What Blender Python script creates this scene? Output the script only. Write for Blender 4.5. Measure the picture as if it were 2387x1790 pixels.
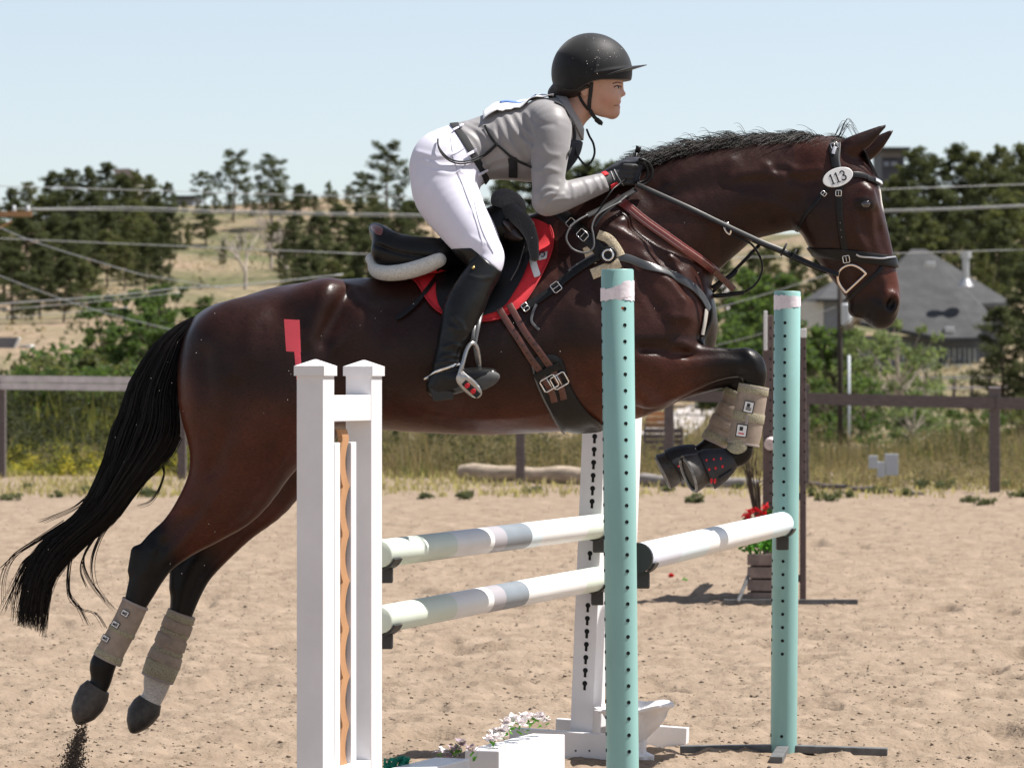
import bpy, bmesh, math, random
import numpy as np
from mathutils import Vector, Matrix
from mathutils.bvhtree import BVHTree
import openvdb as vdb

for o in list(bpy.data.objects):
    bpy.data.objects.remove(o, do_unlink=True)
rnd = random.Random(7)
nrs = np.random.RandomState(11)
scene = bpy.context.scene
COL = scene.collection
R = math.radians

# ---------------------------------------------------------------- camera, light, exposure
FPX = 9024.0            # focal length measured in photo pixels (photo is 2387 px wide)
CX, CY = 1193.5, 895.0
CAMH = 1.37
cam_d = bpy.data.cameras.new('camera')
cam = bpy.data.objects.new('camera', cam_d); COL.objects.link(cam)
cam.location = (0, 0, CAMH); cam.rotation_euler = (R(90), 0, 0)
cam_d.sensor_width = 36; cam_d.lens = 36 * FPX / 2387.0
cam_d.clip_start = 0.5; cam_d.clip_end = 6000
cam_d.dof.use_dof = True; cam_d.dof.focus_distance = 12.7; cam_d.dof.aperture_fstop = 9.5
scene.camera = cam

SUN_EL, SUN_AZ = R(61), R(6)      # azimuth measured from +X towards +Y
sd = Vector((math.cos(SUN_EL) * math.cos(SUN_AZ), math.cos(SUN_EL) * math.sin(SUN_AZ), math.sin(SUN_EL)))
sun_d = bpy.data.lights.new('sun', 'SUN'); sun_d.energy = 4.75; sun_d.angle = R(0.53)
sun_d.color = (1.0, 0.955, 0.9)
sun = bpy.data.objects.new('sun', sun_d); COL.objects.link(sun)
sun.rotation_euler = sd.to_track_quat('Z', 'Y').to_euler(); sun.location = (30, 5, 60)

world = bpy.data.worlds.new('World'); scene.world = world; world.use_nodes = True
wt = world.node_tree; bg = wt.nodes['Background']
sky = wt.nodes.new('ShaderNodeTexSky'); sky.sky_type = 'NISHITA'; sky.sun_disc = False
sky.sun_elevation = SUN_EL
sky.sun_rotation = math.atan2(sd.x, sd.y)
sky.altitude = 1800; sky.air_density = 1.0; sky.dust_density = 2.2; sky.ozone_density = 1.0
mxs = wt.nodes.new('ShaderNodeHueSaturation'); mxs.inputs['Saturation'].default_value = 0.62
wt.links.new(sky.outputs[0], mxs.inputs['Color']); wt.links.new(mxs.outputs[0], bg.inputs[0]); bg.inputs[1].default_value = 0.082
vs = scene.view_settings
vs.view_transform = 'Standard'; vs.look = 'None'; vs.gamma = 1; vs.use_curve_mapping = False
vs.exposure = 0.86

# ---------------------------------------------------------------- helpers
def P(x, y, Y):
    """photo pixel at distance Y -> world point"""
    return Vector(((x - CX) * Y / FPX, Y, CAMH - (y - CY) * Y / FPX))

Y0 = 12.8; SC = FPX / Y0           # the horse's plane, 705 px per metre
def W2(x, y, w):
    """photo pixel at depth w (px units behind the horse's plane)"""
    return P(x, y, Y0 + w / SC)
def to_px(p):
    return (CX + p.x * FPX / p.y, CY - (p.z - CAMH) * FPX / p.y)

def tag(o, label=None, cat=None, group=None, kind=None):
    if label: o['label'] = label
    if cat: o['category'] = cat
    if group: o['group'] = group
    if kind: o['kind'] = kind
    return o

def empty(name, loc, label, cat, group=None, rz=0):
    o = bpy.data.objects.new(name, None); COL.objects.link(o)
    o.location = loc; o.rotation_euler = (0, 0, rz); o.empty_display_size = 0.1
    tag(o, label, cat, group)
    return o

def link(name, me, m=None, parent=None, smooth=True):
    o = bpy.data.objects.new(name, me); COL.objects.link(o)
    if m is not None:
        if isinstance(m, (list, tuple)):
            for q in m: me.materials.append(q)
        else: me.materials.append(m)
    if parent is not None:
        o.parent = parent
        o.matrix_parent_inverse = mat_world(parent).inverted()
    if smooth and len(me.polygons):
        me.polygons.foreach_set('use_smooth', [True] * len(me.polygons))
    return o

def mat_world(o):
    M = o.matrix_basis.copy()
    if o.parent: M = mat_world(o.parent) @ o.matrix_parent_inverse @ M
    return M

def from_bm(name, bm, m=None, parent=None, smooth=False, auto=None):
    bmesh.ops.recalc_face_normals(bm, faces=bm.faces)
    me = bpy.data.meshes.new(name); bm.to_mesh(me); bm.free()
    o = link(name, me, m, parent, smooth)
    if auto: 
        me.set_sharp_from_angle(angle=R(auto))
    return o

def from_np(name, V, F, m=None, parent=None, smooth=True):
    me = bpy.data.meshes.new(name); me.from_pydata([tuple(v) for v in V], [], [tuple(f) for f in F]); me.update()
    return link(name, me, m, parent, smooth)

def box(bm, c, s, M=None, bev=0.0):
    """axis box centred c, size s, optional matrix"""
    r = bmesh.ops.create_cube(bm, size=1.0)
    vs_ = r['verts']
    for v in vs_:
        v.co = Vector((v.co.x * s[0], v.co.y * s[1], v.co.z * s[2])) + Vector(c)
    if bev > 0:
        es = list({e for v in vs_ for e in v.link_edges})
        rb = bmesh.ops.bevel(bm, geom=es, offset=bev, segments=2, profile=0.5, affect='EDGES')
        vs_ = list({v for f in rb['faces'] for v in f.verts} | {v for v in vs_ if v.is_valid})
    if M is not None:
        for v in vs_: v.co = M @ v.co
    return vs_

def frame(d, up=Vector((0, 0, 1))):
    d = d.normalized()
    s = d.cross(up)
    if s.length < 1e-5: s = d.cross(Vector((0, 1, 0)))
    s.normalize(); u = s.cross(d).normalized()
    return d, s, u

def tube(bm, pts, r, n=8, cap=True, flat=1.0, up=Vector((0, 1, 0))):
    """tube through pts; r number or list; flat scales second axis"""
    rings = []
    N = len(pts)
    ps = [Vector(p) for p in pts]
    for i in range(N):
        d = ps[min(i + 1, N - 1)] - ps[max(i - 1, 0)]
        if d.length < 1e-9: d = Vector((0, 0, 1))
        d, s, u = frame(d, up)
        rr = r[i] if isinstance(r, (list, tuple)) else r
        rings.append([bm.verts.new(ps[i] + s * (rr * math.cos(2 * math.pi * k / n)) + u * (rr * flat * math.sin(2 * math.pi * k / n))) for k in range(n)])
    for i in range(N - 1):
        for k in range(n):
            bm.faces.new((rings[i][k], rings[i][(k + 1) % n], rings[i + 1][(k + 1) % n], rings[i + 1][k]))
    if cap:
        try:
            bm.faces.new(rings[0][::-1]); bm.faces.new(rings[-1])
        except ValueError: pass
    return rings

def crom(pts, sub=6, closed=False):
    """Catmull-Rom through tuples of any length"""
    P_ = [np.array(p, float) for p in pts]
    n = len(P_)
    if n < 3 and not closed:
        return [tuple(P_[0] + (P_[1] - P_[0]) * t / sub) for t in range(sub + 1)]
    out = []
    rng = range(n if closed else n - 1)
    for i in rng:
        p1 = P_[i]; p2 = P_[(i + 1) % n]
        p0 = P_[(i - 1) % n] if (closed or i > 0) else 2 * p1 - p2
        p3 = P_[(i + 2) % n] if (closed or i + 2 < n) else 2 * p2 - p1
        for s in range(sub):
            t = s / sub
            out.append(tuple(0.5 * ((2 * p1) + (-p0 + p2) * t + (2 * p0 - 5 * p1 + 4 * p2 - p3) * t * t + (-p0 + 3 * p1 - 3 * p2 + p3) * t ** 3)))
    if not closed: out.append(tuple(P_[-1]))
    return out

# ---------------------------------------------------------------- materials
MATS = {}
def mat(name, col, rough=0.6, spec=0.5, metal=0.0, var=0.0, vscale=20.0, bump=0.0, bscale=60.0, bdist=0.004,
        coat=0.0, coat_r=0.2, sheen=0.0, col2=None, stretch=None, detail=6.0, attr=None, sss=0.0, trans=0.0, rvar=0.0, extra=None):
    if name in MATS: return MATS[name]
    m = bpy.data.materials.new(name); m.use_nodes = True; MATS[name] = m
    nt = m.node_tree; b = nt.nodes['Principled BSDF']; L = nt.links
    b.inputs['Base Color'].default_value = (*col, 1); b.inputs['Roughness'].default_value = rough
    b.inputs['Specular IOR Level'].default_value = spec; b.inputs['Metallic'].default_value = metal
    b.inputs['Coat Weight'].default_value = coat; b.inputs['Coat Roughness'].default_value = coat_r
    b.inputs['Sheen Weight'].default_value = sheen
    if sss: 
        b.inputs['Subsurface Weight'].default_value = sss; b.inputs['Subsurface Radius'].default_value = (0.012, 0.005, 0.003)
        b.inputs['Subsurface Scale'].default_value = 1.0
    tc = nt.nodes.new('ShaderNodeTexCoord'); mp = nt.nodes.new('ShaderNodeMapping')
    L.new(tc.outputs['Object'], mp.inputs[0])
    if stretch: mp.inputs['Scale'].default_value = stretch
    colsock = None
    if attr:
        at = nt.nodes.new('ShaderNodeAttribute'); at.attribute_name = attr; colsock = at.outputs['Color']
    if var > 0 or col2 is not None:
        nz = nt.nodes.new('ShaderNodeTexNoise'); nz.inputs['Scale'].default_value = vscale; nz.inputs['Detail'].default_value = detail
        nz.inputs['Roughness'].default_value = 0.6
        L.new(mp.outputs[0], nz.inputs['Vector'])
        rp = nt.nodes.new('ShaderNodeMapRange'); rp.inputs['From Min'].default_value = 0.32; rp.inputs['From Max'].default_value = 0.68
        L.new(nz.outputs['Fac'], rp.inputs['Value'])
        mx = nt.nodes.new('ShaderNodeMix'); mx.data_type = 'RGBA'
        if attr:
            hs = nt.nodes.new('ShaderNodeMix'); hs.data_type = 'RGBA'; hs.blend_type = 'MULTIPLY'; hs.inputs[0].default_value = 1
            v = 1 - var
            mx.inputs[6].default_value = (v, v, v, 1); mx.inputs[7].default_value = (1 + var * .6,) * 3 + (1,)
            L.new(rp.outputs[0], mx.inputs[0]); L.new(colsock, hs.inputs[6]); L.new(mx.outputs[2], hs.inputs[7]); colsock = hs.outputs[2]
        else:
            c2 = col2 if col2 is not None else tuple(c * (1 - var) for c in col)
            c1 = col if col2 is not None else tuple(min(1, c * (1 + var * .5)) for c in col)
            mx.inputs[6].default_value = (*c1, 1); mx.inputs[7].default_value = (*c2, 1)
            L.new(rp.outputs[0], mx.inputs[0]); colsock = mx.outputs[2]
        if rvar > 0:
            r2 = nt.nodes.new('ShaderNodeMapRange'); r2.inputs['To Min'].default_value = rough - rvar; r2.inputs['To Max'].default_value = rough + rvar
            L.new(nz.outputs['Fac'], r2.inputs['Value']); L.new(r2.outputs[0], b.inputs['Roughness'])
    if colsock is not None: L.new(colsock, b.inputs['Base Color'])
    if bump > 0:
        n2 = nt.nodes.new('ShaderNodeTexNoise'); n2.inputs['Scale'].default_value = bscale; n2.inputs['Detail'].default_value = 5
        L.new(mp.outputs[0], n2.inputs['Vector'])
        bp = nt.nodes.new('ShaderNodeBump'); bp.inputs['Strength'].default_value = bump; bp.inputs['Distance'].default_value = bdist
        L.new(n2.outputs['Fac'], bp.inputs['Height']); L.new(bp.outputs[0], b.inputs['Normal'])
    if extra: extra(nt, b, mp, colsock)
    return m

# ---------------------------------------------------------------- implicit modelling
class Field:
    """scalar field in photo-pixel units; u right, v down, w away from the camera"""
    def __init__(s, b, h):
        s.b = b; s.h = h
        s.u = np.arange(b[0], b[1], h, dtype=np.float32); s.v = np.arange(b[2], b[3], h, dtype=np.float32); s.w = np.arange(b[4], b[5], h, dtype=np.float32)
        s.F = np.full((len(s.u), len(s.v), len(s.w)), 60.0, np.float32)
    def sl(s, lo, hi):
        r = []
        for a, l, h_ in ((s.u, lo[0], hi[0]), (s.v, lo[1], hi[1]), (s.w, lo[2], hi[2])):
            i0 = max(0, int((l - a[0]) / s.h)); i1 = min(len(a), int((h_ - a[0]) / s.h) + 2)
            r.append(slice(i0, max(i0, i1)))
        return tuple(r)
    def combine(s, sl_, d, k, op):
        F = s.F[sl_]
        if op == 'add':
            hh = np.maximum(k - np.abs(F - d), 0) / k
            s.F[sl_] = np.minimum(F, d) - hh * hh * k * 0.25
        elif op == 'sub':
            d = -d
            hh = np.maximum(k - np.abs(F - d), 0) / k
            s.F[sl_] = np.maximum(F, d) + hh * hh * k * 0.25
        elif op == 'swell':     # push the surface out smoothly where d<0
            s.F[sl_] = F - k * np.clip(-d, 0, 1)
    def segdist(s, sl_, a, b):
        U = s.u[sl_[0]][:, None, None]; V = s.v[sl_[1]][None, :, None]; W = s.w[sl_[2]][None, None, :]
        dx, dy, dw = b[0] - a[0], b[1] - a[1], b[2] - a[2]
        L2 = dx * dx + dy * dy + dw * dw + 1e-6
        t = np.clip(((U - a[0]) * dx + (V - a[1]) * dy + (W - a[2]) * dw) / L2, 0, 1)
        r = a[3] + (b[3] - a[3]) * t; rw = a[4] + (b[4] - a[4]) * t
        p2 = (U - a[0] - dx * t) ** 2 + (V - a[1] - dy * t) ** 2; w2 = (W - a[2] - dw * t) ** 2
        q = np.sqrt(p2 / r ** 2 + w2 / rw ** 2); g = np.sqrt(p2 / r ** 4 + w2 / rw ** 4) + 1e-6
        return np.where(q < 0.02, -np.minimum(r, rw), q * (q - 1) / g)
    def chain(s, st, k=20, op='add', sub=4, persp=True):
        """st: (x,y,w,r,rw)"""
        pts = []
        for q in st:
            x, y, w, r, rw = q
            if persp:
                f = 1 + w / FPX; x = CX + (x - CX) * f; y = CY + (y - CY) * f; r = r * f; rw = rw * f
            pts.append((x, y, w, r, rw))
        if len(pts) > 2 and sub > 1: pts = crom(pts, sub)
        # union the chain by itself first (hard min), then blend
        pad = k + 14 + s.h * 2
        A = np.array(pts)
        lo = (A[:, :2] - A[:, 3:4]).min(0); hi = (A[:, :2] + A[:, 3:4]).max(0)
        lo = (lo[0] - pad, lo[1] - pad, (A[:, 2] - A[:, 4]).min() - pad); hi = (hi[0] + pad, hi[1] + pad, (A[:, 2] + A[:, 4]).max() + pad)
        S = s.sl(lo, hi)
        shp = s.F[S].shape
        if 0 in shp: return
        D = np.full(shp, 60.0, np.float32)
        off = [q.start for q in S]
        for a, b in zip(pts[:-1], pts[1:]):
            m = max(a[3], b[3]) + pad; mw = max(a[4], b[4]) + pad
            l = (min(a[0], b[0]) - m, min(a[1], b[1]) - m, min(a[2], b[2]) - mw); h_ = (max(a[0], b[0]) + m, max(a[1], b[1]) + m, max(a[2], b[2]) + mw)
            q = s.sl(l, h_)
            q = tuple(slice(max(x.start, y.start), min(x.stop, y.stop)) for x, y in zip(q, S))
            if any(x.stop <= x.start for x in q): continue
            d = s.segdist(q, a, b)
            ql = tuple(slice(x.start - o_, x.stop - o_) for x, o_ in zip(q, off))
            D[ql] = np.minimum(D[ql], d)
        s.combine(S, D, k, op)
    def ell(s, c, r, ang=0.0, k=20, op='add', persp=True, tilt=0.0):
        """ellipsoid: c=(x,y,w), r=(ra,rb,rw), rotated by ang (degrees) in the image plane"""
        x, y, w = c
        if persp:
            f = 1 + w / FPX; x = CX + (x - CX) * f; y = CY + (y - CY) * f
        m = max(r) + k + 14
        S = s.sl((x - m, y - m, w - m), (x + m, y + m, w + m))
        if 0 in s.F[S].shape: return
        U = s.u[S[0]][:, None, None] - x; V = s.v[S[1]][None, :, None] - y; W = s.w[S[2]][None, None, :] - w
        ca, sa = math.cos(R(ang)), math.sin(R(ang))
        a = U * ca + V * sa; b = -U * sa + V * ca
        if tilt:
            ct, st_ = math.cos(R(tilt)), math.sin(R(tilt)); a, W = a * ct + W * st_, -a * st_ + W * ct
        q = np.sqrt(a * a / r[0] ** 2 + b * b / r[1] ** 2 + W * W / r[2] ** 2)
        g = np.sqrt(a * a / r[0] ** 4 + b * b / r[1] ** 4 + W * W / r[2] ** 4) + 1e-6
        d = np.where(q < 0.02, -min(r), q * (q - 1) / g)
        s.combine(S, d, k, op)
    def plane(s, x, y, nx, ny, nw=0.0, w=0.0):
        """signed distance grid of a half space, negative inside (against the normal)"""
        n = math.sqrt(nx * nx + ny * ny + nw * nw)
        return ((s.u[:, None, None] - x) * nx + (s.v[None, :, None] - y) * ny + (s.w[None, None, :] - w) * nw) / n
    def blur(s, F, n=1):
        for _ in range(n):
            for ax in range(3):
                G = np.take(F, [0] + list(range(F.shape[ax] - 1)), ax) + 2 * F + np.take(F, list(range(1, F.shape[ax])) + [F.shape[ax] - 1], ax)
                F = G * 0.25
        return F
    def mesh(s, F=None, blur=1, iso=0.0):
        F = s.F if F is None else F
        if blur: F = s.blur(F, blur)
        F = np.ascontiguousarray(F.astype(np.float32))
        for ax in range(3):      # close at the borders
            idx = [slice(None)] * 3; idx[ax] = 0; F[tuple(idx)] = 30; idx[ax] = -1; F[tuple(idx)] = 30
        g = vdb.FloatGrid(60.0); g.copyFromArray(np.clip(F, -30, 59))
        pts, tris, quads = g.convertToPolygons(iso, 0.0)
        P_ = np.empty_like(pts, dtype=np.float64)
        P_[:, 0] = s.b[0] + pts[:, 0] * s.h; P_[:, 1] = s.b[2] + pts[:, 1] * s.h; P_[:, 2] = s.b[4] + pts[:, 2] * s.h
        return P_, tris, quads

def px_world(A):
    """field coords (already perspective-compensated) -> world"""
    B = np.empty((len(A), 3)); B[:, 0] = (A[:, 0] - CX) / SC; B[:, 1] = Y0 + A[:, 2] / SC; B[:, 2] = CAMH - (A[:, 1] - CY) / SC
    return B

def field_obj(name, fld, m, parent=None, F=None, blur=1, color=None, smooth_it=0, keep=0):
    A, tris, quads = fld.mesh(F, blur)
    W_ = px_world(A)
    me = bpy.data.meshes.new(name)
    nt_, nq = len(tris), len(quads)
    me.vertices.add(len(W_)); me.vertices.foreach_set('co', W_.ravel())
    loops = np.concatenate([tris.ravel(), quads.ravel()]).astype(np.int32)
    me.loops.add(len(loops)); me.loops.foreach_set('vertex_index', loops)
    me.polygons.add(nt_ + nq)
    ls = np.concatenate([np.arange(nt_) * 3, nt_ * 3 + np.arange(nq) * 4]).astype(np.int32)
    me.polygons.foreach_set('loop_start', ls)
    me.update(calc_edges=True); me.validate()
    bm = bmesh.new(); bm.from_mesh(me)
    if keep:   # drop crumbs smaller than keep faces
        seen = set(); drop = []
        for f in bm.faces:
            if f.index in seen: continue
            st = [f]; isl = []; seen.add(f.index)
            while st:
                g = st.pop(); isl.append(g)
                for e in g.edges:
                    for h in e.link_faces:
                        if h.index not in seen: seen.add(h.index); st.append(h)
            if len(isl) < keep: drop += isl
        if drop: bmesh.ops.delete(bm, geom=drop, context='FACES')
    bmesh.ops.recalc_face_normals(bm, faces=bm.faces)
    if smooth_it:
        for _ in range(smooth_it): bmesh.ops.smooth_vert(bm, verts=bm.verts, factor=0.5, use_axis_x=True, use_axis_y=True, use_axis_z=True)
    bm.to_mesh(me); bm.free()
    o = link(name, me, m, parent)
    if color is not None:
        co = np.empty(len(me.vertices) * 3); me.vertices.foreach_get('co', co); co = co.reshape(-1, 3)
        px = CX + co[:, 0] * FPX / co[:, 1]; py = CY - (co[:, 2] - CAMH) * FPX / co[:, 1]; pw = (co[:, 1] - Y0) * SC
        c = color(px, py, pw)
        at = me.color_attributes.new('coat', 'FLOAT_COLOR', 'POINT')
        at.data.foreach_set('color', np.concatenate([c, np.ones((len(c), 1))], 1).ravel())
    return o

def bvh_of(*objs):
    V = []; Fc = []
    for o in objs:
        k = len(V); M = mat_world(o)
        V += [M @ v.co for v in o.data.vertices]; Fc += [tuple(i + k for i in p.vertices) for p in o.data.polygons]
    return BVHTree.FromPolygons(V, Fc)

CAMP = Vector((0, 0, CAMH))
def hit(bv, x, y, w=None):
    d = (P(x, y, 10.0) - CAMP).normalized()
    loc, nor, idx, dist = bv.ray_cast(CAMP, d)
    if loc is None:
        if w is None:
            return None, None
        return W2(x, y, w), Vector((0, -1, 0))
    if nor.dot(d) > 0: nor = -nor
    return loc, nor

def ribbon(bm, pts, nors, width, th):
    """strap with real thickness: pts centre line, nors outward normals"""
    N = len(pts); rings = []
    for i in range(N):
        t = (pts[min(i + 1, N - 1)] - pts[max(i - 1, 0)])
        if t.length < 1e-9: t = Vector((1, 0, 0))
        t.normalize(); n = nors[i]; n = (n - t * n.dot(t)).normalized(); s_ = t.cross(n)
        wd = (width[i] if isinstance(width, (list, tuple)) else width) / 2
        p = pts[i]
        e = th * 0.3
        rings.append([bm.verts.new(p + s_ * a + n * b) for a, b in ((-wd, -th * .3), (-wd, th * .35), (-wd + e, th * .5), (wd - e, th * .5), (wd, th * .35), (wd, -th * .3))])
    for i in range(N - 1):
        for k in range(6):
            bm.faces.new((rings[i][k], rings[i][(k + 1) % 6], rings[i + 1][(k + 1) % 6], rings[i + 1][k]))
    bm.faces.new(rings[0][::-1]); bm.faces.new(rings[-1])

def smooth_vecs(vs_, n=2):
    for _ in range(n):
        vs_ = [vs_[0]] + [(vs_[i - 1] + vs_[i] * 2 + vs_[i + 1]) / 4 for i in range(1, len(vs_) - 1)] + [vs_[-1]]
    return vs_

def strap(name, bv, pts2, width_px, m, parent=None, th=0.004, off=0.002, w=None, sub=6, sm=2, bm=None):
    """strap laid on the surface behind the given photo pixels; points may carry a third value: extra lift in metres"""
    pp = crom([(*p, 0.0) if len(p) == 2 else p for p in pts2], sub)
    ps, ns = [], []
    for x, y, lift in pp:
        a, n = hit(bv, x, y, w)
        if a is None: continue
        ps.append(a + n * (off + lift)); ns.append(n)
    ps = smooth_vecs(ps, sm); ns = [n.normalized() for n in smooth_vecs(ns, 3)]
    own = bm is None
    if own: bm = bmesh.new()
    ribbon(bm, ps, ns, width_px / SC, th)
    if own: return from_bm(name, bm, m, parent, smooth=True, auto=40)

def wrap(name, bv, c, ang, width_px, m, parent=None, th=0.005, off=0.002, rad=300, a0=0, a1=360, n=48, wc=0.0, bm=None, rnd_=False):
    """band round a limb/head/body through photo point c; ang = direction (deg, photo) of the band's line across the limb"""
    C = W2(c[0], c[1], wc)
    dx = Vector((math.cos(R(ang)), 0, -math.sin(R(ang)))); dy = Vector((0, 1, 0))
    ps, ns = [], []
    for i in range(n + 1):
        t = R(a0 + (a1 - a0) * i / n)
        d = dx * math.cos(t) - dy * math.sin(t)
        O = C + d * (rad / SC)
        loc, nor, idx, dist = bv.ray_cast(O, -d)
        if loc is None: continue
        if nor.dot(d) < 0: nor = -nor
        ps.append(loc + nor * off); ns.append(nor)
    ps = smooth_vecs(ps, 2); ns = [q.normalized() for q in smooth_vecs(ns, 3)]
    own = bm is None
    if own: bm = bmesh.new()
    if rnd_: tube(bm, ps, width_px / SC / 2, 10, cap=True)
    else: ribbon(bm, ps, ns, width_px / SC, th)
    if own: return from_bm(name, bm, m, parent, smooth=True, auto=40)

def loft(bm, st, n=20, cap=True):
    """st: (x,y,w,r,rw) px stations; rings perpendicular to the axis in the image plane"""
    C = [W2(a[0], a[1], a[2]) for a in st]; rings = []
    for i, a in enumerate(st):
        t = C[min(i + 1, len(C) - 1)] - C[max(i - 1, 0)]
        if t.length < 1e-7: t = rings_t
        t.normalize(); rings_t = t
        s_ = Vector((0, 1, 0)).cross(t).normalized(); d = t.cross(s_).normalized()
        rings.append([bm.verts.new(C[i] + s_ * (a[3] / SC * math.cos(2 * math.pi * k / n)) + d * (a[4] / SC * math.sin(2 * math.pi * k / n))) for k in range(n)])
    for i in range(len(st) - 1):
        for k in range(n):
            bm.faces.new((rings[i][k], rings[i][(k + 1) % n], rings[i + 1][(k + 1) % n], rings[i + 1][k]))
    if cap:
        bm.faces.new(rings[0][::-1]); bm.faces.new(rings[-1])
    return rings
# ================================================================= GROUND, HILL, TREES
def sstep(a, b, v):
    t = np.clip((v - a) / (b - a), 0, 1); return t * t * (3 - 2 * t)
_G = nrs.rand(256, 256).astype(np.float32)
def vnoise(x, y):
    xi = np.floor(x).astype(int); yi = np.floor(y).astype(int); fx = x - xi; fy = y - yi
    fx = fx * fx * (3 - 2 * fx); fy = fy * fy * (3 - 2 * fy)
    a = _G[xi % 256, yi % 256]; b = _G[(xi + 1) % 256, yi % 256]; c = _G[xi % 256, (yi + 1) % 256]; d = _G[(xi + 1) % 256, (yi + 1) % 256]
    return (a * (1 - fx) + b * fx) * (1 - fy) + (c * (1 - fx) + d * fx) * fy - .5
def fbm(x, y, n=4):
    r = 0; a = 1.0
    for i in range(n): r = r + a * vnoise(x * 2 ** i + 17 * i, y * 2 ** i + 31 * i); a *= .5
    return r
LY = np.array([-4000, 59, 62, 75, 100, 150, 250, 400, 470, 700, 3000], float); LZ = np.array([-.4, -.4, 0, .2, 1.9, 5.2, 11.2, 16.5, 18.5, 17, 8], float)
RY = np.array([-4000, 59, 62, 90, 110, 160, 215, 300, 420, 470, 700, 3000], float); RZ = np.array([-.4, -.4, 0, -.1, 0, .6, 1.7, 8.5, 17.5, 20, 18, 8], float)
def terr(x, Y):
    x = np.asarray(x, float); Y = np.asarray(Y, float)
    t = sstep(-.045, .05, x / np.maximum(Y, 30))
    z = np.interp(Y, LY, LZ) * (1 - t) + np.interp(Y, RY, RZ) * t
    far = sstep(75, 200, Y)
    return z + far * (fbm(x / 34 + 5, Y / 60) * 3.4 * (0.35 + .65 * sstep(90, 220, Y)) + fbm(x / 7, Y / 12 + 3) * .55) + sstep(61, 66, Y) * fbm(x / 3, Y / 3) * .06 - .02
def grid_mesh(xs2, ys2, zf):
    nx, ny = xs2.shape
    z = zf(xs2, ys2); V = np.stack([xs2.ravel(), ys2.ravel(), z.ravel()], 1)
    i = np.arange(nx * ny).reshape(nx, ny); F = np.stack([i[:-1, :-1].ravel(), i[1:, :-1].ravel(), i[1:, 1:].ravel(), i[:-1, 1:].ravel()], 1)
    return V, F
def np_mesh(name, V, F, m, parent=None, smooth=True):
    me = bpy.data.meshes.new(name); F = np.asarray(F, np.int32); k = F.shape[1]
    me.vertices.add(len(V)); me.vertices.foreach_set('co', np.asarray(V, float).ravel())
    me.loops.add(F.size); me.loops.foreach_set('vertex_index', F.ravel()); me.polygons.add(len(F))
    me.polygons.foreach_set('loop_start', (np.arange(len(F)) * k).astype(np.int32)); me.update(calc_edges=True)
    return link(name, me, m, parent, smooth)
ys = np.concatenate([np.arange(-60, 56, 6.0), np.arange(56, 130, 1.0), np.arange(130, 480, 3.5), np.arange(480, 900, 30), [1000, 1400, 2000, 3000]])
xs = np.concatenate([[-1500, -900, -600, -400], np.arange(-300, -90, 15), np.arange(-90, 90, 1.6), np.arange(90, 301, 15), [400, 600, 900, 1500]])
XX, YY = np.meshgrid(xs, ys, indexing='ij'); V, F = grid_mesh(XX, YY, terr)
def dry_extra(nt, b, mp, cs):
    L = nt.links
    n1 = nt.nodes.new('ShaderNodeTexNoise'); n1.inputs['Scale'].default_value = .09; n1.inputs['Detail'].default_value = 8; n1.inputs['Roughness'].default_value = .65; L.new(mp.outputs[0], n1.inputs['Vector'])
    r1 = nt.nodes.new('ShaderNodeValToRGB'); e = r1.color_ramp.elements
    e[0].position = .36; e[0].color = (.10, .105, .05, 1); e[1].position = .62; e[1].color = (.27, .20, .14, 1)
    x = e.new(.5); x.color = (.205, .168, .105, 1)
    L.new(n1.outputs['Fac'], r1.inputs[0])
    n2 = nt.nodes.new('ShaderNodeTexNoise'); n2.inputs['Scale'].default_value = 2.2; n2.inputs['Detail'].default_value = 6; L.new(mp.outputs[0], n2.inputs['Vector'])
    mr = nt.nodes.new('ShaderNodeMapRange'); mr.inputs['From Min'].default_value = .3; mr.inputs['From Max'].default_value = .7; mr.inputs['To Min'].default_value = .62; mr.inputs['To Max'].default_value = 1.25; L.new(n2.outputs['Fac'], mr.inputs['Value'])
    mx = nt.nodes.new('ShaderNodeVectorMath'); mx.operation = 'SCALE'; L.new(r1.outputs[0], mx.inputs[0]); L.new(mr.outputs[0], mx.inputs['Scale']); L.new(mx.outputs[0], b.inputs['Base Color'])
M_DRY = mat('dry_grass_ground', (.3, .24, .13), rough=.95, spec=.1, bump=.8, bscale=1.5, bdist=.3, extra=dry_extra)
terrain = np_mesh('hillside', V, F, M_DRY); tag(terrain, kind='structure')

# arena sand with its own relief
M_SAND = mat('arena_sand', (.290, .224, .165), rough=.95, spec=.1, col2=(.200, .150, .108), vscale=4, detail=10, bump=.9, bscale=45, bdist=.012)
ya = np.concatenate([[-25, -10, 2, 8], 12.4 * np.exp(np.linspace(0, math.log(61.5 / 12.4), 620))])
sa = np.concatenate([np.linspace(-2.5, -.16, 12)[:-1], np.linspace(-.16, .16, 560), np.linspace(.16, 2.5, 12)[1:]])
SA, YA = np.meshgrid(sa, ya, indexing='ij'); XA = SA * np.maximum(YA, 12)
def sand_z(x, y):
    d = fbm(x * 1.3, y * 1.1 + 9, 3) * .028 + fbm(x * 6, y * 4.5, 3) * .030 + fbm(x * 20, y * 16, 2) * .018
    pit = np.clip(vnoise(x * 3.1 + 40, y * 2.6 + 8) - .27, 0, 1) * .34
    return .018 + (d - pit) * sstep(5, 12, y) * (1 - sstep(30, 56, y) * .75) 
V, F = grid_mesh(XA, YA, sand_z)
sand = np_mesh('arena_sand', V, F, M_SAND); tag(sand, kind='structure')
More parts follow.
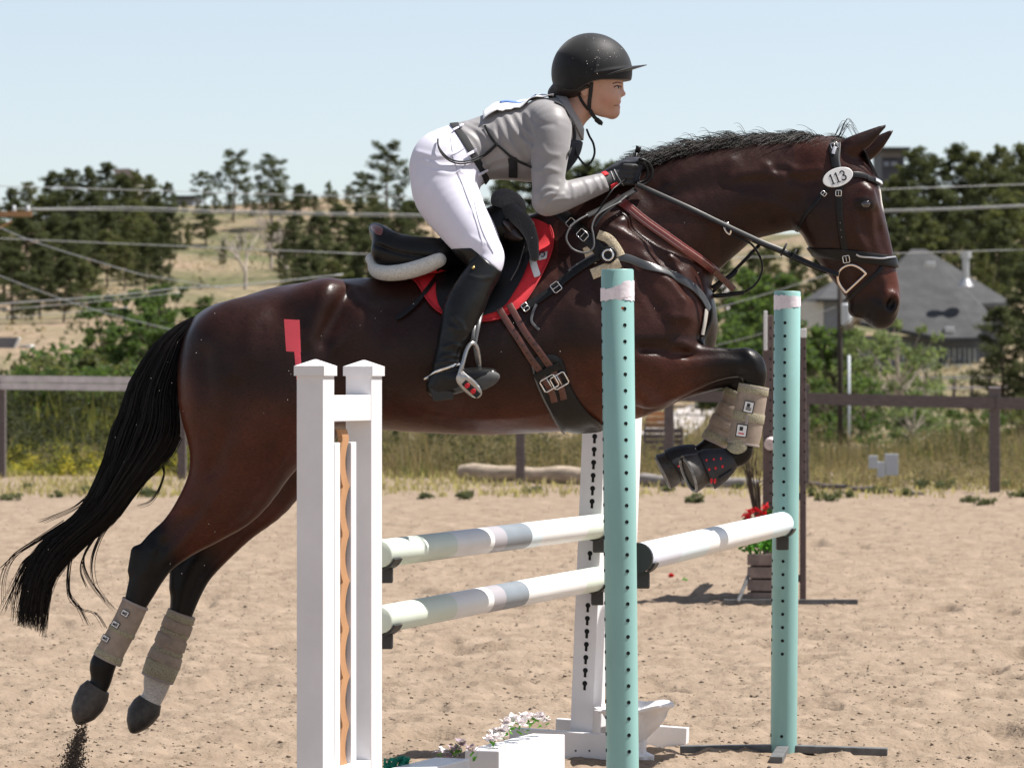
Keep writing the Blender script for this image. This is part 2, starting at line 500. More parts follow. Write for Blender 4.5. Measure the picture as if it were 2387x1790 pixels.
# clods and pebbles lying on the sand (uncountable)
def scatter_clods(name, n, m, s0, s1, yr):
    ico = [(0, 0, 1), (.9, 0, .1), (-.3, .85, .1), (-.6, -.6, .2), (.4, -.8, 0), (0, 0, -.6)]
    fc = np.array([(0, 1, 2), (0, 2, 3), (0, 3, 4), (0, 4, 1), (5, 2, 1), (5, 3, 2), (5, 4, 3), (5, 1, 4)])
    B = np.array(ico); r = nrs.rand(n)
    Y = yr[0] * (yr[1] / yr[0]) ** r; X = (nrs.rand(n) - .5) * .31 * Y; s = s0 + (s1 - s0) * nrs.rand(n) ** 4
    a = nrs.rand(n) * 6.28; ca, sa_ = np.cos(a), np.sin(a)
    Bj = B[None] * (1 + .5 * (nrs.rand(n, 6, 3) - .5)); x = (Bj[:, :, 0] * ca[:, None] - Bj[:, :, 1] * sa_[:, None]) * s[:, None] * 1.3; y = (Bj[:, :, 0] * sa_[:, None] + Bj[:, :, 1] * ca[:, None]) * s[:, None]
    z = Bj[:, :, 2] * s[:, None] * .75
    V = np.stack([X[:, None] + x, Y[:, None] + y, sand_z(X, Y)[:, None] + z], 2).reshape(-1, 3)
    F = (fc[None] + (np.arange(n) * 6)[:, None, None]).reshape(-1, 3)
    o = np_mesh(name, V, F, m, smooth=False); tag(o, kind='stuff'); return o
M_CLOD = mat('clod', (.30, .23, .165), rough=.95, col2=(.19, .14, .10), vscale=3)
tag(scatter_clods('sand_clods', 34000, M_CLOD, .0022, .012, (12.8, 50)), 'small clods and crumbs of sand scattered over the arena floor', 'sand')
tag(scatter_clods('dark_pebbles', 1700, mat('dark_pebble', (.1, .075, .06), rough=.9), .004, .012, (13, 50)), 'small dark pebbles and droppings scattered over the arena floor', 'pebbles')

# ---------------- foliage
def leaf_cloud(centres, radii, per, size, flat=.75, rs=None, clump_shade=True):
    """small leaf faces filling clumps; returns V, F (quads)"""
    rs = rs or nrs
    n = len(centres) * per
    c = np.repeat(centres, per, 0); r = np.repeat(radii, per)
    d = rs.normal(size=(n, 3)); d /= np.linalg.norm(d, axis=1)[:, None]; q = rs.rand(n) ** .45
    p = c + d * (r * q)[:, None] * np.array([1, 1, flat])
    u = rs.normal(size=(n, 3)); u /= np.linalg.norm(u, axis=1)[:, None]; v = np.cross(u, rs.normal(size=(n, 3))); v /= np.linalg.norm(v, axis=1)[:, None]
    s = size * (.5 + rs.rand(n))[:, None]
    V = np.stack([p - u * s - v * s * .35, p + u * s - v * s * .25, p + u * s * .8 + v * s * .4, p - u * s * .7 + v * s * .35], 1).reshape(-1, 3)
    return V, np.arange(n * 4).reshape(n, 4)
def leaf_mat(name, c, c2, vs_=.9, tr=.35):
    m = mat(name, c, rough=.75, spec=.12, col2=c2, vscale=vs_, detail=3)
    if 'tr' not in m:
        m['tr'] = 1; nt = m.node_tree; b = nt.nodes['Principled BSDF']; out = nt.nodes['Material Output']
        t = nt.nodes.new('ShaderNodeBsdfTranslucent'); t.inputs[0].default_value = (c[0] * 1.5, c[1] * 1.6, c[2], 1)
        mx = nt.nodes.new('ShaderNodeMixShader'); mx.inputs[0].default_value = tr
        nt.links.new(b.outputs[0], mx.inputs[1]); nt.links.new(t.outputs[0], mx.inputs[2]); nt.links.new(mx.outputs[0], out.inputs[0])
    return m
M_PINE = leaf_mat('pine_needles', (.082, .092, .046), (.034, .042, .024)); M_PINE2 = leaf_mat('olive_needles', (.12, .125, .055), (.05, .058, .03))
M_GREEN = leaf_mat('broad_leaves', (.085, .125, .04), (.04, .062, .026)); M_SILV = leaf_mat('silver_leaves', (.17, .20, .10), (.08, .12, .045), 1.5)
M_BARK = mat('bark', (.11, .08, .06), rough=.95, var=.5, vscale=6); M_PALEB = mat('pale_bark', (.42, .36, .31), rough=.9, var=.4, vscale=4)
def limb(V, F, a, b, r0, r1, n=5):
    a = np.array(a, float); b = np.array(b, float); d = b - a; d /= np.linalg.norm(d) + 1e-9; s = np.cross(d, [0.3, .9, .1]); s /= np.linalg.norm(s); u = np.cross(s, d); k = len(V)
    for p, r in ((a, r0), (b, r1)):
        for i in range(n): t = 2 * math.pi * i / n; V.append(p + s * r * math.cos(t) + u * r * math.sin(t))
    for i in range(n): F.append((k + i, k + (i + 1) % n, k + n + (i + 1) % n, k + n + i))
def pine_meshes(seed, h=9.0, wid=2.3, start=.25, dense=1.0, mt=M_PINE, conical=.5, size=.16):
    rs = np.random.RandomState(seed); V = []; F = []; cs = []; rr = []
    lean = rs.normal(size=2) * .03; pt = lambda t: np.array([lean[0] * h * t + .12 * math.sin(t * 5 + seed), lean[1] * h * t, h * t])
    for i in range(8): limb(V, F, pt(i / 8), pt((i + 1) / 8), .17 * (1 - i / 8.6) * h / 9, .17 * (1 - (i + 1) / 8.6) * h / 9, 6)
    nb = int(34 * dense); az = rs.rand() * 6
    for i in range(nb):
        t = start + (1.0 - start) * (i + rs.rand()) / nb; az += 2.4 + rs.normal() * .5
        prof = ((1 - t) / (1 - start)) ** conical * (.55 + .45 * min(1, (t - start) * 5 + .4))
        L = wid * prof * (.5 + .65 * rs.rand()) + .25
        a = pt(t); b = a + np.array([math.cos(az) * L, math.sin(az) * L, L * (.05 + .35 * rs.rand())])
        limb(V, F, a, b, .05, .015, 4)
        for q in (.45, .75, 1.0):
            if rs.rand() < .86: cs.append(a + (b - a) * q + rs.normal(size=3) * .12); rr.append((.34 + .34 * rs.rand()) * (.7 + .5 * prof) * h / 9)
    cs.append(pt(1.0)); rr.append(.3)
    LV, LF = leaf_cloud(np.array(cs), np.array(rr), 84, size * .66, rs=rs)
    tm = np_mesh('trunk', V, F, M_BARK); cm = np_mesh('crown', LV, LF, mt, smooth=False)
    r = (tm.data, cm.data); bpy.data.objects.remove(tm); bpy.data.objects.remove(cm); return r
def broad_meshes(seed, h=4.5, wid=2.0, mt=M_GREEN, bark=M_BARK, per=70, size=.13, clumps=40, low=.15, gap=1.0, stem=.06):
    rs = np.random.RandomState(seed); V = []; F = []; cs = []; rr = []
    ns = 1 if stem > .08 else 4
    for k in range(ns):
        o = rs.normal(size=3) * .25 * wid * (ns > 1); o[2] = 0; limb(V, F, o, o * 1.6 + np.array([0, 0, h * .75]), stem * h / 5, .02 * h / 5, 6)
    for i in range(clumps):
        t = low + (1 - low) * rs.rand(); az = rs.rand() * 6.28; prof = math.sin(min(1, max(.12, t)) * 2.6 + .25) ** .7 if t < .98 else .3
        q = rs.rand() ** .5 * wid * max(.2, prof); c = np.array([math.cos(az) * q, math.sin(az) * q, h * t * .95])
        limb(V, F, (0, 0, h * t * .5), c, .03 * h / 5, .01, 4); cs.append(c); rr.append((.28 + .35 * rs.rand()) * wid * .42 * gap)
    LV, LF = leaf_cloud(np.array(cs), np.array(rr), per, size, rs=rs)
    tm = np_mesh('trunk', V, F, bark); cm = np_mesh('crown', LV, LF, mt, smooth=False)
    r = (tm.data, cm.data); bpy.data.objects.remove(tm); bpy.data.objects.remove(cm); return r
def place_tree(name, meshes, x, ytop, Y, h0, label, cat, group=None, sx=1.0, ybase=None, part2='crown', sink=.15):
    """base on the terrain at photo column x and distance Y, height so that the top reaches ytop"""
    X = (x - CX) * Y / FPX; z = float(terr(X, Y)) - sink; top = CAMH - (ytop - CY) * Y / FPX
    s = (top - z) / h0
    e = empty(name, (X, Y, z), label, cat, group, rz=rnd.uniform(0, 6.28)); e.scale = (s * sx, s * sx, s)
    for me, nm in zip(meshes, ('trunk', part2)):
        o = bpy.data.objects.new(nm, me); COL.objects.link(o); o.parent = e
    return e
PV = [pine_meshes(s, mt=M_PINE if s % 3 else M_PINE2, wid=2.0 + .3 * (s % 3), start=.12 + .06 * (s % 4), dense=.9 + .12 * (s % 3), conical=.45 + .12 * (s % 3)) for s in range(1, 8)]
OPEN = [pine_meshes(s, mt=M_PINE, wid=2.2, start=.42, dense=.62, conical=.35) for s in (21, 22, 23)]
kinds = ['dark', 'olive', 'dense dark', 'broad dark', 'bushy', 'narrow', 'thick']
ponds = [ # x, ytop, Y, variant, width
 (-20, 470, 300, 0, 1.3), (28, 440, 330, 1, 1.2), (70, 428, 320, 2, 1.2), (115, 404, 330, 0, 1.4), (165, 398, 330, 3, 1.3), (205, 394, 325, 4, 1.2), (243, 384, 330, 6, 1.4), (285, 410, 315, 1, 1.2), (322, 404, 325, 5, 1.2), (356, 412, 320, 2, 1.1), (386, 428, 330, 0, 1.0), (405, 452, 340, 3, 1.0),
 (10, 520, 230, 2, 1.3), (60, 500, 225, 4, 1.3), (118, 505, 235, 0, 1.4), (160, 520, 215, 6, 1.2), (200, 500, 250, 3, 1.2), (248, 470, 265, 1, 1.2), (300, 500, 260, 5, 1.1), (350, 520, 255, 2, 1.0), (376, 505, 270, 6, .9), (215, 455, 262, 4, 1.2), (262, 475, 255, 0, 1.2), (318, 470, 258, 2, 1.2), (362, 462, 262, 3, 1.1), (392, 480, 262, 6, .9), (430, 470, 340, 2, 1.2), (460, 478, 335, 0, 1.2), (500, 455, 345, 4, 1.2), (535, 452, 340, 1, 1.2), (575, 448, 345, 6, 1.2), (610, 446, 340, 2, 1.2), (640, 440, 340, 0, 1.2), (690, 436, 345, 3, 1.2), (720, 446, 345, 6, 1.1), (780, 445, 345, 2, 1.1), (870, 440, 345, 6, 1.2), (890, 480, 300, 0, 1.3), (930, 500, 280, 4, 1.3), (830, 510, 280, 6, 1.3), (650, 520, 270, 2, 1.2), (700, 600, 180, 6, 1.3), (770, 610, 180, 2, 1.3), (840, 600, 185, 4, 1.3), (440, 520, 310, 5, .8), (180, 470, 262, 1, 1.2), (140, 450, 262, 3, 1.2), (90, 460, 262, 2, 1.2), (40, 470, 262, 4, 1.2), (250, 540, 250, 2, 1.2), (290, 560, 240, 5, 1.1), (335, 560, 238, 0, 1.1), (375, 545, 236, 3, .9),
 (30, 580, 180, 0, 1.4), (95, 585, 185, 3, 1.3), (150, 600, 180, 1, 1.2), (205, 610, 185, 5, 1.3),
 (420, 540, 300, 4, .8), (480, 480, 330, 1, 1.3), (515, 470, 350, 2, 1.2), (590, 470, 335, 3, 1.2), (655, 440, 330, 4, 1.2), (700, 430, 335, 1, 1.2), (735, 455, 340, 1, 1.1),
 (690, 500, 270, 4, 1.3), (740, 495, 260, 1, 1.3), (790, 480, 280, 0, 1.3), (840, 470, 300, 4, 1.3), (880, 455, 310, 2, 1.2), (930, 440, 330, 3, 1.1), (960, 470, 280, 1, 1.2), (765, 425, 345, 5, .9), (815, 434, 340, 2, 1.1),
 (720, 560, 200, 4, 1.2), (800, 570, 195, 1, 1.3), (860, 560, 200, 3, 1.1), (520, 560, 280, 5, .6), (560, 545, 300, 2, .6), (660, 560, 250, 0, .9),
 (1010, 450, 330, 2, 1.2), (1070, 440, 330, 3, 1.2), (1180, 420, 330, 1, 1.4), (1240, 405, 330, 4, 1.4), (1300, 395, 330, 1, 1.4), (1360, 390, 335, 4, 1.4), (1420, 385, 330, 6, 1.3), (1470, 400, 330, 3, 1.3),
 (2075, 415, 330, 2, 1.2), (2110, 395, 340, 5, 1.2), (2146, 352, 330, 0, 1.2), (2180, 368, 335, 4, 1.3), (2228, 346, 330, 3, 1.3), (2262, 362, 330, 2, 1.2), (2280, 400, 320, 6, 1.0), (2330, 354, 330, 5, 1.1), (2362, 400, 315, 0, 1.2), (2392, 344, 320, 2, 1.1),
 (2060, 470, 290, 0, 1.3), (2105, 450, 285, 3, 1.3), (2150, 440, 290, 2, 1.3), (2200, 450, 280, 6, 1.4), (2250, 440, 285, 0, 1.2), (2340, 450, 280, 2, 1.3), (2395, 470, 270, 4, 1.3),
 (2075, 520, 240, 4, 1.2), (2120, 500, 245, 2, 1.3), (2165, 510, 240, 5, 1.2), (2215, 530, 238, 1, .9), (2330, 520, 235, 3, 1.4), (2380, 510, 230, 0, 1.4), (2300, 590, 228, 2, .9), (2350, 560, 215, 4, 1.3), (2400, 600, 200, 3, 1.3),
 (1690, 600, 250, 4, 1.1), (1750, 590, 255, 0, 1.2), (1800, 575, 260, 2, 1.2), (1855, 580, 255, 6, 1.2), (1910, 590, 250, 1, 1.1), (1960, 560, 260, 3, 1.2), (2010, 540, 262, 5, 1.2)]
POS = lambda x: 'far left' if x < 100 else 'left' if x < 420 else 'left of the rider' if x < 1000 else 'behind the rider' if x < 1520 else 'behind the horse head' if x < 2060 else 'above the house' if x < 2290 else 'far right'
for i, (x, yt, Y, v, sx) in enumerate(ponds):
    if x < 1600: Y = Y * .66 if yt < 480 else Y * .62 if yt < 570 else Y * .68
    else:
        sx *= .82
        if x > 2050 and yt >= 440 and i % 2: continue
    row = 'reaching the skyline' if yt < 470 else 'halfway up the slope' if yt < 540 else 'low on the slope'
    place_tree('pine_tree', PV[v], x, yt, Y, 9.0, f'{kinds[v]} pine tree {row}, {POS(x)}', 'pine tree', 'pine trees on the hill', sx)
for x, yt, Y, v, lb in ((545, 358, 215, 0, 'tall open pine with rounded top and bare trunk against the sky'), (477, 402, 220, 1, 'leaning open pine with flat layered crown left of the tall open pine'), (632, 366, 210, 2, 'tall pine with pointed top right of the rounded open pine'), (904, 340, 215, 0, 'tallest airy pine just left of the rider'), (845, 404, 220, 1, 'open pine beside the airy pine near the rider'), (2385, 400, 300, 2, 'open pine at the right edge of the hill')):
    place_tree('pine_tree', OPEN[v], x, yt, Y, 9.0, lb, 'pine tree', 'pine trees on the hill', 1.15)
for i in range(34):   # the wood goes on past both edges of the frame
    x = -70 - i * 75 + rnd.uniform(-25, 25) if i < 22 else 2430 + (i - 22) * 75; place_tree('pine_tree', PV[i % 7], x, rnd.uniform(400, 520), rnd.uniform(190, 225) if i < 22 else rnd.uniform(260, 320), 9.0, kinds[i % 7] + ' pine tree just beyond the ' + ('left' if i < 22 else 'right') + ' edge', 'pine tree', 'pine trees on the hill', 1.2)

BR_ = [broad_meshes(s) for s in (1, 2, 3)]; SV = [broad_meshes(s, mt=M_SILV, bark=M_PALEB, per=34, size=.10, clumps=46, gap=.8, stem=.09) for s in (4, 5)]
for x, yt, Y, v, sx, lb in ((290, 672, 100, 0, 1.5, 'bright green leafy tree on the dry slope behind the tail'), (400, 660, 104, 1, 1.3, 'green leafy bush right behind the horse rump'), (345, 720, 92, 2, 1.3, 'low green bush below the leafy trees by the tail'), (240, 745, 98, 1, .9, 'small green bush left of the leafy tree'),
        (1720, 690, 150, 1, 1.2, 'green bushy tree below the horse neck'), (1790, 700, 140, 0, 1.3, 'dark green bushy tree behind the mint post'), (1690, 760, 130, 2, 1.1, 'low green bush between the horse chest and mint post'), (1860, 740, 120, 2, 1.3, 'dense green shrub right of the tall mint post'), (1930, 760, 118, 1, 1.2, 'dense green shrub beside the utility pole'), (1760, 620, 200, 0, 1.3, 'green tree far behind the reins')):
    place_tree('leafy_tree', BR_[v], x, yt, Y, 4.5, lb, 'leafy tree', 'leafy trees and bushes', sx)
for x, yt, Y, v, sx, lb in ((2095, 728, 105, 0, 1.0, 'pale trunked sapling with silvery leaves in front of the grey roof'), (2160, 800, 108, 1, .6, 'silvery sapling right of the pale trunked one'), (2030, 765, 112, 1, 1.0, 'silvery bush left of the pale trunked sapling'), (2130, 905, 80, 0, 1.2, 'silvery green bush below the fence rail')):
    place_tree('sapling', SV[v], x, yt, Y, 4.5, lb, 'sapling', 'silvery saplings by the house', sx)
DC = [pine_meshes(s, mt=M_PINE, wid=3.0, start=.02, dense=1.3, conical=.6, size=.14) for s in (31,)]
for x, yt, lb in ((2335, 720, 'dark conifer right of the house deck'), (2390, 755, 'dark conifer at the right edge behind the fence')):
    place_tree('conifer', DC[0], x, yt, 125, 9.0, lb, 'conifer', 'dark conifers by the house', 1.1)
SHR = [broad_meshes(s, h=2.0, wid=1.6, mt=M_GREEN if s != 12 else M_PINE2, per=60, size=.07, clumps=34, low=.05) for s in (11, 12, 13)]
for i, (x, yt, Y, v) in enumerate(((105, 820, 72, 1), (160, 812, 74, 0), (30, 850, 70, 2), (205, 855, 70, 2), (262, 840, 72, 1), (320, 850, 70, 0), (2180, 935, 95, 0), (2290, 950, 92, 2), (1900, 870, 100, 1), (1980, 880, 96, 0), (2380, 930, 88, 1), (575, 590, 200, 1), (610, 700, 130, 0), (500, 650, 160, 2), (650, 610, 190, 2))):
    place_tree('shrub', SHR[v], x, yt, Y, 2.0, ['round green shrub', 'olive green shrub', 'leafy green shrub'][v] + (' behind the left fence rail' if x < 400 else ' on the slope behind the horse back' if x < 700 else ' in the field behind the right fence'), 'shrub', 'shrubs beyond the fence', 1.2)
# dead trees with pale bare branches
def dead_tree(seed, h, n):
    rs = np.random.RandomState(seed); V = []; F = []
    def grow(a, d, L, r, k):
        b = a + d * L; limb(V, F, a, b, r, r * .65, 5)
        if k == 0: return
        for _ in range(2 + (rs.rand() < .5)):
            dd = d + rs.normal(size=3) * .42; dd[2] += .15; dd /= np.linalg.norm(dd); grow(b, dd, L * (.6 + .25 * rs.rand()), r * .62, k - 1)
    grow(np.zeros(3), np.array([0, 0, 1.0]), h * .28, .09, n)
    o = np_mesh('limbs', V, F, M_PALEB); me = o.data; bpy.data.objects.remove(o); return me
for x, yb_, Y, s, h, lb in ((572, 700, 150, 1, 2.7, 'pale bare dead tree with two forks on the slope above the horse rump'), (632, 650, 170, 2, 2.9, 'taller bare dead tree right of the first one'), (668, 690, 160, 3, 2.3, 'bare twiggy dead tree just left of the saddle')):
    X = (x - CX) * Y / FPX; e = empty('dead_tree', (X, Y, float(terr(X, Y)) - .1), lb, 'dead tree', 'dead trees on the slope'); o = bpy.data.objects.new('limbs', dead_tree(s, h, 5)); COL.objects.link(o); o.parent = e

# ---------------- grasses (uncountable)
def grass(name, label, n, ypx, Yr, h0, h1, m, w=.012, dens=None, lean=.35, terrf=terr, kmix=None):
    Y = Yr[0] + (Yr[1] - Yr[0]) * nrs.rand(n); px = ypx[0] + (ypx[1] - ypx[0]) * nrs.rand(n); X = (px - CX) * Y / FPX
    keep = (fbm(X * .9 + 3, Y * .9, 3) + .9 * nrs.rand(n)) > (dens if dens is not None else -.2); X, Y = X[keep], Y[keep]; n = len(X)
    h = (h0 + (h1 - h0) * nrs.rand(n)) * (1 + .9 * fbm(X * .7, Y * .7 + 50, 3)); z = terrf(X, Y)
    a = nrs.rand(n) * 6.28; lx, ly = np.cos(a) * lean * h * nrs.rand(n), np.sin(a) * lean * h * nrs.rand(n); b = nrs.rand(n) * 3.14; wx, wy = np.cos(b) * w * (.6 + .8 * nrs.rand(n)), np.sin(b) * w
    P0 = np.stack([X - wx, Y - wy, z - .02], 1); P1 = np.stack([X + wx, Y + wy, z - .02], 1); P2 = np.stack([X + lx * .45 + wx * .7, Y + ly * .45 + wy * .7, z + h * .6], 1); P3 = np.stack([X + lx * .45 - wx * .7, Y + ly * .45 - wy * .7, z + h * .6], 1); P4 = np.stack([X + lx + wx * .15, Y + ly, z + h], 1); P5 = np.stack([X + lx - wx * .15, Y + ly, z + h], 1)
    V = np.stack([P0, P1, P2, P3, P4, P5], 1).reshape(-1, 3); k = np.arange(n)[:, None] * 6; F = np.concatenate([k + np.array([[0, 1, 2, 3]]), k + np.array([[3, 2, 4, 5]])], 0)
    return tag(np_mesh(name, V, F, m, smooth=False), label, 'grass', kind='stuff')
GY = leaf_mat('yellow_weeds', (.28, .25, .08), (.12, .14, .04), .8); GT = leaf_mat('dry_stems', (.27, .21, .13), (.15, .12, .07), .7); GG = leaf_mat('green_grass', (.12, .14, .055), (.07, .085, .035), .6)
grass('tall_weeds', 'tall yellow green weeds behind the left fence', 3500, (-120, 760), (57.5, 64), .3, .95, GY, w=.016, dens=.2)
grass('dry_weeds', 'dry tan weeds behind the horse belly and log', 10000, (700, 1800), (55.5, 68), .25, .8, GT, w=.011, dens=.0)
grass('green_weeds', 'green grass mixed into the dry weeds', 12000, (700, 1900), (55, 66), .12, .5, GG, w=.012, dens=.2)
grass('right_weeds', 'tall tan and green weeds behind the right fence', 11000, (1820, 2500), (49.5, 66), .2, .62, GT, w=.010, dens=.15)
grass('right_grass', 'green grass among the weeds behind the right fence', 8000, (1820, 2500), (50, 70), .15, .5, GG, w=.012, dens=.2)
def undergrowth(name, label, n, ypx, Yr, hr, m, size, rr, per=46, dens=-.1):
    Y = Yr[0] + (Yr[1] - Yr[0]) * nrs.rand(n); X = (ypx[0] + (ypx[1] - ypx[0]) * nrs.rand(n) - CX) * Y / FPX
    k = (fbm(X * .8 + 20, Y * .5, 3) + .5 * nrs.rand(n)) > dens; X, Y = X[k], Y[k]; H_ = (hr[0] + (hr[1] - hr[0]) * nrs.rand(len(X)) ** 1.3) * (1 + .8 * fbm(X * .6, Y * .3 + 70, 3))
    C = np.stack([X, Y, terr(X, Y) + H_], 1); V, F = leaf_cloud(C, rr * (.6 + .8 * nrs.rand(len(X))), per, size, flat=1.0)
    tag(np_mesh(name, V, F, m, smooth=False), label, 'undergrowth', kind='stuff')
DG = leaf_mat('dark_undergrowth', (.062, .066, .032), (.026, .03, .018), 1.2); YG = leaf_mat('yellow_green_leaves', (.24, .23, .055), (.10, .13, .035), 1.6); BG = leaf_mat('grey_brown_brush', (.20, .165, .10), (.10, .09, .05), 1.2)
undergrowth('slope_brush', 'scattered low brush dotting the dry slope', 900, (-150, 2550), (85, 260), (.0, .25), DG, .07, .45, per=30, dens=.35)
undergrowth('slope_yellow_brush', 'pale bunch grass patches on the dry slope', 1500, (-150, 2550), (75, 240), (-.1, .12), GT, .06, .5, per=30, dens=.2)
undergrowth('dark_brush', 'dark green brush behind the left fence', 1500, (-120, 800), (57.4, 64), (.05, 1.2), DG, .035, .20, dens=-.2)
undergrowth('yellow_brush', 'yellow green brush behind the left fence', 1500, (-120, 760), (56.5, 60), (.0, .95), YG, .020, .15, dens=.15)
undergrowth('olive_brush', 'dry olive brush behind the left fence', 800, (-120, 760), (56.6, 61), (.0, 1.0), BG, .02, .15, dens=.15)
undergrowth('yellow_blooms', 'small yellow blooms scattered in the brush behind the left fence', 160, (-60, 420), (56.4, 58), (.4, .95), leaf_mat('yellow_petals', (.5, .42, .06), (.35, .3, .05), 5), .016, .10, per=16, dens=-.3)
undergrowth('outer_brush', 'dark green brush behind the fence beyond the left edge', 1500, (-1600, -120), (57.4, 64), (.05, 1.1), DG, .035, .20, dens=-.1)
undergrowth('outer_yellow_brush', 'yellow green brush behind the fence beyond the left edge', 1200, (-1600, -120), (56.5, 60), (.0, .9), YG, .022, .15, dens=.1)
undergrowth('tan_brush', 'grey brown brush behind the belly and log', 1300, (760, 1850), (55.2, 62), (.0, .75), BG, .018, .15, dens=.0)
undergrowth('dark_clumps', 'dark brush patches behind the belly', 420, (760, 1350), (56, 62), (.1, .7), DG, .03, .16, dens=.2)
undergrowth('right_brush', 'grey brown and green brush behind the right fence', 1700, (1830, 2500), (49.2, 60), (.0, .6), BG, .017, .14, dens=-.05)
undergrowth('right_green_brush', 'green brush behind the right fence', 900, (1830, 2500), (49.8, 66), (.0, .5), DG, .02, .15, dens=.12)
grass('edge_tufts', 'short pale grass tufts at the arena edge', 15000, (-120, 2500), (46, 58), .02, .12, leaf_mat('straw', (.42, .35, .19), (.24, .22, .10), .8), w=.012, dens=.42, terrf=sand_z, lean=.9)
for i in range(26):   # grey green tufts one can tell apart
    x = [640, 1960, 1900, 2045, 2110, 2150, 2200, 1925, 2330, 2260, 1430, 860, 190, 60, 1240, 1620, 1720, 250, 340, 1560, 2380, 990, 1080, 2290, 130, 20][i]; Y = rnd.uniform(43, 50); X = (x - CX) * Y / FPX
    rs = np.random.RandomState(i); V, F = leaf_cloud(rs.normal(size=(6, 3)) * np.array([.055, .055, .015]) + [0, 0, .04], np.full(6, .055), 40, .018, rs=rs)
    V = V * rnd.uniform(.8, 1.3) + [X, Y, float(sand_z(X, Y))]
    tag(np_mesh('weed_tuft', V, F, leaf_mat('grey_weed', (.12, .13, .07), (.06, .07, .04), 3), smooth=False), 'grey green weed tuft at arena edge ' + ('left of the tail' if x < 300 else 'behind the hind legs' if x < 700 else 'below the belly' if x < 1340 else 'between the mint posts' if x < 1800 else 'right of the far mint post' if x < 2120 else 'by the right fence post'), 'weed', 'weed tufts at the arena edge')
# ================================================================= HOUSES, FENCE, WIRES
def TP(x, Y, dz=0.0):
    X = (x - CX) * Y / FPX; return Vector((X, Y, float(terr(X, Y)) + dz))
M_ROOF = mat('grey_shingles', (.058, .058, .060), rough=.95, var=.3, vscale=1.3); M_WALLG = mat('blue_grey_wall', (.20, .21, .235), rough=.8, var=.1, vscale=2); M_WALLT = mat('pale_wall', (.55, .53, .49), rough=.85, var=.08, vscale=2)
M_GLASS = mat('window_glass', (.03, .035, .045), rough=.08, spec=.8); M_WHITE = mat('white_trim', (.72, .72, .70), rough=.6, var=.08, vscale=4); M_DARKW = mat('dark_wall', (.055, .058, .075), rough=.7, var=.2, vscale=1)
def poly_solid(name, pts, depth, m, parent, nrm=Vector((0, 1, 0))):
    bm = bmesh.new(); A = [bm.verts.new(p) for p in pts]; B = [bm.verts.new(p + nrm * depth) for p in pts]; bm.faces.new(A); bm.faces.new(B[::-1])
    for k in range(len(A)): bm.faces.new((A[k], B[k], B[(k + 1) % len(A)], A[(k + 1) % len(A)]))
    return from_bm(name, bm, m, parent)
def bx(name, a, b, m, parent, bev=0):
    bm = bmesh.new(); c = [(a[i] + b[i]) / 2 for i in range(3)]; box(bm, c, [abs(b[i] - a[i]) for i in range(3)], bev=bev); return from_bm(name, bm, m, parent)
# big house on the right
D = 200.0; g = terr(*(np.array([(2200 - CX) * D / FPX]), np.array([D])))[0]
hs = empty('house', P(2180, 880, D), 'large house with grey hipped shingle roof and metal chimney pipe on the right', 'house')
rl, rr_ = P(2124, 581, D + 6), P(2158, 581, D + 6)
ev = [P(1995, 748, D), P(2198, 787, D - 1), P(2291, 787, D - 1), P(2312, 739, D + 1), P(2286, 707, D + 3), P(2355, 705, D + 4)]
bk = [P(2350, 700, D + 14), P(2000, 700, D + 14)]
bm = bmesh.new(); v = [bm.verts.new(p) for p in [rl, rr_] + ev + bk]
for f in ((0, 2, 3), (0, 3, 4, 1), (1, 4, 5), (1, 5, 6), (1, 6, 7), (1, 7, 8), (0, 1, 8, 9), (0, 9, 2)): bm.faces.new([v[i] for i in f])
ex = bmesh.ops.extrude_face_region(bm, geom=list(bm.faces))
for q in ex['geom']:
    if isinstance(q, bmesh.types.BMVert): q.co.z -= .22
rf = from_bm('roof', bm, M_ROOF, hs)
def gz(x, Y): return TP(x, Y).z - .5
a, b = P(1990, 787, D + 1), P(2285, 787, D + 1); wl = bx('wall', (a.x, D + 1, gz(2200, D)), (b.x, D + 12, a.z + .1), M_WALLG, hs)
a, b = P(2286, 709, D + 5), P(2340, 709, D + 5); bx('wall', (a.x, D + 5, gz(2200, D)), (b.x, D + 13, a.z + .1), M_WALLG, hs)
for x0, x1, y0, y1 in ((2210, 2238, 812, 842), (2248, 2272, 812, 846), (2150, 2180, 815, 842), (2090, 2120, 812, 842)):
    a, b = P(x0, y0, D + .92), P(x1, y1, D + .92); wo = bx('window', (a.x, D + .9, b.z), (b.x, D + 1.0, a.z), M_GLASS, hs)
    for xx in (x0, (x0 + x1) / 2, x1): q = P(xx, y0, D + .85); bx('window_frame', (q.x - .04, D + .82, b.z), (q.x + .04, D + .9, a.z), M_WHITE, wo)
a, b = P(2251, 602, D + 1), P(2251, 668, D + 1); bm = bmesh.new(); tube(bm, [b, a], .19, 10, up=Vector((0, 1, 0))); tube(bm, [a, a + Vector((0, 0, .35))], .3, 10, up=Vector((0, 1, 0))); tube(bm, [b, b + Vector((0, 0, .4))], [.42, .2], 10, up=Vector((0, 1, 0)))
from_bm('chimney_pipe', bm, mat('galvanized', (.5, .5, .5), rough=.35, metal=.6), hs, smooth=True, auto=40)
for x, y in ((2168, 620), (2212, 772)): q = P(x, y, D - .5); bx('roof_vent', (q.x - .25, q.y - .2, q.z - .1), (q.x + .25, q.y + .4, q.z + .22), mat('galvanized', (.5, .5, .5)), hs, bev=.05)
a, b = P(2150, 878, D - 2), P(2268, 862, D - 2); bx('deck', (a.x, D - 3, a.z - .1), (b.x, D + 1, a.z + .05), mat('deck_wood', (.3, .22, .18), rough=.8, var=.2), hs)
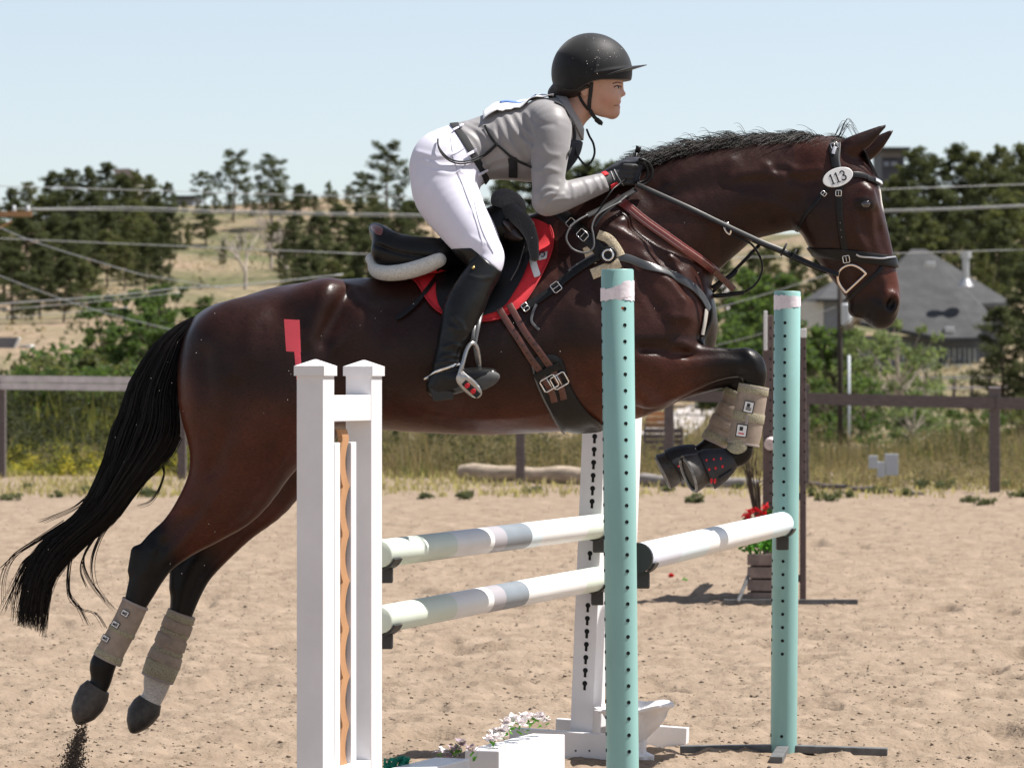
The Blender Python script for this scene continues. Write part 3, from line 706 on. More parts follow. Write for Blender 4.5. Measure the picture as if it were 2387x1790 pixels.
for x in (2152, 2180, 2208, 2236, 2264): q = P(x, 878, D - 2.9); bx('railing_post', (q.x - .05, q.y, q.z - 1.2), (q.x + .05, q.y + .1, q.z + .62), M_WHITE, hs)
for y in (850, 857, 864, 871): q = P(2152, y, D - 2.9); bx('railing_bar', (q.x, q.y - .03, q.z), (P(2264, y, D - 2.9).x, q.y + .0, q.z + .04), M_WHITE, hs)
# smaller wing to the left with a pale gable wall
h2 = empty('garage', P(1890, 800, 185), 'small building with grey roof and pale end wall left of the big house', 'building')
D2 = 185.0
poly_solid('wall', [P(1874, 703, D2), P(1920, 703, D2), P(1920, 776, D2), P(1874, 760, D2)], 5, M_WALLT, h2); poly_solid('side_wall', [P(1921, 700, D2 + .1), P(1990, 700, D2 + .1), P(1990, 790, D2 + .1), P(1921, 776, D2 + .1)], 5, M_WALLG, h2)
bm = bmesh.new(); v = [bm.verts.new(p) for p in (P(1906, 697, D2 - .6), P(2010, 697, D2 - .6), P(2000, 650, D2 + 3), P(1950, 650, D2 + 3), P(1868, 702, D2 + 6), P(2010, 690, D2 + 6))]
for f in ((0, 1, 2, 3), (0, 3, 4), (4, 3, 2, 5)): bm.faces.new([v[i] for i in f])
ex = bmesh.ops.extrude_face_region(bm, geom=list(bm.faces))
for q in ex['geom']:
    if isinstance(q, bmesh.types.BMVert): q.co.z -= .15
from_bm('roof', bm, M_ROOF, h2)
# dark modern house on the hill top right
h3 = empty('house', P(2085, 396, 400), 'dark flat roofed modern house on the hilltop beside the horse ears', 'house')
def q3(x, y, dy=0): return P(x, y, 400 + dy)
bx('wall', (q3(2056, 0).x, 400, q3(0, 420).z - 3), (q3(2108, 0).x, 410, q3(0, 352).z), M_DARKW, h3); bx('roof', (q3(2048, 0).x, 398, q3(0, 353).z), (q3(2118, 0).x, 412, q3(0, 346).z), mat('dark_roof', (.05, .055, .055), rough=.8), h3)
bx('upper_wall', (q3(2052, 0).x, 399.6, q3(0, 368).z), (q3(2100, 0).x, 399.9, q3(0, 354).z), mat('mid_grey_wall', (.16, .15, .16), rough=.8), h3)
for x0, x1 in ((2060, 2071), (2076, 2090)): bx('window', (q3(x0, 0).x, 399.5, q3(0, 388).z), (q3(x1, 0).x, 399.8, q3(0, 378).z), mat('pale_glass', (.2, .22, .28), rough=.2), h3)
# pale house on the left hilltop, roof showing between the pines
h4 = empty('house', P(295, 430, 420), 'pale house with pinkish roof peeking over the left pines', 'house')
def q4(x, y, dy=0): return P(x, y, 420 + dy)
bx('wall', (q4(285, 0).x, 422, q4(0, 460).z), (q4(318, 0).x, 430, q4(0, 412).z), M_WALLT, h4)
poly_solid('roof', [q4(262, 394), q4(302, 393), q4(322, 407), q4(290, 424), q4(275, 418)], 8, mat('pinkish_roof', (.33, .27, .25), rough=.9), h4); bx('chimney', (q4(308, 0).x, 424, q4(0, 400).z), (q4(314, 0).x, 425, q4(0, 390).z), M_DARKW, h4)
h5 = empty('house', P(430, 480, 430), 'small blue grey box of a house on the skyline left of the open pines', 'house')
q5 = lambda x, y: P(x, y, 430)
bx('wall', (q5(410, 0).x, 430, q5(0, 500).z), (q5(450, 0).x, 440, q5(0, 464).z), mat('far_blue_wall', (.22, .25, .29), rough=.8), h5); bx('roof', (q5(406, 0).x, 429, q5(0, 464).z), (q5(455, 0).x, 441, q5(0, 457).z), M_ROOF, h5)
bx('window', (q5(420, 0).x, 429.8, q5(0, 480).z), (q5(432, 0).x, 429.95, q5(0, 470).z), M_GLASS, h5)
h6 = empty('house', P(10, 870, 108), 'low house with grey roof and white fascia at the left edge', 'house')
q6 = lambda x, y, d=0: P(x, y, 108 + d)
poly_solid('roof', [q6(-90, 786), q6(42, 786), q6(6, 862), q6(-120, 862)], .25, mat('grey_roof', (.16, .16, .175), rough=.8, var=.1), h6); poly_solid('fascia', [q6(43, 786, -.1), q6(46, 788, -.1), q6(10, 864, -.1), q6(6, 864, -.1)], .3, M_WHITE, h6)
bx('wall', (q6(-110, 0).x, 109, q6(0, 930).z), (q6(4, 0).x, 114, q6(0, 860).z), M_WALLG, h6)
poly_solid('porch_roof', [q6(44, 803, .2), q6(71, 803, .2), q6(71, 808, .2), q6(42, 808, .2)], 1, M_WHITE, h6); poly_solid('porch_wall', [q6(38, 812, .5), q6(64, 812, .5), q6(55, 845, .5), q6(34, 845, .5)], 1, mat('grey_roof', (.16, .16, .175)), h6); poly_solid('porch_post', [q6(66, 808, .2), q6(70, 808, .2), q6(58, 852, .2), q6(53, 852, .2)], .15, M_WHITE, h6)
# pale curving driveway
pts = [(1540, 1024, 34), (1575, 1003, 30), (1620, 985, 26), (1668, 966, 20), (1700, 950, 14), (1712, 940, 10), (1690, 934, 7), (1640, 930, 5)]
V = []; 
for x, y, hw in crom(pts, 6):
    Y = 1.37 * FPX / (y - CY + 1); 
    for s in (-1, 1): X = (x + s * hw * 1.6 - CX) * Y / FPX; V.append((X, Y, float(terr(X, Y)) + .10))
n = len(V) // 2; tag(np_mesh('driveway', np.array(V), np.array([(2 * i, 2 * i + 1, 2 * i + 3, 2 * i + 2) for i in range(n - 1)]), mat('pale_concrete', (.42, .38, .36), rough=.9, var=.1, vscale=.5)), kind='structure')

# ---------------- fence
M_FENCE = mat('grey_brown_wood', (.13, .105, .10), rough=.85, var=.3, vscale=9, stretch=(1, 1, 6), bump=.3, bscale=30, bdist=.01); M_FENCEP = mat('weathered_board', (.62, .57, .58), rough=.8, var=.2, vscale=9, bump=.2, bscale=30, bdist=.01)
fn = empty('fence', P(1193, 1150, 52), 'weathered post and rail fence running along the back of the arena', 'fence')
def fd(x): return 56 - 8 * (x + 0) / 2387
def fz(x): return np.interp(x, [-200, 0, 300, 1500, 1877, 2387, 2600], [1.50, 1.494, 1.48, 1.30, 1.26, 1.20, 1.18])
posts = [-60, 2, 423, 850, 1213, 1600, 2000, 2320, 2560]
posts = [-1700, -1270, -850, -430, 2, 423, 820, 1213, 1560, 1875, 2320, 2700, 3120, 3540]
for x in posts:
    Dd = fd(x); q = P(x, 0, Dd); hh = fz(x) + (.11 if x > 1500 else -.02)
    if x in (423, 820): hh = 1.25
    bx('post', (q.x - .062, Dd, -.3), (q.x + .062, Dd + .13, hh), M_FENCE, fn, bev=.008)
    if x == 2320: bx('post_cap', (q.x - .068, Dd - .006, hh), (q.x + .068, Dd + .136, hh + .02), M_FENCEP, fn)
for x0, x1 in zip(posts[:-1], posts[1:]):
    a, b = P(x0, 0, fd(x0) - .005), P(x1, 0, fd(x1) - .005); lowm = x1 < 500
    for dz, hgt, m in ([(0, .095, M_FENCEP), (-.105, .095, M_FENCEP)] if lowm else [(0, .15, M_FENCE)]):
        za, zb = fz(x0) + dz, fz(x1) + dz
        poly_solid('rail', [Vector((a.x, a.y - .045, za)), Vector((b.x - .01, b.y - .045, zb)), Vector((b.x - .01, b.y - .045, zb - hgt)), Vector((a.x, a.y - .045, za - hgt))], .04, m, fn)
# rail fence far off in front of the house
ff = empty('far_fence', P(2250, 930, 150), 'low thin rail fence far off below the house deck', 'fence')
for x in range(2140, 2420, 42): q = TP(x, 150); bx('post', (q.x - .06, 150, q.z - .2), (q.x + .06, 150.12, q.z + 1.0), M_FENCE, ff)
for dz in (.9, .5): 
    a, b = TP(2140, 150), TP(2400, 150); poly_solid('rail', [a + Vector((0, -.05, dz)), b + Vector((0, -.05, dz)), b + Vector((0, -.05, dz - .07)), a + Vector((0, -.05, dz - .07))], .04, M_FENCEP, ff)
# logs lying at the arena edge
def log(a, b, r, m, label, cat='log', group=None):
    bm = bmesh.new(); n = 14; pts = [a + (b - a) * (i / n) + Vector((0, 0, .012 * math.sin(i * 1.7))) for i in range(n + 1)]; tube(bm, pts, [r * (.9 + .1 * math.sin(i * .9)) if 0 < i < n else r * .82 for i in range(n + 1)], 14, up=Vector((0, 1, 0)))
    o = from_bm('log', bm, m, smooth=True, auto=50); return tag(o, label, cat, group)
M_LOG = mat('log_wood', (.40, .32, .24), rough=.9, var=.4, vscale=3, stretch=(.4, 3, 6), bump=.5, bscale=18, bdist=.02)
q = P(1076, 0, 53.4); q2 = P(1475, 0, 51.6); log(Vector((q.x, 53.4, .15)), Vector((q2.x, 51.6, .12)), .125, M_LOG, 'pale weathered log lying in the grass at the arena edge')
q = P(1480, 0, 51.4); q2 = P(1770, 0, 50.2); log(Vector((q.x, 51.4, .10)), Vector((q2.x, 50.2, .07)), .085, mat('grey_log', (.26, .235, .22), rough=.9, var=.4, vscale=6, stretch=(.4, 3, 6)), 'thin grey log lying behind the white jump post')
q = P(1874, 0, 50); q2 = P(2150, 0, 47.2); log(Vector((q.x, 50, .08)), Vector((q2.x, 47.2, .03)), .035, M_FENCE, 'dark rail lying on the ground below the right fence', 'rail')
# timber crate with orange planks behind the girth
cr = empty('timber_crate', P(1545, 1048, 58), 'dark slatted crate topped with orange planks behind the white post', 'crate')
for k in range(4): a, b = P(1500, 999 + k * 13, 58), P(1591, 1009 + k * 13, 58); bx('slat', (a.x, 58, b.z), (b.x, 58.04, a.z), M_FENCE, cr)
for x in (1500, 1586): a, b = P(x, 995, 57.9), P(x + 6, 1052, 57.9); bx('corner_post', (a.x, 57.92, b.z - .1), (b.x, 57.98, a.z), M_FENCE, cr)
for k in range(3): a, b = P(1504 + 3 * k, 985 - k * 13, 58.5), P(1566 - 4 * k, 996 - k * 13, 58.5); bx('plank', (a.x, 58.1 + .2 * k, b.z), (b.x, 59, a.z), mat('orange_wood', (.36, .2, .1), rough=.8, var=.3, vscale=5), cr)
ub = empty('utility_boxes', P(2060, 1105, 63), 'pale grey metal utility boxes half hidden in the weeds', 'utility box')
for i, (x0, x1, y0, y1) in enumerate(((2026, 2046, 1062, 1092), (2046, 2062, 1076, 1112), (2064, 2094, 1058, 1108))): a, b = P(x0, y0, 49.6 + .02 * i), P(x1, y1, 49.6 + .02 * i); bx('box', (a.x, a.y, b.z), (b.x, a.y + .1, a.z), mat('pale_metal', (.42, .45, .48), rough=.5), ub, bev=.004)
# utility pole with transformer
up = empty('utility_pole', TP(1959, 78), 'dark wooden utility pole with grey transformer drum behind the horse mouth', 'utility pole')
bm = bmesh.new(); tube(bm, [TP(1959, 78, -.5), Vector((P(1958, 600, 78).x, 78, P(0, 560, 78).z))], [.062, .05], 10, up=Vector((0, 1, 0))); from_bm('pole', bm, mat('dark_pole', (.035, .027, .022), rough=.9), up, smooth=True)
bm = bmesh.new(); q = P(1974, 757, 77.9); tube(bm, [q, q + Vector((0, 0, .40)), q + Vector((0, 0, .43))], [.115, .115, .08], 14, up=Vector((0, 1, 0))); from_bm('transformer', bm, mat('transformer_grey', (.5, .52, .54), rough=.4), up, smooth=True, auto=40)
lp = empty('pale_pole', TP(1979, 80), 'thin pale grey pole right beside the dark utility pole', 'pole')
bm = bmesh.new(); tube(bm, [TP(1979, 80, -.3), P(1979, 828, 80)], .028, 8, up=Vector((0, 1, 0))); from_bm('pole', bm, mat('pale_metal', (.42, .45, .48)), lp, smooth=True)
# pole with cross arm at the left edge
ca = empty('power_pole', P(-75, 1000, 90), 'wooden power pole just outside the left edge, its cross arm reaching in', 'power pole')
M_ARM = mat('orange_arm_wood', (.42, .23, .11), rough=.8, var=.2, vscale=4)
q = P(-75, 480, 90); bm = bmesh.new(); tube(bm, [TP(-75, 90, -.5), q + Vector((0, 0, .5))], [.15, .11], 10, up=Vector((0, 1, 0))); from_bm('pole', bm, M_BARK, ca, smooth=True)
a, b = P(-225, 495, 89.8), P(74, 505, 89.8); bx('cross_arm', (a.x, 89.75, P(0, 506, 90).z), (b.x, 89.85, P(0, 494, 90).z), M_ARM, ca)
bm = bmesh.new(); tube(bm, [P(-60, 560, 89.8), P(28, 516, 89.8)], .03, 6, up=Vector((0, 1, 0))); from_bm('brace', bm, M_ARM, ca)
for x in (33, 65): 
    bm = bmesh.new(); q = P(x, 494, 89.8); tube(bm, [q, q + Vector((0, 0, .04)), q + Vector((0, 0, .08)), q + Vector((0, 0, .14))], [.03, .055, .03, .045], 8, up=Vector((0, 1, 0))); from_bm('insulator', bm, mat('porcelain', (.6, .62, .64), rough=.3), ca, smooth=True)
# wires
M_WIRE = mat('aluminium_wire', (.42, .42, .42), rough=.5, metal=.3)
def wire(pts, D_, r, label):
    bm = bmesh.new(); c = crom(pts, 10); n = len(c); D_ = D_ if isinstance(D_, tuple) else (D_, D_)
    tube(bm, [P(x, y, D_[0] + (D_[1] - D_[0]) * i / (n - 1)) for i, (x, y) in enumerate(c)], r, 6, up=Vector((0, 1, 0)))
    tag(from_bm('power_line', bm, M_WIRE, smooth=True), label, 'power line')
wire([(-200, 432), (0, 434), (400, 446), (750, 456), (1190, 462), (1800, 452), (2100, 440), (2387, 430), (2600, 420)], (90, 92), .010, 'topmost thin power line crossing the whole view')
wire([(33, 487), (300, 484), (540, 492), (970, 500), (1500, 501), (2060, 490), (2387, 478), (2600, 468)], (89.8, 92), .013, 'thick pale power line just above its twin')
wire([(65, 489), (300, 490), (540, 497), (970, 505), (1500, 505), (2060, 494), (2387, 482), (2600, 472)], (89.8, 92), .013, 'thick pale power line, lower of the close pair')
wire([(-200, 548), (0, 556), (324, 570), (755, 588), (900, 593), (1500, 601), (1780, 599), (2387, 582), (2600, 572)], (90, 92), .009, 'thin power line below the thick pair')
wire([(-100, 490), (0, 531), (95, 569), (300, 632), (360, 645), (520, 672)], (90, 80), .009, 'power line slanting down from the cross arm')
wire([(-100, 605), (0, 643), (105, 683), (240, 728), (395, 768), (700, 850)], (90, 75), .008, 'thin power line slanting down behind the tail')
wire([(-200, 720), (0, 708), (247, 691), (420, 672), (560, 665), (800, 640)], 88, .014, 'thick cable rising gently at the left edge')
wire([(-200, 736), (0, 722), (200, 705), (420, 682)], 88.5, .009, 'thin cable just below the thick one at the left edge')
wire([(-200, 750), (0, 741), (110, 733), (300, 716)], 89, .007, 'lowest thin cable at the left edge')
wire([(1560, 748), (1661, 721), (1790, 684), (1924, 642), (2000, 618)], 86, .008, 'thin cable rising to the right below the horse jaw')
wire([(1600, 822), (1672, 804), (1780, 776), (1960, 712)], (80, 78), .008, 'thin cable rising toward the transformer')
# ================================================================= HORSE
def hair_extra(nt, b, mp, cs):
    """short hair lying along the body: stretched fine noise in bump and colour, a little dust"""
    L = nt.links; m2 = nt.nodes.new('ShaderNodeMapping'); m2.inputs['Scale'].default_value = (90, 260, 420); m2.inputs['Rotation'].default_value = (0, R(28), 0)
    L.new(nt.nodes['Texture Coordinate'].outputs['Object'], m2.inputs[0])
    n = nt.nodes.new('ShaderNodeTexNoise'); n.inputs['Scale'].default_value = 1.0; n.inputs['Detail'].default_value = 3; L.new(m2.outputs[0], n.inputs['Vector'])
    old = b.inputs['Normal'].links[0].from_socket; bp = nt.nodes.new('ShaderNodeBump'); bp.inputs['Strength'].default_value = .35; bp.inputs['Distance'].default_value = .0015
    L.new(n.outputs['Fac'], bp.inputs['Height']); L.new(old, bp.inputs['Normal']); L.new(bp.outputs[0], b.inputs['Normal'])
    mr = nt.nodes.new('ShaderNodeMapRange'); mr.inputs['From Min'].default_value = .3; mr.inputs['From Max'].default_value = .7; mr.inputs['To Min'].default_value = .7; mr.inputs['To Max'].default_value = 1.35
    L.new(n.outputs['Fac'], mr.inputs['Value']); sc = nt.nodes.new('ShaderNodeVectorMath'); sc.operation = 'SCALE'; L.new(cs, sc.inputs[0]); L.new(mr.outputs[0], sc.inputs['Scale'])
    n3 = nt.nodes.new('ShaderNodeTexNoise'); n3.inputs['Scale'].default_value = 2.6; n3.inputs['Detail'].default_value = 7; L.new(mp.outputs[0], n3.inputs['Vector'])
    r3 = nt.nodes.new('ShaderNodeMapRange'); r3.inputs['From Min'].default_value = .52; r3.inputs['From Max'].default_value = .8; r3.inputs['To Max'].default_value = .10; L.new(n3.outputs['Fac'], r3.inputs['Value'])
    dm = nt.nodes.new('ShaderNodeMix'); dm.data_type = 'RGBA'; dm.inputs[7].default_value = (.12, .08, .06, 1); L.new(r3.outputs[0], dm.inputs[0]); L.new(sc.outputs[0], dm.inputs[6]); L.new(dm.outputs[2], b.inputs['Base Color'])
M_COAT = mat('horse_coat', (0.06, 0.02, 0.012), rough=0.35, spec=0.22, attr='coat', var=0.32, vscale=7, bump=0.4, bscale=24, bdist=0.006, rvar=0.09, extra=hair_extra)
M_HOOF = mat('hoof_horn', (0.055, 0.045, 0.038), rough=0.5, var=0.5, vscale=60, bump=0.3, bscale=90, bdist=0.002)
M_BLACKHAIR = mat('black_hair', (0.011, 0.007, 0.0055), rough=0.36, spec=0.35, col2=(.005,.004,.004), vscale=30)
M_MANE = mat('mane_hair', (0.06, 0.05, 0.042), rough=0.5, spec=0.6, col2=(0.008, 0.006, 0.006), vscale=40, var=.5)

H = Field((120, 2125, 265, 1690, -235, 235), 4.0)
# barrel, quarters and chest: top point / bottom point pairs
def tb(x, yt, yb, w, rw): return (x, (yt + yb) / 2, w, (yb - yt) / 2, rw)
H.chain([tb(560, 716, 1005, 0, 150), tb(640, 676, 1010, 0, 182), tb(730, 657, 1002, 0, 185), tb(850, 648, 1000, 0, 178), tb(980, 640, 1008, 0, 184),
         tb(1110, 622, 1014, 0, 186), tb(1240, 585, 1010, 0, 172), tb(1350, 540, 1000, 0, 152), tb(1450, 540, 975, 0, 138), tb(1495, 590, 930, 0, 125)], k=10)
# buttocks
for sgn in (-1, 1):
    H.chain([(560, 830, sgn * 78, 128, 92), (540, 930, sgn * 82, 124, 92), (560, 1010, sgn * 84, 112, 84)], k=40)
H.ell((520, 800, 0), (75, 85, 80), 0, k=40)
# withers and neck
H.chain([(1370, 560, 0, 110, 70), (1440, 560, 0, 140, 92), (1520, 562, 0, 150, 92), (1612, 502, 0, 138, 76), (1702, 460, 0, 114, 66), (1792, 440, 0, 107, 60), (1862, 430, 0, 102, 56), (1915, 425, 0, 98, 54)], k=40)
H.chain([(1250, 560, 0, 60, 50), (1340, 510, 0, 48, 38), (1420, 465, 0, 44, 34), (1519, 425, 0, 36, 30), (1658, 385, 0, 30, 26), (1747, 366, 0, 28, 24), (1840, 358, 0, 26, 24), (1950, 358, 0, 30, 30)], k=30)
# head
HD = [(1925, 405, 0, 76, 58), (1950, 445, 0, 98, 66), (1957, 490, 0, 101, 67), (1974, 540, 0, 95, 58), (1996, 588, 0, 84, 50), (2016, 632, 0, 73, 44), (2034, 672, 0, 63, 42), (2046, 702, 0, 52, 42), (2048, 720, 0, 42, 38)]
H.chain(HD, k=26)
H.chain([(1900, 500, -38, 40, 26), (1925, 545, -34, 40, 24)], k=30); H.chain([(1900, 500, 38, 40, 26), (1925, 545, 34, 40, 24)], k=30)   # cheeks
H.ell((2052, 727, 0), (40, 33, 36), 60, k=16)      # upper lip
H.ell((2006, 713, 0), (33, 25, 28), -40, k=12)     # lower lip, chin
for sgn in (-1, 1):
    H.chain([(2020, 452, sgn * 52, 20, 14), (2040, 520, sgn * 30, 16, 10)], k=16)       # brow ridge
    H.ell((2014, 474, sgn * 58), (24, 17, 15), 15, k=14)
    H.chain([(1990, 545, sgn * 50, 9, 7), (2022, 610, sgn * 41, 8, 6)], k=12)            # facial crest
    H.ell((2074, 706, sgn * 32), (22, 30, 16), 20, k=12)
    H.ell((2078, 708, sgn * 48), (11, 19, 20), 22, k=6, op='sub')                         # nostril
    H.chain([(2022, 742, sgn * 38, 2.4, 12), (2008, 700, sgn * 42, 2.4, 8), (2004, 676, sgn * 42, 2.5, 7)], k=5, op='sub')   # mouth line
    H.chain([(1862, 470, sgn * 66, 8, 10), (1868, 545, sgn * 60, 6, 10)], k=18, op='sub')     # groove behind jaw
# ears
def ear(x0, y0, x1, y1, w, w1):
    dx, dy = x1 - x0, y1 - y0
    H.chain([(x0, y0, w, 24, 19), (x0 + dx * .3, y0 + dy * .25, w, 21, 16), (x0 + dx * .6, y0 + dy * .57, (w + w1) / 2, 14, 11), (x0 + dx * .85, y0 + dy * .85, w1, 8, 6), (x1, y1, w1, 5, 4)], k=10)
ear(1985, 342, 2072, 289, -34, -30); ear(2012, 358, 2086, 301, 40, 36)
H.chain([(2010, 352, -58, 8, 12), (2040, 324, -48, 7, 10), (2060, 304, -38, 3, 5)], k=6, op='sub')
# near foreleg
H.chain([(1440, 800, -92, 105, 62), (1500, 868, -98, 84, 52), (1545, 868, -98, 72, 44), (1600, 858, -98, 57, 36), (1655, 850, -98, 43, 30), (1705, 847, -98, 35, 28), (1742, 848, -98, 36, 29), (1757, 868, -98, 31, 27), (1758, 895, -98, 26, 23), (1752, 925, -98, 22, 20), (1741, 980, -98, 21, 19), (1732, 1030, -98, 25, 22), (1724, 1056, -98, 29, 24), (1700, 1070, -98, 22, 20), (1668, 1082, -98, 24, 23)], k=26)
# far foreleg
H.chain([(1440, 820, 92, 100, 60), (1500, 885, 96, 78, 48), (1560, 880, 98, 60, 38), (1640, 872, 98, 44, 30), (1700, 868, 98, 36, 28), (1728, 880, 98, 32, 27), (1722, 910, 98, 25, 22), (1702, 955, 98, 21, 18), (1680, 1005, 98, 21, 18), (1664, 1036, 98, 26, 22), (1635, 1056, 98, 22, 20), (1600, 1070, 98, 23, 22)], k=26)
# near hind leg
H.chain([(600, 930, -98, 150, 80), (575, 1030, -104, 128, 72), (535, 1130, -106, 100, 56), (480, 1195, -106, 74, 44), (425, 1245, -106, 55, 34), (373, 1288, -106, 49, 30), (348, 1330, -106, 41, 27), (330, 1372, -106, 34, 24), (314, 1410, -106, 27, 22), (290, 1455, -106, 24, 20), (262, 1508, -106, 25, 20), (240, 1548, -106, 31, 24), (236, 1585, -106, 24, 20), (222, 1612, -106, 25, 23)], k=34)
# far hind leg
H.chain([(680, 930, 98, 130, 78), (655, 1040, 104, 100, 66), (610, 1130, 106, 86, 54), (545, 1205, 106, 66, 42), (490, 1275, 106, 52, 33), (455, 1325, 106, 44, 29), (436, 1370, 106, 38, 26), (424, 1420, 106, 29, 23), (408, 1470, 106, 26, 21), (385, 1530, 106, 28, 22), (368, 1580, 106, 33, 25), (360, 1616, 106, 26, 21), (340, 1650, 106, 26, 24)], k=34)
H.chain([(318, 1284, -106, 14, 14), (306, 1330, -106, 9, 11)], k=14); H.chain([(408, 1318, 106, 14, 14), (405, 1370, 106, 9, 11)], k=14)
# muscles and hollows on both sides
for sgn in (-1, 1):
    H.chain([(1420, 560, sgn * 92, 50, 30), (1480, 660, sgn * 104, 60, 30), (1530, 760, sgn * 104, 66, 32)], k=60)      # shoulder blade, point of shoulder
    H.ell((1572, 705, sgn * 58), (64, 88, 56), 0, k=50)              # breast
    H.ell((1420, 800, sgn * 112), (110, 72, 44), 35, k=60)           # triceps
    H.chain([(1480, 520, sgn * 112, 6, 12), (1560, 610, sgn * 124, 7, 12), (1608, 690, sgn * 122, 6, 12)], k=34, op='sub')
    H.chain([(1500, 812, sgn * 160, 5, 12), (1560, 815, sgn * 150, 5, 12), (1600, 822, sgn * 138, 4, 10)], k=26, op='sub')
    H.chain([(1740, 510, sgn * 80, 8, 12), (1640, 600, sgn * 98, 8, 12)], k=34, op='sub')     # jugular groove
    H.ell((750, 705, sgn * 108), (60, 42, 50), -10, k=70)            # point of hip
    H.ell((690, 950, sgn * 112), (84, 110, 70), 20, k=70)            # stifle
    H.chain([(800, 740, sgn * 215, 20, 20), (806, 880, sgn * 215, 20, 20)], k=70, op='sub')     # flank hollow
    H.chain([(462, 830, sgn * 178, 7, 14), (478, 950, sgn * 196, 8, 14), (500, 1080, sgn * 196, 8, 14)], k=44, op='sub')
    H.chain([(425, 1200, sgn * 152, 6, 12), (372, 1265, sgn * 142, 7, 12)], k=22, op='sub')
# dock of the tail
H.chain([(520, 745, 0, 26, 24), (470, 765, 0, 24, 22), (425, 800, 0, 18, 18)], k=20)

# relief lines on the flanks, shoulder, neck and face: (points, height px, width px)
REL = [([(770, 668), (758, 715), (728, 792)], 5, 14), ([(862, 722), (838, 755), (800, 800)], 8, 20), ([(812, 690), (788, 745), (762, 800)], -7, 12), ([(640, 700), (600, 760), (590, 830)], 3, 16),
 ([(905, 760), (880, 830), (870, 900)], -3, 12), ([(690, 1040), (660, 1090), (620, 1140)], 3, 10), ([(560, 900), (545, 1000), (500, 1100)], -4, 12), ([(470, 1190), (430, 1235), (380, 1290)], -3, 9), ([(520, 1150), (470, 1220), (430, 1270)], 3, 8),
 ([(1416, 532), (1447, 545), (1495, 567), (1530, 585), (1558, 601)], 4, 6), ([(1440, 520), (1452, 516), (1460, 523)], 4, 5), ([(1560, 604), (1572, 610), (1570, 622), (1580, 636)], 4.5, 5), ([(1520, 640), (1560, 660), (1590, 700)], 3.5, 7),
 ([(1480, 620), (1500, 680), (1540, 740)], -4, 10), ([(1585, 650), (1600, 690), (1592, 740)], 3.5, 8), ([(1540, 735), (1580, 745), (1610, 740)], 3, 7), ([(1620, 640), (1632, 690), (1620, 740)], -3, 8),
 ([(1560, 430), (1600, 405), (1652, 385), (1700, 375)], 4, 12), ([(1520, 470), (1600, 450), (1690, 430), (1780, 430)], -4, 14), ([(1700, 420), (1760, 405), (1820, 410)], 4, 10), ([(1800, 396), (1812, 402), (1830, 396)], -5, 5), ([(1829, 390), (1860, 402), (1905, 398)], 3.5, 6), ([(1780, 386), (1792, 392)], 4, 5), ([(1835, 420), (1870, 430), (1900, 425)], -3, 6),
 ([(1760, 470), (1800, 480), (1840, 500)], 3, 9), ([(1590, 826), (1630, 829), (1680, 826), (1720, 830)], -4, 5), ([(1560, 812), (1575, 802), (1600, 808)], 4, 7), ([(1600, 880), (1660, 872), (1715, 868)], -3, 6), ([(1735, 822), (1752, 845), (1756, 870)], 3, 6),
 ([(2040, 500), (2046, 560), (2058, 590)], -4, 7), ([(2028, 505), (2036, 550), (2052, 590)], 3, 6), ([(1985, 500), (1990, 540), (2010, 575)], 3, 6), ([(1930, 560), (1960, 600), (1990, 640)], 2.5, 6), ([(2050, 640), (2062, 670), (2060, 695)], 3, 6), ([(2030, 690), (2050, 700)], -3, 6),
 ([(1000, 960), (1100, 975), (1200, 972), (1290, 960)], 2.5, 6), ([(1420, 860), (1440, 910), (1480, 940)], -4, 10), ([(395, 1240), (370, 1280), (352, 1330)], 3, 6), ([(1380, 660), (1400, 740), (1430, 800)], -3, 14)]
Uh = H.u[:, None, None]; Vh = H.v[None, :, None]; Dh = np.zeros((len(H.u), len(H.v), 1), np.float32)
for pts, amp, sg in REL:
    pts = crom(pts, 4); xs_ = [p[0] for p in pts]; ys_ = [p[1] for p in pts]; m_ = 4 * sg
    i0, i1 = int((min(xs_) - m_ - H.u[0]) / H.h), int((max(xs_) + m_ - H.u[0]) / H.h); j0, j1 = int((min(ys_) - m_ - H.v[0]) / H.h), int((max(ys_) + m_ - H.v[0]) / H.h)
    i0, j0 = max(0, i0), max(0, j0); uu = Uh[i0:i1]; vv = Vh[:, j0:j1]; best = np.full((uu.shape[0], vv.shape[1], 1), 1e9, np.float32)
    for (ax_, ay), (bx_, by_) in zip(pts[:-1], pts[1:]):
        dx, dy = bx_ - ax_, by_ - ay; t = np.clip(((uu - ax_) * dx + (vv - ay) * dy) / (dx * dx + dy * dy + 1e-6), 0, 1); best = np.minimum(best, (uu - ax_ - dx * t) ** 2 + (vv - ay - dy * t) ** 2)
    Dh[i0:i1, j0:j1] += amp * 1.35 * np.exp(-best / (2 * sg * sg))
H.F = H.F - Dh * np.clip(np.abs(H.w)[None, None, :] / 45, 0, 1).astype(np.float32)

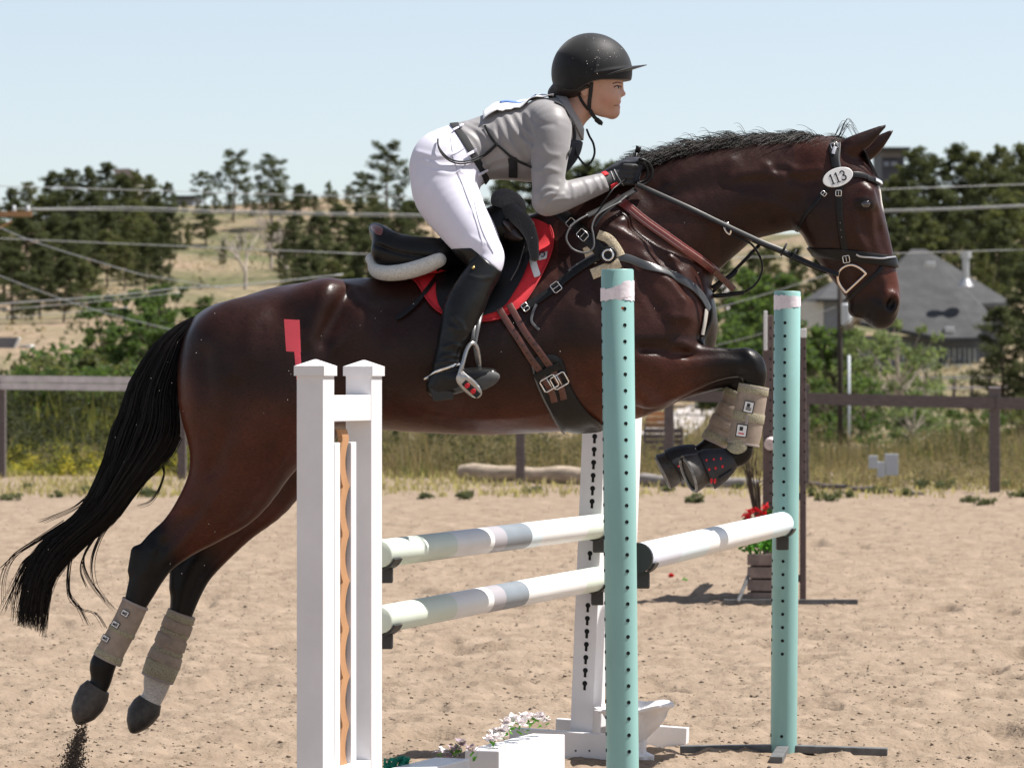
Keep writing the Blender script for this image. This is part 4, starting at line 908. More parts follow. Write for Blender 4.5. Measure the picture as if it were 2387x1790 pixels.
def coat_color(x, y, w):
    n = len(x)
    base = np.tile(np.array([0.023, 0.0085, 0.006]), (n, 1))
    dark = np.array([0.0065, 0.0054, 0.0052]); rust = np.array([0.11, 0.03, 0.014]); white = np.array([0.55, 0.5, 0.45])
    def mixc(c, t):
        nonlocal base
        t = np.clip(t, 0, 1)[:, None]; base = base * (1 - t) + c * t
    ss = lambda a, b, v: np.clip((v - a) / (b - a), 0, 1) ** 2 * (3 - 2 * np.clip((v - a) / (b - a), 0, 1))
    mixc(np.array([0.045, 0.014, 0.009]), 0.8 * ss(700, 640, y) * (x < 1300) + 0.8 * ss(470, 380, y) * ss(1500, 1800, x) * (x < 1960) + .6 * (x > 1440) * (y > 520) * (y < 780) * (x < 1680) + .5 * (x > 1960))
    mixc(rust, 0.55 * ss(860, 1010, y) * (x < 1500) * (x > 300))  # rust edges: own bay tint plus bounced light put into the colour
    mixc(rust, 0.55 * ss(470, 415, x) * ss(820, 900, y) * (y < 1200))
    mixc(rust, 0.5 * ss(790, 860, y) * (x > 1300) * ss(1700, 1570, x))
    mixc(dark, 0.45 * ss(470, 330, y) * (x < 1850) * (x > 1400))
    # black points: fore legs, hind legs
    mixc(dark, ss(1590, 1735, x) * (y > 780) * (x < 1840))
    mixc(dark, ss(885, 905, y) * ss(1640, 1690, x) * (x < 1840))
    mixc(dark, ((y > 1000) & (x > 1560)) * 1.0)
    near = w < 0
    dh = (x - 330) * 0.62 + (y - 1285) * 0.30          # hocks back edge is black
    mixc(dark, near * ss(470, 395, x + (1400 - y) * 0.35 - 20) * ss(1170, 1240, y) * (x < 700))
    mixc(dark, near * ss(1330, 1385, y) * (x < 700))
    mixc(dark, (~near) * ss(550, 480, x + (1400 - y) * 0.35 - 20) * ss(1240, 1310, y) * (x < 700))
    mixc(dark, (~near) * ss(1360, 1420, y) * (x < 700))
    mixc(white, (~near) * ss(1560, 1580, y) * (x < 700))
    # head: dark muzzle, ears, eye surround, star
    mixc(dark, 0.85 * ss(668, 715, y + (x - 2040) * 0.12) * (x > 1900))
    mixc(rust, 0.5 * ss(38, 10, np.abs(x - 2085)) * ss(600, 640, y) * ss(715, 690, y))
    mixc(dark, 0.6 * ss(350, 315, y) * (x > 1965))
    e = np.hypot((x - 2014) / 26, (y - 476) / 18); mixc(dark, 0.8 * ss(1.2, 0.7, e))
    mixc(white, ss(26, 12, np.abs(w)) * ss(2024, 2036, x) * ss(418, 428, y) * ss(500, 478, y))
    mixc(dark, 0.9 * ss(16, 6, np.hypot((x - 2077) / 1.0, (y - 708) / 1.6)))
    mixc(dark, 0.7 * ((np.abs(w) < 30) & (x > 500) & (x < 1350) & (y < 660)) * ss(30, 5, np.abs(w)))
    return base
horse = empty('horse', W2(1100, 1850, 0), 'dark bay horse with black tail and legs leaping over the white and mint jump poles', 'horse')
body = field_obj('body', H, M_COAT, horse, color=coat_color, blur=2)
HBV = bvh_of(body)

# eyes
M_EYE = mat('horse_eye', (0.012, 0.008, 0.006), rough=0.06, spec=0.8, coat=1.0, coat_r=0.02)
for sgn in (-1, 1):
    bm = bmesh.new(); bmesh.ops.create_uvsphere(bm, u_segments=20, v_segments=12, radius=1)
    c = W2(2017, 476, sgn * 66)
    for v in bm.verts: v.co = Vector((v.co.x * 12.5 / SC, v.co.y * 9 / SC, v.co.z * 9.5 / SC)) + c
    from_bm('eye', bm, M_EYE, horse, smooth=True)
# hooves: coronet centre -> sole
HOOVES = []
def hoof(name, st, sole=None):
    bm = bmesh.new(); loft(bm, st, 24)
    HOOVES.append(None); HOOVES[-1] = from_bm(name, bm, M_HOOF, horse, smooth=True, auto=50); return HOOVES[-1]
hoof('hoof', [(229, 1600, -106, 30, 24), (219, 1616, -106, 37, 28), (206, 1640, -106, 37, 31), (193, 1663, -106, 30, 33), (186, 1678, -106, 18, 31), (184, 1686, -106, 9, 25)])
hoof('hoof', [(350, 1632, 106, 29, 24), (342, 1648, 106, 36, 28), (328, 1668, 106, 35, 31), (318, 1688, 106, 26, 33), (312, 1702, 106, 14, 29), (311, 1707, 106, 8, 22)])
M_SHOE = mat('horseshoe', (.26, .25, .235), rough=.45, metal=.4, var=.4, vscale=60); M_SOLE = mat('hoof_sole', (.07, .06, .05), rough=.9, bump=.5, bscale=80, bdist=.003)
def fore_hoof(c0, d, L_, rads, w_):
    d = Vector(d).normalized(); o_ = W2(c0[0], c0[1], w_); e1_ = Vector((0, 1, 0)); e1_ = (e1_ - d * e1_.dot(d)).normalized(); e2_ = d.cross(e1_)
    bm = bmesh.new(); rg = []
    for i, r_ in enumerate(rads):
        t = L_ * i / (len(rads) - 1) / SC; rg.append([bm.verts.new(o_ + d * t + (e2_ * math.cos(q) * r_ + e1_ * math.sin(q) * r_ * .9) / SC) for q in [2 * math.pi * k / 28 for k in range(28)]])
    rg.append([bm.verts.new(o_ + d * (L_ * .93 / SC) + (e2_ * math.cos(q) + e1_ * math.sin(q) * .9) * rads[-1] * .78 / SC) for q in [2 * math.pi * k / 28 for k in range(28)]])
    for A, B in zip(rg[:-1], rg[1:]):
        for k in range(28): bm.faces.new((A[k], A[(k + 1) % 28], B[(k + 1) % 28], B[k]))
    bm.faces.new(rg[0][::-1]); bm.faces.new(rg[-1]); hf = from_bm('hoof', bm, M_HOOF, horse, smooth=True, auto=50)
    bm = bmesh.new(); tube(bm, [o_ + d * ((L_ + 1) / SC) + (e2_ * math.cos(q) + e1_ * math.sin(q) * .9) * (rads[-1] * .9) / SC for q in [R(z) for z in range(-155, 156, 10)]], .0058, 6, up=d)
    from_bm('horseshoe', bm, M_SHOE, hf, smooth=True)
    bm = bmesh.new(); bmesh.ops.create_circle(bm, cap_ends=True, segments=20, radius=1); M_ = Matrix.Translation(o_ + d * (L_ * .945 / SC)) @ Matrix((e1_ * rads[-1] * .66 / SC, e2_ * rads[-1] * .74 / SC, d)).transposed().to_4x4()
    for v in bm.verts: v.co = M_ @ v.co
    r_ = bmesh.ops.extrude_face_region(bm, geom=list(bm.faces))
    for q in r_['geom']:
        if isinstance(q, bmesh.types.BMVert): q.co += d * .002
    from_bm('sole', bm, M_SOLE, hf)
fore_hoof((1662, 1082), (-.88, -.24, -.36), 62, [28, 34, 39, 43, 46], -94)
fore_hoof((1600, 1074), (-.86, -.02, -.42), 60, [28, 34, 38, 42, 44], 98)

# ---- hair
def strands(name, m, parent, gen, n, segs=12, r0=0.0011, r1=0.0004, sides=3):
    V = []; F = []
    for i in range(n):
        pts = gen(i)
        if pts is None: continue
        pts = np.array(pts); N = len(pts); k0 = len(V)
        T = np.gradient(pts, axis=0); T /= np.linalg.norm(T, axis=1)[:, None] + 1e-9
        up = np.array([0, 1.0, 0]); S = np.cross(T, up); S /= np.linalg.norm(S, axis=1)[:, None] + 1e-9; U = np.cross(S, T)
        for j in range(N):
            r = r0 + (r1 - r0) * (j / (N - 1)) ** 1.5
            for k in range(sides):
                a = 2 * math.pi * k / sides
                V.append(pts[j] + S[j] * r * math.cos(a) + U[j] * r * math.sin(a))
        for j in range(N - 1):
            for k in range(sides):
                F.append((k0 + j * sides + k, k0 + j * sides + (k + 1) % sides, k0 + (j + 1) * sides + (k + 1) % sides, k0 + (j + 1) * sides + k))
    return from_np(name, V, F, m, parent)

TL = crom([(512, 722), (443, 741), (380, 781), (340, 826), (300, 895), (283, 955), (262, 1000), (248, 1057), (232, 1101), (205, 1158), (170, 1205), (112, 1252), (74, 1300), (56, 1360), (46, 1420), (42, 1460)], 4)
TR = crom([(506, 728), (470, 748), (438, 800), (424, 870), (414, 930), (418, 985), (412, 1030), (380, 1073), (342, 1117), (304, 1165), (264, 1215), (214, 1256), (165, 1300), (125, 1350), (108, 1410), (104, 1478)], 4)
TL = np.array(TL); TR = np.array(TR)
def tail_gen(i):
    s = nrs.rand(); wv = nrs.normal() * .5
    L = 0.82 + 0.18 * nrs.rand() if nrs.rand() < .85 else 0.55 + .3 * nrs.rand()
    N = 22; t = np.linspace(0.0 if nrs.rand() < .6 else nrs.rand() * .4, L, N)
    idx = t * (len(TL) - 1); xs = np.interp(idx, np.arange(len(TL)), TL[:, 0]) * (1 - s) + np.interp(idx, np.arange(len(TR)), TR[:, 0]) * s
    ys = np.interp(idx, np.arange(len(TL)), TL[:, 1]) * (1 - s) + np.interp(idx, np.arange(len(TR)), TR[:, 1]) * s
    ph = nrs.rand() * 6.28; am = 2 + 6 * nrs.rand()
    xs = xs + am * t * np.sin(t * 9 + ph) + nrs.normal() * 3 * t; ys = ys + am * .5 * t * np.cos(t * 8 + ph)
    lump = 24 + 26 * np.sin(np.clip(t, 0, 1) * 2.6)
    ws = wv * lump * np.clip(t * 6, .3, 1) * math.sqrt(max(0.05, 1 - (2 * s - 1) ** 2))
    return [W2(a, b, c) for a, b, c in zip(xs, ys, ws)]
tail = strands('tail', M_BLACKHAIR, horse, tail_gen, 2800, r0=0.0014, r1=0.0005)
WISPS = [[(205, 1158), (171, 1185), (120, 1208), (97, 1217)], [(170, 1205), (112, 1247), (40, 1290), (0, 1325)], [(150, 1215), (80, 1262), (30, 1300), (8, 1350), (5, 1410)],
         [(120, 1255), (70, 1300), (40, 1350), (12, 1420)], [(110, 1262), (60, 1310), (33, 1360), (0, 1423)], [(90, 1280), (50, 1320), (30, 1400), (38, 1430)],
         [(421, 1020), (400, 1060), (375, 1085), (330, 1125)], [(418, 1010), (408, 1050), (372, 1090), (340, 1120), (316, 1160)], [(378, 1085), (380, 1110), (365, 1150), (345, 1172), (322, 1180)],
         [(195, 1262), (165, 1300), (157, 1350), (162, 1385), (180, 1410), (196, 1440), (203, 1455)], [(190, 1262), (168, 1290), (158, 1340), (160, 1390), (185, 1418), (220, 1430), (242, 1462)],
         [(240, 1235), (205, 1270), (192, 1310), (205, 1350), (230, 1385), (262, 1420)], [(258, 1215), (230, 1260), (215, 1310), (220, 1360), (245, 1400)], [(225, 1250), (200, 1290), (190, 1330), (205, 1370)],
         [(117, 1345), (108, 1400), (105, 1440), (98, 1487)], [(60, 1330), (40, 1390), (35, 1450)], [(125, 1340), (110, 1420), (100, 1480)], [(80, 1290), (52, 1350), (50, 1420), (38, 1456)]]
def wisp_gen(i):
    w_ = WISPS[i % len(WISPS)]; pts = np.array(crom(w_, 6)); n = len(pts); t = np.linspace(0, 1, n)
    o = nrs.normal(size=2) * 2.2; f = nrs.normal() * 5
    return [W2(x + o[0] + f * tt, y + o[1] + f * .4 * tt, o[0] * 4) for (x, y), tt in zip(pts, t)]
strands('tail_wisps', M_BLACKHAIR, horse, wisp_gen, len(WISPS) * 6, r0=0.0016, r1=0.0006)
# mane: crest roots, combed to the far side and backwards, short loose ends
CR = np.array(crom([(1500, 385), (1519, 392), (1560, 380), (1600, 370), (1658, 358), (1747, 343), (1816, 335), (1880, 331), (1937, 331), (1985, 335)], 6))
MT = np.array(crom([(1497, 374), (1515, 360), (1547, 350), (1595, 340), (1660, 324), (1721, 313), (1780, 311), (1816, 306), (1880, 305), (1943, 312), (1975, 318)], 6))
def mane_gen(i):
    s = nrs.rand(); lock = math.floor(s * 46 + .3 * nrs.rand()); rl = np.random.RandomState(lock); s = min(1, max(0, (lock + .5 + (nrs.rand() - .5) * 1.5) / 46)); k = s * (len(CR) - 1); x0 = np.interp(k, np.arange(len(CR)), CR[:, 0]); y0 = np.interp(k, np.arange(len(CR)), CR[:, 1])
    k2 = s * (len(MT) - 1); yt = np.interp(k2, np.arange(len(MT)), MT[:, 1])
    lift = (y0 - yt) * (0.35 + .75 * nrs.rand()) * (.8 + .45 * rl.rand()); w0 = nrs.normal() * 8
    side = 1 if nrs.rand() < .5 else -1
    N = 10; t = np.linspace(0, 1, N); back = (30 + 42 * nrs.rand()) * (.7 + .6 * rl.rand()); cur = rl.normal() * 4 + nrs.normal() * 1.2
    if nrs.rand() < .03: lift *= 1.45
    xs = x0 + 6 - back * t + cur * np.sin(t * 4.1) * .6; ys = y0 + 6 - lift * np.sin(t * 1.9) ** .8 + cur * .35 * np.sin(t * 6 + rl.rand() * 6) + (8 + 8 * nrs.rand()) * (side < 0) * t ** 2.2
    ws = w0 + side * (26 * t ** 1.4) * (0.4 + nrs.rand() * .7)
    return [W2(a, b, c) for a, b, c in zip(xs, ys, ws)]
strands('mane', M_MANE, horse, mane_gen, 6500, r0=0.0011, r1=0.0004)
def forelock_gen(i):
    a = nrs.normal() * 7; w = nrs.normal() * 16
    if i % 40 == 0:
        q = 14 + 16 * nrs.rand(); return [W2(1950 + 44 * tt + a, 320 - q * 1.6 * math.sin(tt * 3.0) ** 1.3, w) for tt in np.linspace(0, 1, 10)]
    return [W2(2012 + (24 + a * .7) * tt, 343 + 66 * tt ** 1.2 + a * .3, w * (1 - .3 * tt)) for tt in np.linspace(0, 1, 8)]
strands('forelock', M_BLACKHAIR, horse, forelock_gen, 420, r0=0.0011, r1=0.0004)
def whisk_gen(i):
    x = 1988 + nrs.rand() * 30; y = 735 + nrs.rand() * 14; dx = -20 - nrs.rand() * 22; dy = 14 + nrs.rand() * 12
    return [W2(x + dx * t, y + dy * t + 6 * t * t, nrs.normal() * .2 - 10) for t in np.linspace(0, 1, 6)]
strands('whiskers', mat('whisker', (0.25, 0.17, 0.07), rough=.5), horse, whisk_gen, 60, r0=0.0004, r1=0.0002)
# ================================================================= TACK
M_LEATHER = mat('black_leather', (0.008, 0.0075, 0.0075), rough=0.4, spec=0.25, var=.3, vscale=60, bump=.12, bscale=260, bdist=0.001, coat=.05, coat_r=.25)
M_BROWNL = mat('brown_leather', (0.10, 0.03, 0.018), rough=0.34, spec=0.5, var=.35, vscale=60, bump=.2, bscale=200, bdist=.001, coat=.2)
M_REDL = mat('oxblood_leather', (0.16, 0.028, 0.022), rough=0.32, spec=0.5, var=.25, vscale=50, bump=.15, bscale=200, bdist=.001, coat=.3)
M_STEEL = mat('steel', (0.75, 0.72, 0.68), rough=0.18, metal=1.0)
M_FLEECE = mat('white_fleece', (0.68, 0.66, 0.6), rough=0.95, var=.25, vscale=180, bump=1.0, bscale=260, bdist=.004, sheen=.4)
M_GREYFLEECE = mat('grey_fleece', (0.10, 0.10, 0.105), rough=0.95, var=.4, vscale=120, bump=1.0, bscale=240, bdist=.004, sheen=.4)
M_RED = mat('red_cloth', (0.62, 0.02, 0.03), rough=0.8, var=.12, vscale=60, bump=.5, bscale=220, bdist=.0015)
M_BLACKC = mat('black_cloth', (0.014, 0.014, 0.016), rough=0.85, var=.3, vscale=50, bump=.4, bscale=300, bdist=.001)
M_WHITEP = mat('white_patch', (0.75, 0.74, 0.72), rough=0.6)

def patch(name, bv, poly, c, m, parent=None, off=0.003, th=0.006, rings=10, offf=None, w=None, sub=5, round_=True):
    """star-shaped panel laid on a surface; solid, rounded rim"""
    out = crom([tuple(p) for p in poly], sub, closed=True); n = len(out); bm = bmesh.new()
    def pr(x, y, lift):
        a, nn = hit(bv, x, y, w)
        if a is None: return None
        return a, nn
    grid = []
    for k in range(rings + 1):
        f = k / rings; row = []
        for (x, y) in out:
            X = c[0] + (x - c[0]) * f; Y = c[1] + (y - c[1]) * f
            q = pr(X, Y, 0)
            row.append((X, Y, q))
            if k == 0: break
        grid.append(row)
    nv = []
    def mk(row, k):
        r = []
        for X, Y, q in row:
            a, nn = q if q else (W2(X, Y, w or 0), Vector((0, -1, 0)))
            e = off + (offf(X, Y) if offf else 0) + th * (1 if k < rings else .55)
            nn = (nn + Vector((0, -.6, 0))).normalized()
            r.append(a + nn * e)
        return r
    rows = [mk(g, k) for k, g in enumerate(grid)]
    # smooth tangentially a little
    for _ in range(2):
        for k in range(1, rings):
            rw = rows[k]; nx = rows[k + 1]; pv = rows[k - 1] if k > 1 else [rows[0][0]] * n
            rows[k] = [(rw[i] * 4 + rw[i - 1] + rw[(i + 1) % n] + nx[i] + pv[i]) / 8 for i in range(n)]
    V = [[bm.verts.new(p) for p in r] for r in rows]
    for i in range(n): bm.faces.new((V[0][0], V[1][i], V[1][(i + 1) % n]))
    for k in range(1, rings):
        for i in range(n): bm.faces.new((V[k][i], V[k + 1][i], V[k + 1][(i + 1) % n], V[k][(i + 1) % n]))
    low = [bm.verts.new(p + Vector((0, th * 1.3, 0))) for p in rows[-1]]
    for i in range(n): bm.faces.new((V[-1][i], low[i], low[(i + 1) % n], V[-1][(i + 1) % n]))
    cc = bm.verts.new(sum(rows[-1], Vector()) / n + Vector((0, th * 1.3, 0)))
    bm.verts.remove(cc)
    return from_bm(name, bm, m, parent, smooth=True, auto=60)

def buckle(parent, bv, x, y, wpx, hpx, ang, m=None, off=.007, th=1.3, name='buckle', w=None):
    a, n = hit(bv, x, y, w); bm = bmesh.new()
    if a is None: return
    n = (n + Vector((0, -1, 0))).normalized()
    ex = Vector((math.cos(R(ang)), 0, -math.sin(R(ang)))); ex = (ex - n * ex.dot(n)).normalized(); ey = n.cross(ex)
    c = a + n * off
    pts = [c + ex * (sx * wpx / 2 / SC) + ey * (sy * hpx / 2 / SC) for sx, sy in ((-1, -.8), (-.8, -1), (.8, -1), (1, -.8), (1, .8), (.8, 1), (-.8, 1), (-1, .8), (-1, -.8), (-.8, -1))]
    tube(bm, pts, th / SC, 6, cap=False, up=n)
    tube(bm, [c - ex * (wpx / 2 / SC), c + ex * (wpx * .4 / SC)], th * .8 / SC, 6, up=n)
    return from_bm(name, bm, m or M_STEEL, parent, smooth=True)

# ---------------- saddle pad
pad = empty('saddle_pad', W2(1120, 640, -140), 'red saddle pad with white patch under the black saddle', 'saddle pad')
S = Field((840, 1330, 420, 770, -215, 215), 3.0)
S.chain([(886, 548, 0, 24, 84), (925, 574, 0, 28, 98), (985, 592, 0, 36, 92), (1050, 590, 0, 40, 78), (1105, 560, 0, 42, 62), (1150, 525, 0, 42, 50), (1176, 505, 0, 36, 42)], k=14)
S.chain([(905, 585, -74, 40, 36), (950, 592, -86, 42, 34), (1010, 596, -96, 42, 30)], k=24); S.chain([(905, 585, 74, 40, 36), (950, 592, 86, 42, 34), (1010, 596, 96, 42, 30)], k=24)
S.chain([(915, 552, -86, 8, 10), (890, 538, -60, 9, 10), (874, 531, -25, 10, 10), (871, 530, 0, 10, 10), (874, 531, 25, 10, 10), (890, 538, 60, 9, 10), (915, 552, 86, 8, 10)], k=14)
S.chain([(880, 572, -100, 3, 8), (930, 590, -118, 3, 8), (1000, 600, -126, 3, 8)], k=6, op='sub')
saddle = empty('saddle', W2(1050, 590, 0), 'black leather jumping saddle with raised brown-tipped cantle under the rider', 'saddle')
seat = field_obj('seat', S, M_LEATHER, saddle, blur=1, keep=50)
SBV = bvh_of(body, seat)
padpoly = [(1283, 528), (1291, 545), (1292, 572), (1281, 608), (1259, 652), (1227, 703), (1202, 725), (1164, 745), (1126, 751), (1080, 748), (1033, 735), (1006, 716), (987, 690), (965, 655), (915, 650), (880, 650), (888, 645), (960, 632), (1024, 600), (1100, 545), (1180, 525), (1240, 512)]
patch('pad_cloth', SBV, padpoly, (1120, 640), M_RED, pad, off=0.003, th=0.010, rings=14)
out = crom([(a, b) for a, b in padpoly[:16]], 3)
strap('piping', SBV, [(x, y) for x, y in out], 4.0, mat('dark_red_piping', (0.42, 0.012, 0.02), rough=.7), pad, th=.006, off=.013, sub=1)
patch('patch', SBV, [(1254, 599), (1278, 590), (1275, 607), (1258, 612)], (1266, 602), M_WHITEP, pad, off=.0135, th=.002, rings=2, sub=1)
strap('emblem', SBV, [(1260, 604), (1262, 598), (1268, 596), (1272, 600), (1269, 606), (1264, 606)], 2.2, M_BLACKC, pad, th=.002, off=.0175)
strap('girth_tab', SBV, [(1242, 606), (1247, 628), (1254, 650)], 16, M_WHITEP, pad, th=.002, off=.0135)
# half pad of fleece
hp = empty('half_pad', W2(950, 640, -90), 'thick white fleece half pad rim between saddle and red pad', 'half pad')
Fz = Field((835, 1300, 430, 690, -190, 190), 3.0)
for sgn in (-1, 1):
    Fz.chain([(1024, 606, sgn * 132, 17, 20), (985, 622, sgn * 126, 19, 24), (940, 634, sgn * 116, 19, 26), (900, 637, sgn * 98, 18, 28), (877, 630, sgn * 66, 17, 28), (868, 612, sgn * 30, 12, 22), (864, 604, 0, 11, 20)], k=8)
field_obj('fleece_rim', Fz, M_FLEECE, hp, blur=1)
Fz = Field((1120, 1290, 420, 640, -170, 170), 3.0)
Fz.ell((1185, 475, 0), (44, 32, 44), 30, k=10)
field_obj('fleece_knob', Fz, M_GREYFLEECE, hp, blur=1)
Fz = Field((1120, 1300, 420, 660, -190, 190), 3.0)
for sg in (-1, 1): Fz.chain([(1190, 492, sg * 30, 22, 20), (1222, 520, sg * 84, 20, 18), (1240, 556, sg * 118, 15, 15), (1246, 600, sg * 136, 11, 12)], k=16)
field_obj('fleece_front', Fz, mat('black_fleece', (0.02, 0.02, 0.022), rough=0.95, bump=1.0, bscale=240, bdist=.004, sheen=.3), hp, blur=1)
# flap with knee roll
def roll(x, y):
    a = math.exp(-(((x - 1196) * .85 + (y - 545) * .5) / 46) ** 2 - ((-(x - 1196) * .5 + (y - 545) * .85) / 22) ** 2) * 0.026
    b = math.exp(-((x - (1238 - 0.0012 * (y - 560) ** 2)) / 9) ** 2) * .012 * (1 if y < 680 else .3)
    return a + b
flap = patch('flap', SBV, [(1020, 583), (1018, 640), (1019, 700), (1040, 735), (1085, 745), (1129, 738), (1173, 719), (1208, 671), (1228, 636), (1242, 600), (1247, 564), (1238, 530), (1205, 508), (1150, 520), (1080, 550)], (1135, 620), M_LEATHER, saddle, off=.016, th=.008, rings=16, offf=roll)
strap('stitching', SBV, [(1206, 520), (1226, 540), (1233, 570), (1226, 602), (1212, 636), (1192, 668)], 2.0, mat('stitch', (.12, .1, .09), rough=.7), flap, th=.002, off=.034)
patch('knee_roll', SBV, [(1166, 520), (1190, 518), (1216, 540), (1228, 562), (1216, 570), (1190, 556)], (1196, 545), mat('knee_roll_lit_leather', (0.05, 0.033, 0.03), rough=.35, spec=.5, coat=.3, bump=.1, bscale=200, bdist=.001), saddle, off=.026, th=.014, rings=6, offf=roll)  # browner than the flap: the roll's highlight is put into its colour
patch('cantle_tip', SBV, [(865, 531), (872, 524), (886, 529), (893, 536), (889, 549), (876, 545)], (879, 537), mat('cantle_leather', (0.16, 0.05, 0.04), rough=.35, coat=.3), saddle, off=.001, th=.003, rings=3)
strap('rear_flap_strap', SBV, [(1024, 650, .01), (990, 690, .006), (965, 717, .004), (938, 738, .004), (924, 745, .004)], 11, M_LEATHER, saddle, th=.003, off=.008)
# stirrup leather and iron
M_IRON = mat('stirrup_iron', (0.42, 0.41, 0.4), rough=.3, metal=.9, var=.2, vscale=60)
bm = bmesh.new()
tube(bm, [W2(1122, 728, -215), W2(1112, 775, -232), W2(1106, 806, -240), W2(1114, 850, -238)], 4.5 / SC, 6, flat=.45)
tube(bm, [W2(1108, 745, -222), W2(1103, 780, -236), W2(1100, 806, -242)], 4.5 / SC, 6, flat=.45)
from_bm('stirrup_leather', bm, mat('grey_leather', (.09, .09, .09), rough=.4, coat=.2), saddle, smooth=True)
stir = empty('stirrup', W2(1100, 860, -235), 'grey metal stirrup with red dotted tread around the black boot', 'stirrup')
bm = bmesh.new()
arch = crom([(1068, 880, -262), (1078, 850, -262), (1088, 815, -254), (1101, 800, -245), (1112, 812, -236), (1117, 845, -228), (1116, 862, -224)], 6)
tube(bm, [W2(*p) for p in arch], 5.2 / SC, 8)
from_bm('stirrup_arch', bm, M_IRON, stir, smooth=True)
bm = bmesh.new()
c = W2(1094, 898, -262); ax = (W2(1120, 922, -258) - W2(1066, 872, -262)); L_ = ax.length; ax.normalize()
nn = Vector((-0.25, -0.95, 0)); nn = (nn - ax * nn.dot(ax)).normalized(); bb = ax.cross(nn)
ring = []
for q, dep in ((1.0, 0), (1.0, .012), (.86, .015)):
    ring.append([bm.verts.new(c + ax * (L_ / 2 * q * math.cos(t)) + bb * (17 / SC * q * (abs(math.sin(t)) ** .8) * (1 if math.sin(t) > 0 else -1)) + nn * dep) for t in [2 * math.pi * k / 28 for k in range(28)]])
for a, b in zip(ring[:-1], ring[1:]):
    for k in range(28): bm.faces.new((a[k], a[(k + 1) % 28], b[(k + 1) % 28], b[k]))
bm.faces.new(ring[0][::-1]); bm.faces.new(ring[-1])
tread = from_bm('tread', bm, M_IRON, stir, smooth=True, auto=35)
bm = bmesh.new()
box(bm, (0, 0, 0), (.066, .006, .021), Matrix.Translation(c + ax * .012 + nn * .016 + bb * .002) @ Matrix((ax, nn, bb)).transposed().to_4x4(), bev=.002)
from_bm('grip_pad', bm, M_BLACKC, tread)
for q in (-.1, .42):
    bm = bmesh.new(); bmesh.ops.create_uvsphere(bm, u_segments=10, v_segments=6, radius=.0085)
    for v in bm.verts: v.co = c + ax * (q * L_ / 2 + v.co.x) + bb * (v.co.z * 1.1 + .002) + nn * (.019 + v.co.y * .25)
    from_bm('red_stud', bm, M_RED, tread, smooth=True)
bm = bmesh.new()
box(bm, (0, 0, 0), (.075, .004, .012), Matrix.Translation(c + ax * -.01 + nn * .012 - bb * .016) @ Matrix((ax, nn, bb)).transposed().to_4x4(), bev=.002)
from_bm('white_side', bm, M_WHITEP, stir)

# ---------------- girth and billets
girth = empty('girth', W2(1290, 900, -180), 'black padded belly girth buckled to two brown billet straps', 'girth')
patch('girth_pad', HBV, [(1236, 852), (1242, 836), (1270, 826), (1300, 830), (1316, 850), (1325, 885), (1345, 925), (1372, 960), (1402, 985), (1400, 1006), (1330, 1009), (1300, 985), (1270, 930), (1250, 890)], (1300, 910), M_LEATHER, girth, off=.003, th=.012, rings=10)
strap('edge_piping', HBV, [(1240, 850), (1248, 885), (1266, 925), (1296, 980), (1318, 1006)], 4, mat('grey_edge', (.1, .1, .1), rough=.4), girth, th=.003, off=.014)
for pts in ([(1163, 725), (1200, 782), (1238, 838), (1256, 862), (1282, 905), (1290, 930)], [(1186, 715), (1222, 775), (1262, 828), (1283, 856), (1306, 900), (1312, 924)]):
    strap('billet_strap', HBV, pts, 15, M_BROWNL, girth, th=.005, off=.019)
for k in range(6):
    for pts in ((1205 + k * 11, 790 + k * 16), (1232 + k * 10, 789 + k * 14)):
        a, n = hit(HBV, *pts); bm = bmesh.new()
        n = (n + Vector((0, -.5, 0))).normalized(); tube(bm, [a + n * .018, a + n * .0232], .0022, 8, up=Vector((1, 0, 0)))
        from_bm('strap_hole', bm, M_BLACKC, girth)
buckle(girth, HBV, 1279, 890, 30, 36, 60, off=.026, th=2.0); buckle(girth, HBV, 1302, 884, 30, 36, 60, off=.026, th=2.0)
strap('keeper', HBV, [(1244, 876), (1270, 862), (1300, 850)], 16, M_LEATHER, girth, th=.005, off=.024)

# ---------------- breastplate
bp_ = empty('breastplate', W2(1410, 590, -150), 'black leather breastplate with cream sheepskin pads and martingale rings', 'breastplate')
M_CREAM = mat('cream_sheepskin', (0.62, 0.52, 0.36), rough=.95, var=.3, vscale=150, bump=1.0, bscale=240, bdist=.004, sheen=.3)
strap('sheepskin', HBV, [(1395, 548), (1420, 558), (1440, 585), (1446, 598)], 22, M_CREAM, bp_, th=.012, off=.004)
strap('sheepskin', HBV, [(1372, 575), (1378, 596), (1378, 615)], 26, M_CREAM, bp_, th=.012, off=.004)
strap('sheepskin', HBV, [(1380, 640), (1410, 628), (1445, 612)], 24, M_CREAM, bp_, th=.012, off=.004)
strap('shoulder_strap', HBV, [(1300, 490), (1340, 525), (1378, 562), (1404, 590)], 27, M_LEATHER, bp_, th=.005, off=.012)
for q in (.35, .6): buckle(bp_, HBV, 1300 + 104 * q, 490 + 100 * q, 20, 26, -45, off=.018)
strap('side_strap', HBV, [(1400, 598), (1360, 622), (1320, 650), (1290, 676), (1245, 706), (1216, 724)], 17, M_LEATHER, bp_, th=.005, off=.010)
strap('side_strap_edge', HBV, [(1392, 600), (1356, 622), (1330, 640)], 21, mat('grey_edge', (.1, .1, .1)), bp_, th=.003, off=.009)
buckle(bp_, HBV, 1296, 672, 20, 22, -38, off=.016); buckle(bp_, HBV, 1224, 718, 14, 18, -38, off=.016)
strap('loose_end', HBV, [(1250, 712), (1240, 735), (1238, 752), (1250, 765), (1256, 770)], 6, mat('grey_leather', (.09, .09, .09)), bp_, th=.003, off=.012)
